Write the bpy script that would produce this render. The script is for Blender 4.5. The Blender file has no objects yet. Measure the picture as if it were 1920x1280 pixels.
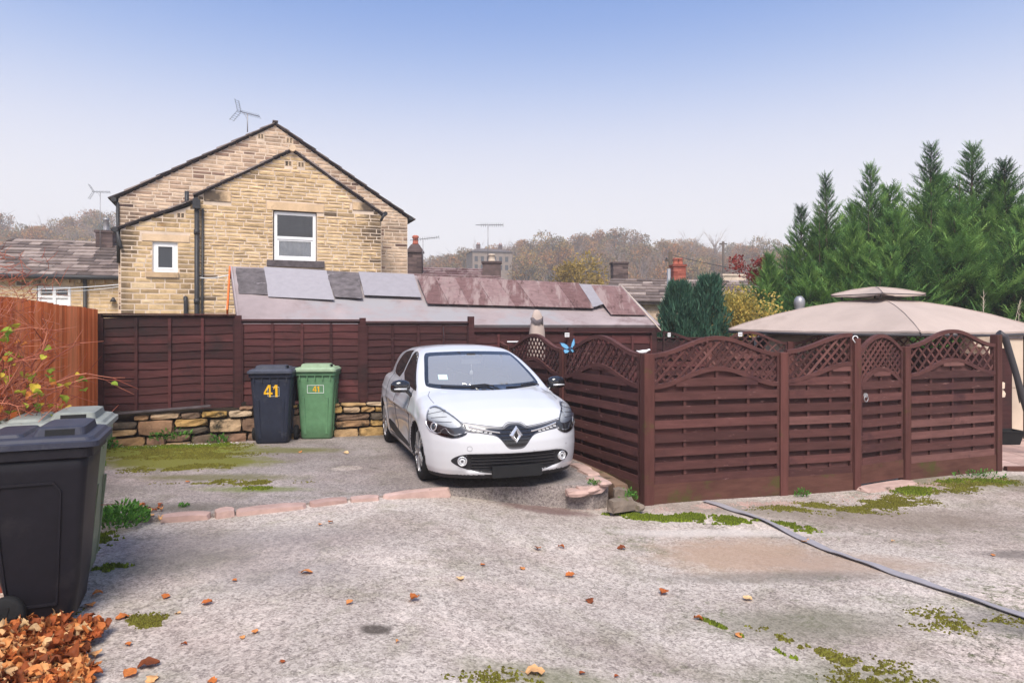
import bpy, math, random
import numpy as np
from mathutils import Vector, Matrix
from mathutils.bvhtree import BVHTree
random.seed(7); RNG = np.random.RandomState(7)
R = math.radians; PI = math.pi
SC = bpy.context.scene; COL = SC.collection

# ------------------------------------------------------------------ camera, sky, sun, exposure
cam = bpy.data.cameras.new('camera'); camo = bpy.data.objects.new('camera', cam); COL.objects.link(camo)
camo.location = (0, 0, 1.64); camo.rotation_euler = (R(90), 0, 0)
cam.sensor_width = 36; cam.lens = 24.375; cam.shift_y = -28/1920; cam.clip_start = .05; cam.clip_end = 2000
SC.camera = camo
SUN_EL, SUN_AZ = 52, 180          # sun high behind the camera, veiled by thin cloud
W = bpy.data.worlds.new('World'); SC.world = W; W.use_nodes = True
wn = W.node_tree; wn.nodes.clear()
def N(t, ty, **kw):
    n = t.nodes.new(ty)
    for k, v in kw.items():
        if k.startswith('i_'):
            key = k[2:]; key = int(key) if key.isdigit() else key.replace('_', ' ')
            n.inputs[key].default_value = v
        else: setattr(n, k, v)
    return n
def L(t, a, ao, b, bi): t.links.new(a.outputs[ao], b.inputs[bi])
def ramp(t, stops, interp='LINEAR'):
    n = t.nodes.new('ShaderNodeValToRGB'); cr = n.color_ramp; cr.interpolation = interp
    while len(cr.elements) < len(stops): cr.elements.new(.5)
    for e, (p, c) in zip(cr.elements, stops):
        e.position = p; e.color = (*c, 1) if len(c) == 3 else c
    return n
def s2l(r, g, b):
    f = lambda v: v/255/12.92 if v/255 <= .04045 else ((v/255+.055)/1.055)**2.4
    return (f(r), f(g), f(b))
sky = N(wn, 'ShaderNodeTexSky', sky_type='NISHITA', sun_disc=False, sun_elevation=R(SUN_EL), sun_rotation=R(SUN_AZ), air_density=1.2, dust_density=4.0)
tc = N(wn, 'ShaderNodeTexCoord'); sx = N(wn, 'ShaderNodeSeparateXYZ'); L(wn, tc, 'Generated', sx, 0)
mr = N(wn, 'ShaderNodeMapRange'); mr.inputs[1].default_value = -.1; mr.inputs[2].default_value = .9; L(wn, sx, 'Z', mr, 0)
def zp(deg): return (math.sin(R(deg))+.1)/1.0
cr = ramp(wn, [(0, s2l(242, 236, 238)), (zp(1), s2l(255, 251, 253)), (zp(9), s2l(252, 249, 253)), (zp(14.5), s2l(226, 229, 247)), (zp(20), s2l(164, 190, 238)), (zp(26), s2l(98, 144, 220)), (zp(45), s2l(120, 158, 216))], 'B_SPLINE')
L(wn, mr, 0, cr, 0)
b1 = N(wn, 'ShaderNodeBackground'); b1.inputs[1].default_value = .1; L(wn, sky, 0, b1, 0)
b2 = N(wn, 'ShaderNodeBackground'); b2.inputs[1].default_value = .84; L(wn, cr, 0, b2, 0)
mx = N(wn, 'ShaderNodeMixShader'); mx.inputs[0].default_value = .88; L(wn, b1, 0, mx, 1); L(wn, b2, 0, mx, 2)
wo = N(wn, 'ShaderNodeOutputWorld'); L(wn, mx, 0, wo, 0)
sl = bpy.data.lights.new('sun', 'SUN'); sl.energy = 4.6; sl.angle = R(30); sl.color = (1, .93, .84)
so = bpy.data.objects.new('sun', sl); COL.objects.link(so)
so.rotation_euler = (R(90-SUN_EL), 0, 0)
SC.view_settings.view_transform = 'Standard'; SC.view_settings.look = 'None'
SC.view_settings.exposure = 0.36; SC.view_settings.gamma = 1; SC.view_settings.use_curve_mapping = False
SC.render.engine = 'CYCLES'; SC.cycles.use_denoising = True; SC.cycles.denoising_input_passes = 'RGB_ALBEDO_NORMAL'
SC.cycles.max_bounces = 6; SC.cycles.transparent_max_bounces = 16; SC.cycles.volume_bounces = 1
SC.cycles.volume_max_steps = 16

# ------------------------------------------------------------------ mesh helpers
class Fr:
    """a vertical frame: origin, horizontal direction u, horizontal normal n (towards the viewer's side)"""
    def __init__(s, o, u, n=None):
        s.o = Vector(o); s.u = Vector((u[0], u[1], 0)).normalized()
        s.n = Vector((s.u.y, -s.u.x, 0)) if n is None else Vector(n).normalized()
    def P(s, a, d, z): return s.o + s.u*a + s.n*d + Vector((0, 0, z))
class MB:
    def __init__(s): s.v = []; s.f = []; s.t = []; s.sm = []
    def add(s, vs, fs, tone=None, smooth=False):
        b = len(s.v); s.v += [tuple(v) for v in vs]
        tone = random.random() if tone is None else tone
        for f in fs: s.f.append([i+b for i in f]); s.t.append(tone); s.sm.append(smooth)
        return s
    def hexa(s, p, tone=None):      # p: 8 points, bottom 4 ccw, top 4
        return s.add(p, [(0,3,2,1), (4,5,6,7), (0,1,5,4), (1,2,6,5), (2,3,7,6), (3,0,4,7)], tone)
    def box(s, x0, x1, y0, y1, z0, z1, tone=None, fr=None):
        q = [(x0,y0),(x1,y0),(x1,y1),(x0,y1)]
        p = [(x,y,z0) for x,y in q]+[(x,y,z1) for x,y in q]
        if fr is not None:
            p = [fr.P(a, -b, c) for a, b, c in p]
        return s.hexa(p, tone)
    def obox(s, a, b, w, h, up=(0,0,1), tone=None):   # bar from a to b, w wide, h high
        a = Vector(a); b = Vector(b); d = (b-a).normalized(); sd = d.cross(Vector(up)).normalized(); u = sd.cross(d)
        p = []
        for k in (-1, 1):
            for e, m in ((a,-1),(b,-1),(b,1),(a,1)): p.append(e+sd*(m*w/2)+u*(k*h/2))
        return s.hexa(p, tone)
    def tube(s, pts, r, n=8, tone=None, cap=True, smooth=True):
        pts = [Vector(p) for p in pts]; rs = r if isinstance(r, (list, tuple)) else [r]*len(pts)
        vs = []; prev = None
        for i, p in enumerate(pts):
            d = (pts[min(i+1, len(pts)-1)]-pts[max(i-1, 0)]).normalized()
            if prev is None: ref = Vector((0,0,1)) if abs(d.z) < .9 else Vector((1,0,0)); a = d.cross(ref).normalized()
            else: a = (prev-d*prev.dot(d)).normalized()
            prev = a; b = d.cross(a)
            for k in range(n):
                t = 2*PI*k/n; vs.append(p+a*math.cos(t)*rs[i]+b*math.sin(t)*rs[i])
        fs = []
        for i in range(len(pts)-1):
            for k in range(n): fs.append((i*n+k, i*n+(k+1)%n, (i+1)*n+(k+1)%n, (i+1)*n+k))
        s.add(vs, fs, tone, smooth)
        if cap:
            m = len(pts)-1; b = len(s.v)-len(vs)
            s.f.append([b+k for k in range(n)][::-1]); s.f.append([b+m*n+k for k in range(n)])
            t = s.t[-1]; s.t += [t, t]; s.sm += [False, False]
        return s
    def lathe(s, prof, c=(0,0,0), n=16, tone=None, axis='z', smooth=True):
        vs = []; c = Vector(c)
        for r, h in prof:
            for k in range(n):
                t = 2*PI*k/n; x, y = r*math.cos(t), r*math.sin(t)
                vs.append(c+Vector({'z': (x,y,h), 'y': (x,h,y), 'x': (h,x,y)}[axis]))
        m = len(prof); fs = [(i*n+k, i*n+(k+1)%n, (i+1)*n+(k+1)%n, (i+1)*n+k) for i in range(m-1) for k in range(n)]
        s.add(vs, fs, tone, smooth); b = len(s.v)-len(vs); t = s.t[-1]
        s.f.append([b+k for k in range(n)][::-1]); s.f.append([b+(m-1)*n+k for k in range(n)]); s.t += [t,t]; s.sm += [False]*2
        return s
    def rings(s, rings, tone=None, smooth=False, cap=True):   # loft closed rings of equal count
        n = len(rings[0]); vs = [p for r in rings for p in r]
        fs = [(i*n+k, i*n+(k+1)%n, (i+1)*n+(k+1)%n, (i+1)*n+k) for i in range(len(rings)-1) for k in range(n)]
        s.add(vs, fs, tone, smooth); b = len(s.v)-len(vs); t = s.t[-1]
        if cap:
            s.f.append([b+k for k in range(n)][::-1]); s.f.append([b+(len(rings)-1)*n+k for k in range(n)]); s.t += [t,t]; s.sm += [False]*2
        return s
    def strip(s, A, B, tone=None, smooth=False):      # quads between two polylines
        n = len(A); return s.add(list(A)+list(B), [(i, i+1, n+i+1, n+i) for i in range(n-1)], tone, smooth)
    def prism(s, poly, fn, d0, d1, tone=None):        # poly of (a,b); fn(a, b, depth) -> point
        n = len(poly); vs = [fn(a, b, d0) for a, b in poly]+[fn(a, b, d1) for a, b in poly]
        fs = [tuple(range(n))[::-1], tuple(range(n, 2*n))]+[(i, (i+1) % n, n+(i+1) % n, n+i) for i in range(n)]
        return s.add(vs, fs, tone)
    def mesh(s, name, mat):
        me = bpy.data.meshes.new(name); me.from_pydata([tuple(v) for v in s.v], [], s.f)
        if mat is not None:
            for m in (mat if isinstance(mat, (list, tuple)) else [mat]): me.materials.append(m)
        at = me.attributes.new('tone', 'FLOAT', 'FACE'); at.data.foreach_set('value', np.array(s.t, 'f'))
        me.polygons.foreach_set('use_smooth', np.array(s.sm, bool)); me.update()
        return me
    def build(s, name, mat, parent=None, world=True, **kw):
        return put(name, s.mesh(name, mat), parent, world, **kw)
def wmat(o):
    m = o.matrix_basis.copy()
    return wmat(o.parent) @ o.matrix_parent_inverse @ m if o.parent else m
def tag(o, label=None, cat=None, group=None, kind=None):
    if label: o['label'] = label
    if cat: o['category'] = cat
    if group: o['group'] = group
    if kind: o['kind'] = kind
    return o
def put(name, me, parent=None, world=True, **kw):
    o = bpy.data.objects.new(name, me); COL.objects.link(o)
    if parent is not None:
        o.parent = parent
        if world: o.matrix_parent_inverse = wmat(parent).inverted()
    return tag(o, **kw)
def thing(name, label, cat, loc=(0,0,0), rz=0, group=None):
    o = bpy.data.objects.new(name, None); COL.objects.link(o); o.empty_display_size = .2
    o.location = loc; o.rotation_euler = (0,0,rz)
    return tag(o, label, cat, group)
def copy_tree(o, parent=None):
    c = o.copy(); COL.objects.link(c); c.parent = parent
    if parent is None: pass
    for ch in list(o.children): copy_tree(ch, c)
    return c
def npmesh(name, V, F, tone, mat, smooth=False):
    V = np.asarray(V, 'f'); F = np.asarray(F, 'i'); k = F.shape[1]
    me = bpy.data.meshes.new(name); me.vertices.add(len(V)); me.vertices.foreach_set('co', V.ravel())
    me.loops.add(F.size); me.loops.foreach_set('vertex_index', F.ravel())
    me.polygons.add(len(F)); me.polygons.foreach_set('loop_start', np.arange(len(F), dtype='i')*k)
    me.polygons.foreach_set('loop_total', np.full(len(F), k, 'i'))
    me.polygons.foreach_set('use_smooth', np.full(len(F), smooth))
    if mat is not None:
        for m in (mat if isinstance(mat, (list, tuple)) else [mat]): me.materials.append(m)
    me.update(calc_edges=True)
    if tone is not None:
        at = me.attributes.new('tone', 'FLOAT', 'FACE'); at.data.foreach_set('value', np.asarray(tone, 'f'))
    return me
# geometry read off the photograph, on real planes of the place
H = 1.64
def gp(px, py, z=0.):
    y = (H-z)*1300/(py-612); return Vector(((px-960)/1300*y, y, z))
def onfr(fr, px, py, d=0.):        # -> (s, z) on a frame's plane
    o = fr.o+fr.n*d; kx = (px-960)/1300
    s = (kx*o.y-o.x)/(fr.u.x-kx*fr.u.y); y = o.y+fr.u.y*s
    return s, H+(612-py)/1300*y-fr.o.z
def at(px, py, y): return Vector(((px-960)/1300*y, y, H+(612-py)/1300*y))
def sstep(a, b, x):
    t = min(1, max(0, (x-a)/(b-a))); return t*t*(3-2*t)

# ------------------------------------------------------------------ materials
def newmat(name):
    m = bpy.data.materials.new(name); m.use_nodes = True; t = m.node_tree; t.nodes.clear()
    p = t.nodes.new('ShaderNodeBsdfPrincipled'); o = t.nodes.new('ShaderNodeOutputMaterial'); L(t, p, 0, o, 0)
    return m, t, p
def noise(t, scale, detail=4, rough=.6, stretch=None, coord='Object', dist=0):
    n = N(t, 'ShaderNodeTexNoise'); n.inputs['Scale'].default_value = scale; n.inputs['Detail'].default_value = detail
    n.inputs['Roughness'].default_value = rough; n.inputs['Distortion'].default_value = dist
    c = N(t, 'ShaderNodeNewGeometry') if coord == 'World' else N(t, 'ShaderNodeTexCoord')
    out = 'Position' if coord == 'World' else coord
    if stretch:
        m = N(t, 'ShaderNodeMapping'); m.inputs['Scale'].default_value = stretch; L(t, c, out, m, 0); L(t, m, 0, n, 0)
    else: L(t, c, out, n, 0)
    return n
def mixc(t, a, b, fac, mode='MIX'):
    m = N(t, 'ShaderNodeMix', data_type='RGBA', blend_type=mode)
    for s, k in ((a, 6), (b, 7)):
        if isinstance(s, (tuple, list)): m.inputs[k].default_value = (*s, 1)
        else: t.links.new(s, m.inputs[k])
    if isinstance(fac, (int, float)): m.inputs[0].default_value = fac
    else: t.links.new(fac, m.inputs[0])
    return m.outputs[2]
def math_(t, op, a, b=None, clamp=False):
    m = N(t, 'ShaderNodeMath', operation=op, use_clamp=clamp)
    for k, s in ((0, a), (1, b)):
        if s is None: continue
        if isinstance(s, (int, float)): m.inputs[k].default_value = s
        else: t.links.new(s, m.inputs[k])
    return m.outputs[0]
def toned(name, stops, rough=.8, nscale=6, namp=.25, stretch=None, bump=.3, bscale=None, bdist=.01, spec=.3, stain=None, wear=None, coord='Object', metallic=0, coat=0, orand=0):
    """colour from the piece's own tone, broken up by noise; stain=(colour, scale, threshold)"""
    m, t, p = newmat(name)
    a = N(t, 'ShaderNodeAttribute', attribute_name='tone')
    base = a.outputs['Fac']
    if orand:
        oi = N(t, 'ShaderNodeObjectInfo'); base = math_(t, 'FRACT', math_(t, 'ADD', base, oi.outputs['Random']))
    rp = ramp(t, stops); t.links.new(base, rp.inputs[0])
    n1 = noise(t, nscale, 5, .65, stretch, coord)
    lum = N(t, 'ShaderNodeMapRange'); lum.inputs[1].default_value = .25; lum.inputs[2].default_value = .75
    lum.inputs[3].default_value = 1-namp; lum.inputs[4].default_value = 1+namp; L(t, n1, 0, lum, 0)
    cmb = N(t, 'ShaderNodeCombineColor'); [t.links.new(lum.outputs[0], cmb.inputs[i]) for i in range(3)]
    col = mixc(t, rp.outputs[0], cmb.outputs[0], 1, 'MULTIPLY')
    for st in [x for x in (stain, wear) if x]:
        c, sc, th = st[:3]; wd = st[3] if len(st) > 3 else .12
        ns = noise(t, sc, 6, .7, st[4] if len(st) > 4 else None, 'World')
        mk = N(t, 'ShaderNodeMapRange'); mk.inputs[1].default_value = th; mk.inputs[2].default_value = th+wd; L(t, ns, 0, mk, 0)
        col = mixc(t, col, c, mk.outputs[0])
    t.links.new(col, p.inputs['Base Color'])
    p.inputs['Roughness'].default_value = rough; p.inputs['Specular IOR Level'].default_value = spec*(.45 if rough > .42 else 1)
    p.inputs['Metallic'].default_value = metallic; p.inputs['Coat Weight'].default_value = coat
    if bump:
        nb = noise(t, bscale or nscale*4, 6, .7, stretch, coord)
        b = N(t, 'ShaderNodeBump'); b.inputs['Strength'].default_value = bump; b.inputs['Distance'].default_value = bdist
        L(t, nb, 0, b, 'Height'); L(t, b, 0, p, 'Normal')
    return m
def plain(name, c, rough=.5, spec=.5, metallic=0, coat=0, namp=.08, nscale=8, bump=.05, **kw):
    return toned(name, [(0, c), (1, c)], rough, nscale, namp, None, bump, 60, .003, spec, metallic=metallic, coat=coat, **kw)
M = {}
M['stone'] = toned('sandstone', [(0, (.07,.055,.045)), (.1, (.26,.18,.105)), (.3, (.46,.325,.18)), (.6, (.56,.40,.225)), (.85, (.62,.45,.26)), (1, (.62,.49,.33))],
                   .95, 5, .28, None, .8, 30, .012, .1, stain=((.10,.08,.065), .9, .60, .2), wear=((.30,.16,.06), 2.2, .60, .2))
M['stone_grey'] = toned('gable_sandstone', [(0, (.08,.05,.045)), (.15, (.27,.175,.13)), (.4, (.45,.32,.225)), (.7, (.54,.39,.275)), (1, (.62,.47,.34))],
                   .95, 5, .3, None, .8, 30, .012, .1, stain=((.12,.09,.08), .8, .58, .25))
M['mortar'] = plain('lime_mortar', (.60,.485,.385), .95, .1, namp=.2, nscale=3, bump=.3)
M['lintel'] = toned('dressed_stone', [(0, (.10,.08,.07)), (.5, (.58,.41,.25)), (1, (.66,.50,.35))], .9, 3, .2, None, .3, 20, .006, .1, stain=((.05,.042,.038), 1.1, .56, .12))
M['sillstone'] = plain('soot_stone', (.10,.085,.09), .9, .2, namp=.4)
M['slate'] = toned('stone_slate', [(0, (.06,.05,.052)), (.5, (.13,.105,.10)), (1, (.30,.25,.235))], .9, 4, .4, None, .5, 25, .01, .15, stain=((.05,.05,.03), 2, .62, .1))
M['slate_pale'] = toned('weathered_slate', [(0, (.085,.066,.06)), (.5, (.19,.145,.13)), (1, (.33,.265,.235))], .9, 4, .35, None, .5, 25, .01, .15, stain=((.06,.05,.05), 1.2, .58, .12))
M['upvc'] = plain('white_plastic', (.80,.80,.80), .35, .4, namp=.05)
M['pipe'] = plain('black_cast_pipe', (.035,.035,.038), .45, .5, namp=.3, nscale=4)
M['felt'] = toned('roof_felt', [(0, (.27,.22,.22)), (1, (.34,.28,.28))], .95, 1.3, .2, (1,1,1), .4, 90, .004, .15, stain=((.19,.135,.135), 1.6, .54, .16), wear=((.29,.275,.285), .5, .50, .10))
M['felt_grey'] = toned('grey_roof_sheet', [(0, (.25,.235,.255)), (1, (.31,.29,.31))], .9, 9, .09, None, .3, 120, .003, .2)
M['felt_dark'] = toned('mossy_dark_felt', [(0, (.10,.088,.09)), (1, (.15,.13,.135))], .95, 7, .45, None, .6, 60, .01, .1, wear=((.28,.25,.26), 5, .60, .08))
M['felt_brown'] = toned('brown_streaked_sheet', [(0, (.115,.062,.06)), (.5, (.17,.10,.098)), (1, (.26,.18,.175))], .9, 7, .3, (1,1,3), .3, 80, .004, .15, wear=((.27,.20,.19), 1.0, .50, .10, (5,.8,.8)), stain=((.10,.058,.055), 1.0, .56, .08, (9,3,3)))
wine = [(0, (.050,.021,.020)), (.35, (.075,.031,.028)), (.7, (.104,.042,.038)), (1, (.15,.070,.062))]
M['wine'] = toned('red_brown_stain', wine, .72, 3, .28, (1,1,7), .35, 14, .004, .35, stain=((.058,.024,.026), 1.6, .56, .12), wear=((.20,.105,.095), 5, .62, .10, (1,1,5)))
M['wine_dark'] = toned('dark_brown_stain', [(0, (.036,.016,.017)), (.5, (.060,.024,.024)), (1, (.100,.034,.034))], .8, 3, .3, (1,1,8), .4, 14, .004, .25, stain=((.028,.018,.018), 1.2, .52, .15), wear=((.15,.09,.08), 9, .72, .05))
M['post'] = toned('mossy_wine_post', [(0, (.075,.030,.026)), (1, (.115,.044,.038))], .75, 3, .3, (6,6,.7), .35, 14, .004, .3, stain=((.075,.06,.018), 2.2, .56, .12))
M['gravelboard'] = toned('green_brown_board', [(0, (.090,.040,.032)), (1, (.12,.055,.042))], .85, 3, .3, (1,1,5), .4, 14, .004, .2, stain=((.07,.07,.02), 2, .52, .15))
M['orange'] = toned('orange_fence_stain', [(0, (.56,.115,.030)), (.5, (.74,.18,.055)), (1, (.84,.27,.11))], .8, 3, .3, (5,5,.6), .4, 12, .004, .25, stain=((.34,.11,.04), 1.5, .56, .15, (3,3,.5)), wear=((.66,.36,.20), 3, .74, .06, (4,4,.5)))
M['rubble'] = toned('rubble_stone', [(0, (.10,.08,.062)), (.35, (.27,.16,.105)), (.6, (.38,.24,.08)), (.85, (.42,.28,.16)), (1, (.45,.35,.25))], .95, 6, .35, None, .9, 18, .02, .1, stain=((.045,.04,.03), 3.2, .56, .12), wear=((.10,.12,.03), 2.6, .60, .10))
M['dirt'] = plain('dark_earth', (.035,.028,.022), .95, .1, namp=.4, bump=.6)
M['kerb'] = toned('kerb_stone', [(0, (.36,.24,.21)), (1, (.46,.32,.28))], .9, 5, .25, None, .5, 40, .01, .15, stain=((.12,.10,.07), 4, .62, .1))
M['redbrick'] = toned('red_brick', [(0, (.20,.05,.035)), (1, (.38,.12,.085))], .9, 5, .25, None, .4, 30, .01, .15)
M['terracotta'] = plain('terracotta', (.40,.12,.08), .8, .3)
M['darkbrick'] = toned('soot_brick', [(0, (.07,.05,.05)), (1, (.17,.12,.11))], .9, 4, .35, None, .4, 30, .01, .15)
M['curtain'] = plain('net_curtain', (.88,.87,.86), .9, .1, namp=.18, nscale=5)
M['blind'] = plain('grey_blind', (.07,.075,.10), .8, .2, namp=.2)
M['metal'] = plain('galvanised_tube', (.32,.31,.32), .5, .5, .6)
M['darkmetal'] = plain('dark_metal', (.06,.055,.06), .5, .5, .3)
M['canvas'] = toned('canopy_canvas', [(0, (.40,.32,.28)), (1, (.45,.365,.32))], .85, 1.6, .10, (1,1,1), .25, 300, .002, .2, stain=((.30,.235,.20), 1.0, .58, .25))
M['cream'] = toned('cream_render', [(0, (.56,.46,.36)), (1, (.60,.49,.40))], .9, 2, .12, None, .2, 60, .004, .2)
M['white'] = plain('white_paint', (.75,.75,.76), .5, .4)
M['blue'] = plain('blue_enamel', (.16,.42,.66), .35, .5)
M['navy'] = plain('dark_blue_enamel', (.02,.05,.12), .4, .5)
def plastic(name, c, dust=(.25,.24,.22)):
    return toned(name, [(0, c), (1, c)], .48, 14, .16, None, .12, 200, .0015, .4, wear=(tuple(a*.75+b*.25 for a, b in zip(c, dust)), 5, .56, .2))
M['bin_black'] = plastic('charcoal_bin_plastic', (.011,.010,.014), (.055,.05,.05))
M['bin_blue'] = plastic('dark_blue_bin_plastic', (.026,.031,.050))
M['bin_lid'] = plastic('grey_bin_lid_plastic', (.060,.066,.088))
M['bin_darklid'] = plastic('charcoal_bin_lid', (.036,.038,.056))
M['bin_green'] = plastic('green_bin_plastic', (.115,.24,.125))
M['bin_olive'] = plastic('olive_bin_plastic', (.17,.20,.13))
M['bin_sage'] = plastic('sage_lid_plastic', (.27,.36,.24))
M['bin_palelid'] = plastic('faded_lid_plastic', (.22,.235,.215))
M['rubber'] = plain('rubber', (.016,.016,.017), .8, .3, namp=.15)
M['yellow'] = plain('yellow_vinyl', (.75,.42,.02), .5, .4)
M['stickerwhite'] = plain('sticker_white', (.68,.72,.70), .5, .4)
M['sticker_blue'] = plain('pale_blue_sticker', (.50,.68,.70), .5, .4); M['redlamp'] = plain('red_lamp', (.25,.01,.01), .15, .5, coat=.5, bump=0)
def glass(name, base=(.03,.035,.045), rough=.04):
    m, t, p = newmat(name); p.inputs['Base Color'].default_value = (*base, 1); p.inputs['Roughness'].default_value = rough
    p.inputs['Specular IOR Level'].default_value = .8; return m
def seeglass(name, tint=(.85,.9,.9)):
    m, t, p = newmat(name); o = [n for n in t.nodes if n.type == 'OUTPUT_MATERIAL'][0]; t.nodes.remove(p)
    tr = N(t, 'ShaderNodeBsdfTransparent'); tr.inputs[0].default_value = (*tint, 1)
    gl = N(t, 'ShaderNodeBsdfGlossy'); gl.inputs['Roughness'].default_value = .02
    fr = N(t, 'ShaderNodeFresnel'); fr.inputs[0].default_value = 1.55
    f2 = math_(t, 'ADD', math_(t, 'MULTIPLY', fr.outputs[0], 1.0), .02, True)
    mxs = N(t, 'ShaderNodeMixShader'); t.links.new(f2, mxs.inputs[0]); L(t, tr, 0, mxs, 1); L(t, gl, 0, mxs, 2); L(t, mxs, 0, o, 0)
    return m
M['glass'] = glass('window_glass'); M['clear'] = seeglass('clear_glass', (.97,.98,.98))
def leafmat(name, stops, trans=.35, rough=.6, orand=0, namp=.2):
    m = toned(name, stops, rough, 3, namp, None, 0, spec=.25, orand=orand, coord='Object')
    t = m.node_tree; p = [n for n in t.nodes if n.type == 'BSDF_PRINCIPLED'][0]; o = [n for n in t.nodes if n.type == 'OUTPUT_MATERIAL'][0]
    if trans:
        tl = N(t, 'ShaderNodeBsdfTranslucent'); src = p.inputs['Base Color'].links[0].from_socket; t.links.new(src, tl.inputs[0])
        ms = N(t, 'ShaderNodeMixShader'); ms.inputs[0].default_value = trans; L(t, p, 0, ms, 1); L(t, tl, 0, ms, 2); L(t, ms, 0, o, 0)
    return m
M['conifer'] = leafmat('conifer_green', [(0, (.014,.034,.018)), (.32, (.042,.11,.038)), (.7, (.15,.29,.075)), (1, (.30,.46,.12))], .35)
M['bluegreen'] = leafmat('blue_green_foliage', [(0, (.02,.055,.038)), (.6, (.055,.135,.085)), (1, (.13,.24,.155))], .25)
M['yellowleaf'] = leafmat('yellow_leaf', [(0, (.12,.13,.05)), (.3, (.30,.26,.07)), (.7, (.66,.48,.12)), (1, (.74,.62,.30))], .35)
M['goldleaf'] = leafmat('gold_leaf', [(0, (.20,.13,.03)), (.5, (.34,.23,.05)), (1, (.48,.34,.09))], .35)
M['autumn'] = leafmat('autumn_foliage', [(0, (.16,.12,.07)), (.3, (.30,.15,.06)), (.55, (.46,.20,.07)), (.75, (.38,.25,.08)), (1, (.15,.14,.07))], .3, orand=.6)
M['redleaf'] = leafmat('red_maple_leaf', [(0, (.18,.03,.03)), (1, (.32,.05,.04))], .3)
M['shrubleaf'] = leafmat('shrub_leaf', [(0, (.10,.22,.03)), (.4, (.30,.40,.05)), (.7, (.60,.45,.06)), (1, (.55,.16,.05))], .35)
M['deadleaf'] = leafmat('fallen_leaf_brown', [(0, (.16,.045,.018)), (.3, (.34,.085,.025)), (.55, (.48,.15,.04)), (.72, (.60,.26,.09)), (1, (.68,.46,.24))], .15, orand=1, namp=.3)
M['moss'] = leafmat('moss_green', [(0, (.055,.07,.012)), (.5, (.12,.15,.018)), (1, (.20,.26,.02))], .2, .9)
M['olivemoss'] = leafmat('olive_moss', [(0, (.075,.065,.014)), (.5, (.13,.115,.02)), (1, (.18,.18,.03))], .15, .9)
M['weed'] = leafmat('weed_green', [(0, (.05,.14,.02)), (1, (.14,.34,.06))], .35)
M['bark'] = toned('bark', [(0, (.06,.045,.035)), (1, (.12,.09,.07))], .9, 8, .3, None, .5, 30, .01, .1)
M['twig'] = toned('twig', [(0, (.22,.15,.12)), (1, (.38,.27,.22))], .85, 8, .3, None, 0)
M['redtwig'] = toned('red_twig', [(0, (.22,.05,.035)), (1, (.50,.19,.12))], .85, 8, .3, None, 0)
# ------------------------------------------------------------------ ground and terrain
def gz(x, y):
    near = -.02-.27*sstep(-1.4, 1.5, x)
    drop = -max(0, y-13.5)*.10 if y < 75 else -6.15
    if y > 75: drop = -6.15-(0)
    z = near+drop
    if y > 85:
        r = sstep(85, 225, y); ang = x/max(y, 1)
        hgt = 18.5+7*sstep(-.35, -.62, ang)-4*sstep(.05, -.12, ang)*sstep(-.45, -.2, ang)-5*sstep(.28, .5, ang)
        z += r*(hgt+6)
        z += 1.5*math.sin(x*.05)*r
    if y < 13: z += .012*math.sin(x*1.7+.6*y)+.009*math.sin(2.3*y-x)
    return z
def axis(a, b, d0, g):      # spacing grows with distance from the near field
    out = [0.]; d = d0
    while out[-1] < b: out.append(out[-1]+d); d = d0 if out[-1] < 13 else d*g
    neg = [0.]; d = d0
    while neg[-1] > a: neg.append(neg[-1]-d); d = d0 if neg[-1] > -9 else d*g
    return sorted(set(neg+out))
xs = axis(-225, 225, .25, 1.13); ys = axis(-12, 275, .25, 1.09)
V = [(x, y, gz(x, y)) for y in ys for x in xs]; nx = len(xs)
F = [(j*nx+i, j*nx+i+1, (j+1)*nx+i+1, (j+1)*nx+i) for j in range(len(ys)-1) for i in range(nx-1)]
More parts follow.
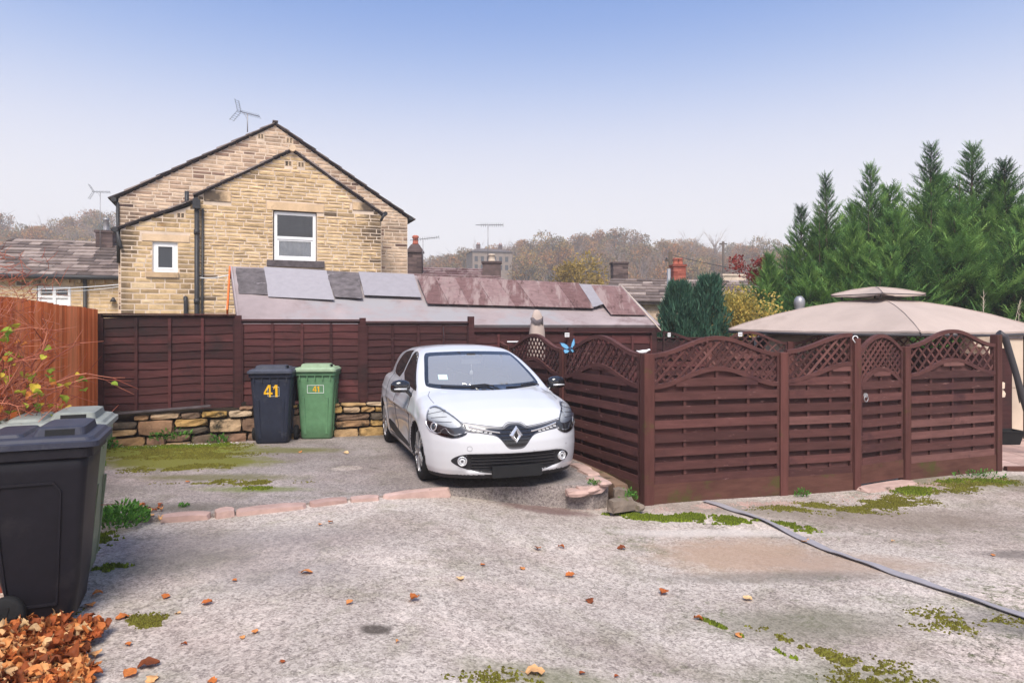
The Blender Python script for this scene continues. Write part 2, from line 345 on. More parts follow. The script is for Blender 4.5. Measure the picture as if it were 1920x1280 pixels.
def asphalt(name, pale, dark, coarse=1., patches=(), far=False, crack=True, pinkish=None):
    m, t, p = newmat(name); g = N(t, 'ShaderNodeNewGeometry'); P = g.outputs['Position']
    def nz(scale, detail=3, rough=.6, dist=0, st=None):
        n = N(t, 'ShaderNodeTexNoise'); n.inputs['Scale'].default_value = scale; n.inputs['Detail'].default_value = detail
        n.inputs['Roughness'].default_value = rough; n.inputs['Distortion'].default_value = dist
        if st:
            mp = N(t, 'ShaderNodeMapping'); mp.inputs['Scale'].default_value = st; t.links.new(P, mp.inputs[0]); t.links.new(mp.outputs[0], n.inputs[0])
        else: t.links.new(P, n.inputs[0])
        return n.outputs[0]
    def mr_(v, a, b, c=0., d=1.):
        q = N(t, 'ShaderNodeMapRange'); q.inputs[1].default_value = a; q.inputs[2].default_value = b; q.inputs[3].default_value = c; q.inputs[4].default_value = d
        t.links.new(v, q.inputs[0]); return q.outputs[0]
    grit = nz(95, 3, .75); vo = N(t, 'ShaderNodeTexVoronoi'); vo.inputs['Scale'].default_value = 110*coarse; t.links.new(P, vo.inputs[0])
    vo2 = N(t, 'ShaderNodeTexVoronoi'); vo2.inputs['Scale'].default_value = 48*coarse; t.links.new(P, vo2.inputs[0])
    sep = N(t, 'ShaderNodeSeparateColor'); t.links.new(vo.outputs['Color'], sep.inputs[0])
    sp2 = N(t, 'ShaderNodeSeparateColor'); t.links.new(vo2.outputs['Color'], sp2.inputs[0])
    base = ramp(t, [(0, tuple(c*.42 for c in dark)), (.3, dark), (.6, pale), (1, tuple(min(.8, c*1.45) for c in pale))])
    mixv = math_(t, 'ADD', math_(t, 'MULTIPLY', sep.outputs[0], .42), math_(t, 'MULTIPLY', math_(t, 'SUBTRACT', grit, .5), .85))
    mixv = math_(t, 'ADD', mixv, math_(t, 'ADD', math_(t, 'MULTIPLY', sp2.outputs[1], .30), .18))
    t.links.new(mixv, base.inputs[0]); col = base.outputs[0]
    # wide worn and bare areas
    w1 = mr_(nz(.7, 5, .6, .4), .42, .62); w2 = mr_(nz(2.6, 6, .7, .3), .5, .72)
    col = mixc(t, col, mixc(t, col, (.74,.71,.70), 1, 'MULTIPLY'), w1)
    col = mixc(t, col, mixc(t, col, (.70,.72,.64), 1, 'MULTIPLY'), w2)
    w4 = mr_(nz(.45, 4, .6, .6, (1, 1.8, 1)), .5, .66)
    col = mixc(t, col, mixc(t, col, (1.22,1.18,1.18), 1, 'MULTIPLY'), w4)
    if crack:
        vc = N(t, 'ShaderNodeTexVoronoi', feature='DISTANCE_TO_EDGE'); vc.inputs['Scale'].default_value = 2.3
        dn = N(t, 'ShaderNodeTexNoise'); dn.inputs['Scale'].default_value = 5; dn.inputs['Detail'].default_value = 5; t.links.new(P, dn.inputs[0])
        va = N(t, 'ShaderNodeVectorMath', operation='MULTIPLY_ADD'); t.links.new(dn.outputs['Color'], va.inputs[0]); va.inputs[1].default_value = (.6,.6,.6); t.links.new(P, va.inputs[2])
        t.links.new(va.outputs[0], vc.inputs[0])
        sxyz = N(t, 'ShaderNodeSeparateXYZ'); t.links.new(P, sxyz.inputs[0])
        side = mr_(sxyz.outputs[0], -.4, 1.2, .15, .9)
        ck = math_(t, 'MULTIPLY', mr_(vc.outputs[0], .0, .018, 1, 0), mr_(nz(1.1, 3), .50, .62)); ck = math_(t, 'MULTIPLY', ck, side)
        col = mixc(t, col, (.055,.052,.035), ck)
        ms = math_(t, 'MULTIPLY', mr_(vc.outputs[0], .0, .11, 1, 0), mr_(nz(.9, 4, .7, 1), .53, .63)); ms = math_(t, 'MULTIPLY', ms, side)
        ms = math_(t, 'MULTIPLY', ms, mr_(nz(38, 3, .7), .42, .58))
        col = mixc(t, col, (.085,.10,.03), ms)
    # bare and stained spots that belong to the ground: (x, y, rx, ry, colour, strength, softness)
    for (cx, cy, rx, ry, c, st, soft) in patches:
        mp = N(t, 'ShaderNodeMapping', vector_type='POINT'); mp.inputs['Location'].default_value = (-cx/rx, -cy/ry, 0); mp.inputs['Scale'].default_value = (1/rx, 1/ry, 0)
        t.links.new(P, mp.inputs[0]); ln = N(t, 'ShaderNodeVectorMath', operation='LENGTH'); t.links.new(mp.outputs[0], ln.inputs[0])
        v = math_(t, 'ADD', ln.outputs['Value'], math_(t, 'MULTIPLY', math_(t, 'SUBTRACT', nz(6, 5, .7), .5), 1.3))
        k = math_(t, 'MULTIPLY', mr_(v, 1+soft, 1-soft), st)
        k = math_(t, 'MULTIPLY', k, mr_(grit, .3, .5, .55, 1))
        col = mixc(t, col, c, k)
    if far:      # earth and rough grass away from the yard
        sxyz = N(t, 'ShaderNodeSeparateXYZ'); t.links.new(P, sxyz.inputs[0])
        fy = math_(t, 'ADD', sxyz.outputs[1], math_(t, 'MULTIPLY', nz(1.5), 1.0))
        gr = ramp(t, [(.3, (.05,.07,.025)), (.7, (.11,.10,.045))]); t.links.new(nz(.8, 6, .7), gr.inputs[0])
        col = mixc(t, col, gr.outputs[0], mr_(fy, 12.3, 13.2))
    t.links.new(col, p.inputs['Base Color']); p.inputs['Roughness'].default_value = .92; p.inputs['Specular IOR Level'].default_value = .2
    bp = N(t, 'ShaderNodeBump'); bp.inputs['Strength'].default_value = .6; bp.inputs['Distance'].default_value = .006
    t.links.new(math_(t, 'ADD', mixv, math_(t, 'MULTIPLY', nz(14, 4), .6)), bp.inputs['Height']); L(t, bp, 0, p, 'Normal')
    return m
earth = (.37,.25,.175)
M['ground'] = asphalt('weathered_tarmac', (.47,.41,.365), (.275,.232,.208), .8, patches=[
    (1.95, 5.85, .68, .45, earth, .80, .4), (2.8, 5.6, .6, .25, (.36,.26,.2), .7, .4), (2.0, 5.35, .8, .12, (.16,.14,.12), .6, .4), (1.9, 6.45, 1.0, .10, (.58,.52,.48), .6, .4), (.35, 7.0, .45, .16, (.13,.07,.065), .8, .3),
    (-.76, 3.86, .085, .075, (.075,.06,.05), .95, .3), (-2.0, 5.35, .9, .35, (.17,.15,.155), .55, .6), (-1.6, 4.7, .5, .3, (.19,.17,.175), .45, .6),
    (3.9, 7.0, 1.2, .35, (.17,.13,.10), .7, .5), (6.6, 8.0, .7, .3, (.15,.10,.08), .65, .5), (2.5, 7.3, 1.0, .3, (.20,.165,.13), .7, .5),
    (5.6, 8.55, 1.6, .35, (.13,.115,.06), .75, .5), (3.4, 4.45, .5, .22, (.09,.085,.075), .7, .45), (1.9, 4.5, .6, .22, (.13,.13,.08), .6, .5),
    (1.7, 3.7, .5, .25, (.13,.135,.07), .6, .5), (4.3, 5.9, .35, .12, (.12,.10,.09), .7, .4), (-2.3, 4.9, .5, .25, (.15,.135,.12), .5, .5), (.3, 3.55, .45, .12, (.12,.13,.06), .6, .6)],
    far=True)
ground = put('ground', npmesh('ground', V, F, None, M['ground'], True), kind='structure')
PAD = [(-5.3,5.7), (-3.09,5.955), (-2.5,6.13), (-1.89,6.46), (-1.34,6.70), (-.65,7.04), (.2,7.12), (.85,7.2), (1.02,7.35), (.86,8.3), (.15,10.1), (-.2,11.5), (-2.2,11.0), (-3.9,10.3), (-5.75,9.9)]
M['pad'] = asphalt('parking_tarmac', (.31,.27,.25), (.18,.152,.145), .9, crack=False, patches=[
    (-4.7, 9.2, 1.3, .6, (.15,.165,.02), 1., .25), (-4.0, 8.4, 1.1, .42, (.14,.14,.02), 1., .3), (-2.9, 9.2, .6, .2, (.13,.125,.03), .8, .4), (-3.2, 7.55, .8, .16, (.11,.105,.03), .75, .4),
    (-2.6, 7.0, .5, .12, (.12,.15,.02), .7, .4), (-4.6, 7.0, .8, .3, (.085,.075,.06), .5, .5), (-1.8, 10.4, .9, .25, (.09,.085,.07), .6, .5), (-3.2, 6.3, 1., .15, (.10,.09,.07), .6, .5)])
b = MB(); n = len(PAD)
b.add([(x,y,0) for x,y in PAD]+[(x,y,-.5) for x,y in PAD], [tuple(range(n))]+[((i+1)%n, i, n+i, n+(i+1)%n) for i in range(n)])
pad = b.build('parking_pad', M['pad'], kind='structure')

# kerb stones along the front of the pad
def rock(mb, c, sz, rz=0, rough=.12, tone=None, tilt=0):
    """a chipped stone block: a subdivided box with knocked-in corners"""
    vs = []; idx = {}
    rot = Matrix.Rotation(rz, 3, 'Z') @ Matrix.Rotation(tilt, 3, 'Y')
    for i in range(4):
        for j in range(3):
            for k in range(3):
                if i in (1,2) and j == 1 and k == 1: continue
                p = Vector((i/3*2-1, j-1, k-1))
                e = sum(abs(q) > .99 for q in p)
                s = {1: 1., 2: .96, 3: .86}.get(e, 1)
                q = Vector((p.x*s*(1+random.uniform(-rough,rough)*.5), p.y*s*(1+random.uniform(-rough,rough)), p.z*s*(1+random.uniform(-rough,rough))))
                idx[i,j,k] = len(vs); vs.append(Vector(c)+rot @ Vector((q.x*sz[0]/2, q.y*sz[1]/2, q.z*sz[2]/2)))
    fs = []
    for i in range(3):
        for j in range(2):
            fs.append((idx[i,j,0], idx[i,j+1,0], idx[i+1,j+1,0], idx[i+1,j,0])); fs.append((idx[i,j,2], idx[i+1,j,2], idx[i+1,j+1,2], idx[i,j+1,2]))
        for k in range(2):
            fs.append((idx[i,0,k], idx[i+1,0,k], idx[i+1,0,k+1], idx[i,0,k+1])); fs.append((idx[i,2,k], idx[i,2,k+1], idx[i+1,2,k+1], idx[i+1,2,k]))
    for j in range(2):
        for k in range(2):
            fs.append((idx[0,j,k], idx[0,j,k+1], idx[0,j+1,k+1], idx[0,j+1,k])); fs.append((idx[3,j,k], idx[3,j+1,k], idx[3,j+1,k+1], idx[3,j,k+1]))
    mb.add(vs, fs, tone, False)
kerb = thing('stone_kerb', 'line of worn pinkish kerb stones edging the parking pad', 'kerb', (-2, 6.4, 0))
kp = [gp(300, 968), gp(400, 962), gp(442, 957), gp(580, 944), gp(655, 935), gp(715, 931), gp(845, 916)]
for i in range(len(kp)-1):
    a, c = kp[i], kp[i+1]; d = c-a; mb = MB(); mid = (a+c)/2
    rock(mb, (mid.x+random.uniform(-.01,.01), mid.y+random.uniform(-.02,.02), -.055+random.uniform(-.006,.008)), (d.length-.02, random.uniform(.14,.19), .15), math.atan2(d.y, d.x), .05)
    mb.build('kerb_stone', M['kerb'], kerb)

# broken coping at the right edge of the pad, beside the pen fence
cop = thing('brick_coping', 'three flat coping stones stepping down beside the lattice fence', 'coping', (.95, 8, 0))
for (px, py, l) in ((1096, 868, .36), (1111, 878, .34), (1130, 893, .36)):
    c = gp(px-8, py, .05); mb = MB(); rock(mb, (c.x, c.y, .0), (l*.9, .15, .05), R(112)+random.uniform(-.08,.08), .04, .9); mb.build('coping_stone', M['kerb'], cop)
wl = MB(); rock(wl, (.93, 8.05, -.16), (1.7, .16, .30), R(108), .05, .2); wl.build('wall', M['rubble'], cop)
M['sillrock'] = toned('broken_stone', [(0, (.13,.10,.08)), (1, (.26,.21,.17))], .95, 6, .35, None, .8, 20, .015, .1, wear=((.10,.12,.03), 4, .58, .10))
rs = [('tilted flat grey stone lying against the end of the coping', (1.10, 7.05, -.17), (.30, .13, .13), .5, .55), ('small brown stone wedged under the coping end', (1.13, 7.24, -.10), (.15,.11,.11), 0, .4),
      ('mossy yellow stone at the foot of the corner post', (1.28, 7.16, -.22), (.18,.08,.07), 2.3, .75), ('pale broken concrete lump beside the front wheel', (.80, 7.28, -.05), (.36,.26,.08), .7, .85),
      ('flat broken concrete slab in front of the coping', (.66, 7.12, -.06), (.22,.16,.06), .2, .88)]
for lb, c, sz, rz, tn in rs:
    mb = MB(); rock(mb, (0,0,0), sz, rz, .16, tn); o = mb.build('loose_stone', M['sillrock'] if tn < .8 else M['kerb'], label=lb, cat='stone'); o.location = c

# ------------------------------------------------------------------ brown back fence on its rubble wall
BF = [(-5.70, 9.55), (-3.98, 10.08), (-2.28, 10.58), (-.66, 11.10), (.97, 11.62), (2.45, 12.05)]
back = thing('back_fence', 'long dark brown overlapped board fence standing on the rubble stone wall', 'fence', (-2.3, 10.58, .5))
def lap_panel(parent, a, c, z0, z1, nb, mat, skew=0., nbat=3):
    fr = Fr((a[0], a[1], 0), (c[0]-a[0], c[1]-a[1])); w = (Vector(c)-Vector(a)).length
    pn = MB().box(.045, w-.045, -.005, .02, z1-.04, z1, .3, fr)
    pan = pn.build('panel', mat, parent)
    for i in range(nb):      # boards, each lapping over the one below with a wavy lower edge
        zt = z1-.045-(z1-.045-z0)*i/nb; zb = zt-(z1-z0)/nb-.012
        mb = MB(); n = 7; ph = random.random()*6; am = random.uniform(.003,.012); A = []; B_ = []; C_ = []; D = []
        tn = random.random()*.9
        for k in range(n):
            s = .05+(w-.1)*k/(n-1); wv = am*math.sin(ph+k*1.7)+random.uniform(-.003,.003); dz = skew*k/(n-1)
            A.append(fr.P(s, .004, zt+dz)); B_.append(fr.P(s, .020, zb+wv+dz)); C_.append(fr.P(s, .008, zb+wv+dz)); D.append(fr.P(s, -.004, zt+dz))
        mb.strip(B_, A, tn); mb.strip(C_, B_, tn); mb.strip(A, D, tn); mb.strip(D, C_, tn)
        mb.build('board', mat, pan)
    for k in range(nbat+2):
        s = .05+(w-.1)*k/(nbat+1); MB().box(s-.02, s+.02, -.045, -.021, z0-.02, z1-.041, random.random(), fr).build('batten', mat, pan)
    MB().box(.03, w-.03, -.05, .03, z1+.002, z1+.022, .6, fr).build('capping', mat, pan)
pz = [(.46, 1.80), (.56, 1.725), (.54, 1.70), (.30, 1.555), (.30, 1.53)]
for i in range(5):
    lap_panel(back, BF[i], BF[i+1], pz[i][0], pz[i][1], 11 if i < 3 else 10, M['wine_dark'], .04 if i == 0 else 0)
for i, (x, y) in enumerate(BF):
    top = [1.82, 1.80, 1.77, 1.80, 1.62, 1.56][i]; fr = Fr((x, y, 0), (.955,.295))
    MB().box(-.045, .045, -.05, .045, -.1, top, .4, fr).build('post', M['wine_dark'], back)
# rubble wall below
rw = thing('rubble_wall', 'low dry stone rubble wall under the back fence', 'wall', (-3.9, 9.8, 0))
fw = Fr((-5.70+.03, 9.55-.10, 0), (5.04, 1.55)); wlen = 5.6
MB().box(-.3, wlen+.3, .03, .3, -.4, .47, .2, fw).build('core', M['dirt'], rw)
def irregular_wall(fr, s0, s1, top, parent, mat, hs, depth=.12):
    z = -.04; r = 0
    while z < .5:
        h = hs[r % len(hs)]; s = s0-random.random()*.15
        while s < s1:
            l = random.uniform(.16, .40)*(1.35 if h > .15 else 1); hh = h*random.uniform(.86, 1.0)
            zt = min(z+hh, top(s)-.012)
            if zt-z > .035:
                if random.random() < .22 and h > .14:      # two thin stones instead of one
                    spl = z+(zt-z)*random.uniform(.4,.6); segs = [(z, spl-.012), (spl+.008, zt)]
                else: segs = [(z, zt)]
                for (a, c) in segs:
                    mb = MB(); m0 = fr.P(s+l/2, random.uniform(.0,.03), (a+c)/2)
                    rock(mb, m0, (l-.014, depth+random.uniform(0,.06), c-a), math.atan2(fr.u.y, fr.u.x), .15, None, random.uniform(-.035,.035))
                    mb.build('stone', mat, parent)
            s += l
        z += h+.012; r += 1
def wtop(s): return .40+.10*sstep(0, 1.7, s)
irregular_wall(fw, -.15, wlen, wtop, rw, M['rubble'], [.17, .20, .085, .12])
pl = MB().obox(fw.P(-.15, .06, .43), fw.P(1.45, .07, .52), .09, .022, tone=.2); tag(pl.build('timber_plank', M['sillstone']), 'thin weathered plank lying sloped on top of the stone wall', 'plank')

# ------------------------------------------------------------------ orange fence on the left
C0 = Vector((-5.72, 9.5, 0)); dirv = Vector((.324, -.946, 0))
of = thing('orange_fence', 'tall orange stained fence of upright feather edge boards', 'fence', C0)
fo = Fr(C0, dirv, (.946, .324, 0)); s = .02; k = 0
while s < 6.2:
    w = .112+random.uniform(-.004,.004); z1 = 1.87+.006*math.sin(s*3)+random.uniform(-.006,.006)+.012*s
    p = []
    for z in (-.05, z1):
        p += [fo.P(s, .002, z), fo.P(s+w, .002, z), fo.P(s+w, .012, z), fo.P(s, .044, z)]
    MB().hexa(p).build('board', M['orange'], of); s += w-.012+.006; k += 1
for z in (.3, 1.0, 1.6): MB().box(0, 6.2, .01, .05, z, z+.07, .5, fo).build('rail', M['orange'], of)

# ------------------------------------------------------------------ pen fence: lattice topped panels
ZT = 1.334
def wave(W, full=True):
    return lambda s: .19*(1-math.cos(2*PI*s/W))/2 if full == 1 else (.19*(1-math.cos(PI*s/W))/2 if full == 'up' else (.19*(1+math.cos(PI*s/W))/2 if full == 'down' else .19*math.sin(PI*s/W)))
def ribbon(mb, fr, s0, s1, fz, h, d0, d1, n=20, tone=.5):
    rs = []
    for i in range(n+1):
        s = s0+(s1-s0)*i/n; z = fz(s)
        rs.append([fr.P(s, d0, z-h/2), fr.P(s, d1, z-h/2), fr.P(s, d1, z+h/2), fr.P(s, d0, z+h/2)])
    mb.rings(rs, tone)
def lattice_panel(parent, a, c, z0, kind=1, mat=None, pale=False, lat=.34, zt=ZT, open_lat=False, boards=True, name='panel', nbat=3, pitch=.080):
    mat = mat or M['wine']; fr = Fr((a[0], a[1], 0), (c[0]-a[0], c[1]-a[1])); Wd = (Vector(c)-Vector(a)).length
    g = .052; W = Wd-2*g; wv = wave(W, kind); off = zt-.01
    top = lambda s: off+wv(s-g); bot = lambda s: off-lat+wv(s-g)
    mb = MB(); ribbon(mb, fr, g, g+W, top, .045, -.028, .030); pan = mb.build(name, mat, parent)
    mb = MB(); ribbon(mb, fr, g, g+W, bot, .05, -.026, .030); mb.build('curved_rail', mat, pan)
    for s in (g, g+W-.028):
        MB().box(s, s+.028, -.026, .026, z0+.06, off+wv(s-g)-.02, .4, fr).build('side_rail', mat, pan)
    # crossed slats
    for sg in (1, -1):
        x = -2.2
        while x < Wd+2.2:
            # slat line s = x + sg*(z-off); find the part between the curves
            zz = [off-lat-.05+i*.012 for i in range(52)]
            run = [z for z in zz if g+.02 < x+sg*(z-off) < g+W-.02 and bot(x+sg*(z-off))+.012 < z < top(x+sg*(z-off))-.012]
            if len(run) > 2:
                za, zb = run[0]-.008, run[-1]+.008; sa, sb = x+sg*(za-off), x+sg*(zb-off); d = .007*sg
                nrm = fr.n; mb = MB(); mb.obox(fr.P(sa, d, za), fr.P(sb, d, zb), .011, .024, up=(fr.u*(-sg)+Vector((0,0,1))), tone=random.random()); mb.build('lattice_slat', mat, pan)
            x += pitch*1.41*(1.35 if open_lat else 1)
    if not boards: return pan
    zb0 = z0+.17
    MB().box(g, g+W, -.034, .002, z0-.03, zb0+.02, .3, fr).build('gravel_board', M['gravelboard'], pan)
    h = .090; st = .151; z = zb0+.012
    while z < off-lat+.19+.0:
        for (dd0, dd1, za) in ((-.030, -.016, z), (.014, .028, z+st/2-.012)):       # front board, rear board
            zb_ = za+h+(.02 if dd0 > 0 else 0)
            # clip against the curved rail
            ss = [g+.028+(W-.056)*i/24 for i in range(25)]; ok = [s for s in ss if bot(s)-.02 > za+.02]
            if len(ok) < 3: continue
            sm = [s for s in ok]; A = []
            mb = MB(); low = [fr.P(s, -dd0, za) for s in sm]; up = [fr.P(s, -dd0, min(zb_, bot(s)-.015)) for s in sm]
            low2 = [fr.P(s, -dd1, za) for s in sm]; up2 = [fr.P(s, -dd1, min(zb_, bot(s)-.015)) for s in sm]; tn = random.random()
            if max(bot(s) for s in sm)-.015 > zb_ and len(ok) == 25 and min(bot(s) for s in sm)-.015 > zb_:
                mb.box(g+.028, g+W-.028, dd0, dd1, za, zb_, tn, fr)
            else:
                mb.strip(low, up, tn); mb.strip(up2, low2, tn); mb.strip(up, up2, tn); mb.strip(low2, low, tn)
            mb.build('board', mat, pan)
        z += st
    for k in range(nbat):
        s = g+W*(k+1)/(nbat+1); MB().box(s-.017, s+.017, -.014, .012, zb0, bot(s)-.02, .4, fr).build('batten', mat, pan)
    return pan
CP = [(1.46, 7.50), (3.10, 7.97), (4.07, 8.24), (4.91, 8.67), (6.50, 9.31)]
def post(parent, x, y, z0, z1, fr, w=.1, cap=False, mat=None):
    mb = MB(); h = w/2; rr = [[fr.P(a*h, b_*h, z) for a, b_ in ((-1,-1),(1,-1),(1,1),(-1,1))] for z in (z0, z1-.006)]
    rr.append([fr.P(a*(h-.006), b_*(h-.006), z1) for a, b_ in ((-1,-1),(1,-1),(1,1),(-1,1))]); mb.rings(rr, random.random())
    return mb.build('post', mat or M['post'], parent)
pen = thing('pen_fence', 'wavy lattice topped wine red fence along the front of the pen', 'fence', (1.46, 7.5, -.29))
frp = Fr((0,0,0), (1.64,.47))
for i, ((x, y), z1) in enumerate(zip(CP, (1.345, 1.345, 1.50, 1.39, 1.53))):
    f = Fr((x, y, 0), (1.64, .47) if i < 2 else (.9, .4)); post(pen, x, y, -.6, z1, f, .115 if i == 0 else .1)
lattice_panel(pen, CP[0], CP[1], -.255, 1)
lattice_panel(pen, CP[1], CP[2], -.275, 'up', zt=1.36, nbat=2)
lattice_panel(pen, CP[3], CP[4], -.26, 1, M['wine'], zt=1.40, open_lat=True, lat=.37)
gate = thing('pen_gate', 'narrow arched wooden gate with lattice top and ring handle', 'gate', (4.07, 8.24, -.28))
gp_ = lattice_panel(gate, (4.09, 8.25), (4.89, 8.66), -.20, 'arch', zt=1.345, lat=.40, nbat=1, name='gate_panel', pitch=.066)
fg = Fr((4.09, 8.25, 0), (.8, .41)); mb = MB()
ring = [fg.P(.12+.035*math.cos(t), .05, .78+.035*math.sin(t)) for t in [2*PI*i/14 for i in range(15)]]
mb.tube(ring, .006, 6, .5, False); mb.lathe([(.028, 0), (.028, .012), (.012, .02)], fg.P(.12, .045, .82), 10, .5, 'y'); mb.build('ring_handle', M['metal'], gate)
side = thing('side_fence', 'wavy lattice topped fence running back beside the car', 'fence', (.69, 9.25, -.29))
SP = [(1.435, 7.55), (.69, 9.25), (-.04, 10.92), (-.42, 11.75)]
lattice_panel(side, SP[1], SP[0], -.27, 1); lattice_panel(side, SP[2], SP[1], -.20, 1); lattice_panel(side, SP[3], SP[2], -.15, 'down')
for (x, y) in SP[1:3]: post(side, x, y, -.6, ZT+.012, Fr((x, y, 0), (.4,-.915)), .09)
bk = thing('rear_pen_fence', 'wavy lattice topped fence at the back of the pen', 'fence', (3.9, 12, -.3))
BP = [(2.58, 12.1), (3.45, 12.15), (4.81, 12.0), (6.25, 11.8), (7.5, 11.65)]
for i in range(4):
    lattice_panel(bk, BP[i], BP[i+1], -.3, 'down' if i == 0 else 1, M['wine_dark'] if i == 0 else M['wine'], open_lat=True, zt=1.36)
for (x, y) in BP[1:]: post(bk, x, y, -.6, 1.38, Fr((x, y, 0), (1, -.1)), .09)
lf = thing('low_rear_fence', 'plain dark boarded fence seen behind the pen lattice', 'fence', (4.5, 13.2, -.3))
lap_panel(lf, (2.6, 12.75), (4.5, 12.85), -.1, 1.42, 10, M['wine_dark']); lap_panel(lf, (4.5, 12.85), (6.4, 12.9), -.1, 1.42, 10, M['wine_dark'])
# ------------------------------------------------------------------ the gabled stone house
HA = R(22); HU = (math.cos(HA), math.sin(HA))
FE = Fr((-5.70, 18.0, 0), HU)                         # plane of the projecting wing
NM = Vector((-math.sin(HA), math.cos(HA), 0))
FM = Fr(FE.o+NM*1.3, HU)                              # main gable wall behind it
FL = Fr(FE.o+NM*.05, HU)                              # lean-to wall
house = thing('stone_house', 'tall sandstone house with two nested gables and a lean-to', 'house', (-5.7, 18, -1))
ALLST = []     # (size, mesh builder args) stones collected, the largest become parts
def wall_poly(fr, pts): return [onfr(fr, *p) for p in pts]
def inpoly_range(poly, z):
    xsx = []
    for i in range(len(poly)):
        (a, b_), (c, d) = poly[i], poly[(i+1) % len(poly)]
        if (b_-z)*(d-z) < 0: xsx.append(a+(c-a)*(z-b_)/(d-b_))
    return (min(xsx), max(xsx)) if len(xsx) > 1 else None
def coursed(fr, poly, openings, parent, mat, h=.105, lmin=.22, lmax=.62, zfloor=-1., proud=.014, dark=None, rough=1., tones=(.12,1)):
    """a wall: mortar backing with the openings left out, and rock-faced stones laid in courses"""
    zs = [p[1] for p in poly]; z = zfloor; zt = max(zs); sts = []
    cuts = sorted(set([zfloor, zt]+[o[2] for o in openings]+[o[3] for o in openings]))
    n = len(poly)
    bm = MB()
    # backing in horizontal bands so openings stay open
    band = sorted(set(cuts+[p[1] for p in poly if p[1] > zfloor]))
    for a, c in zip(band[:-1], band[1:]):
        if c-a < 1e-4: continue
        ra, rc = inpoly_range(poly, a+1e-4), inpoly_range(poly, c-1e-4)
        if not ra or not rc: continue
        holes = sorted([(o[0], o[1]) for o in openings if o[2] <= a+1e-4 and o[3] >= c-1e-4])
        edges = [('r', None)]; cur = (ra[0], rc[0])
        for (h0, h1) in holes:
            bm.hexa([fr.P(cur[0],0,a), fr.P(h0,0,a), fr.P(h0,-.3,a), fr.P(cur[0],-.3,a), fr.P(cur[1],0,c), fr.P(h0,0,c), fr.P(h0,-.3,c), fr.P(cur[1],-.3,c)], .5); cur = (h1, h1)
        bm.hexa([fr.P(cur[0],0,a), fr.P(ra[1],0,a), fr.P(ra[1],-.3,a), fr.P(cur[0],-.3,a), fr.P(cur[1],0,c), fr.P(rc[1],0,c), fr.P(rc[1],-.3,c), fr.P(cur[1],-.3,c)], .5)
    w = bm.build('wall', M['mortar'], parent)
    while z < zt-.05:
        hh = h*random.choice([.8, .9, 1, 1, 1.1, 1.3]); zm = z+hh/2; rg = inpoly_range(poly, zm)
        if rg:
            s = rg[0]; e = rg[1]
            while s < e-.03:
                l = random.uniform(lmin, lmax)*(1.15 if hh > h else 1); s2 = min(s+l, e)
                if e-s2 < .12: s2 = e
                blk = [o for o in openings if o[2]-.01 < z+hh-.005 and o[3]+.01 > z+.005 and o[1] > s and o[0] < s2]
                if blk:
                    o = blk[0]
                    if o[0]-s > .06: s2 = o[0]
                    else: s = o[1]; continue
                a0, a1, z0, z1 = s+.006, s2-.006, z+.007, z+hh-.007
                if a1-a0 > .03:
                    pr = proud*random.uniform(.5, 1.5)*rough; k = random.uniform(.25,.75); cx = a0+(a1-a0)*k; cz = z0+(z1-z0)*random.uniform(.35,.8); in_ = .010
                    vs = [fr.P(a0,-.01,z0), fr.P(a1,-.01,z0), fr.P(a1,-.01,z1), fr.P(a0,-.01,z1),
                          fr.P(a0+in_,pr*.5,z0+in_), fr.P(a1-in_,pr*random.uniform(.4,.8),z0+in_), fr.P(a1-in_,pr*random.uniform(.3,.9),z1-in_*.6), fr.P(a0+in_,pr*random.uniform(.3,.9),z1-in_*.6), fr.P(cx,pr*1.35,cz)]
                    fs = [(0,1,5,4), (1,2,6,5), (2,3,7,6), (3,0,4,7), (4,5,8), (5,6,8), (6,7,8), (7,4,8)]
                    tn = random.uniform(*tones) if random.random() > .03 else .04
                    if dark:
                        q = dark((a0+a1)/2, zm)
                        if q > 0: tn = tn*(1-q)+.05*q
                    sts.append(((a1-a0)*(z1-z0), vs, fs, tn, w, mat))
                s = s2
        z += hh
    ALLST.extend([q+(fr,) for q in sts]); return w
# outlines read off the photograph
el, eb = onfr(FE, 371, 366); er, _ = onfr(FE, 715, 400); ea, ez = onfr(FE, 548, 285)
_, ezl = onfr(FE, 371, 368); _, ezr = onfr(FE, 715, 404)
polyE = [(el, -1.2), (er, -1.2), (er, ezr), (ea, ez), (el, ezl)]
ml, mzl = onfr(FM, 222, 372); mr_s, mzr = onfr(FM, 764, 410); ma, mz = onfr(FM, 516, 236)
polyM = [(ml, -1.2), (mr_s, -1.2), (mr_s, mzr), (ma, mz), (ml, mzl)]
ll, lzl = onfr(FL, 226, 430); lr, _ = onfr(FL, 362, 380); _, lzr = onfr(FL, 362, 382)
polyL = [(ll, -1.2), (el-.02, -1.2), (el-.02, lzr), (ll, lzl)]
def opening(fr, x0, x1, y0, y1):
    a, z1 = onfr(fr, x0, (y0)); c, z0 = onfr(fr, x1, y1); _, z1b = onfr(fr, x1, y0); return (a, c, z0, (z1+z1b)/2)
wE = opening(FE, 512, 594, 396, 490); lE = opening(FE, 500, 607, 380, 397); sE = opening(FE, 500, 608, 491, 502)
lE = (lE[0], lE[1], wE[3], wE[3]+.21); sE = (sE[0], sE[1], wE[2]-.17, wE[2])
kL = opening(FE, 382, 433, 358, 379); kR = opening(FE, 661, 700, 380, 396)
wL = opening(FL, 286, 333, 453, 511); lL = (wL[0]-.23, wL[1]+.27, wL[3], wL[3]+.17); sL = (wL[0]-.15, wL[1]+.03, wL[2]-.13, wL[2])
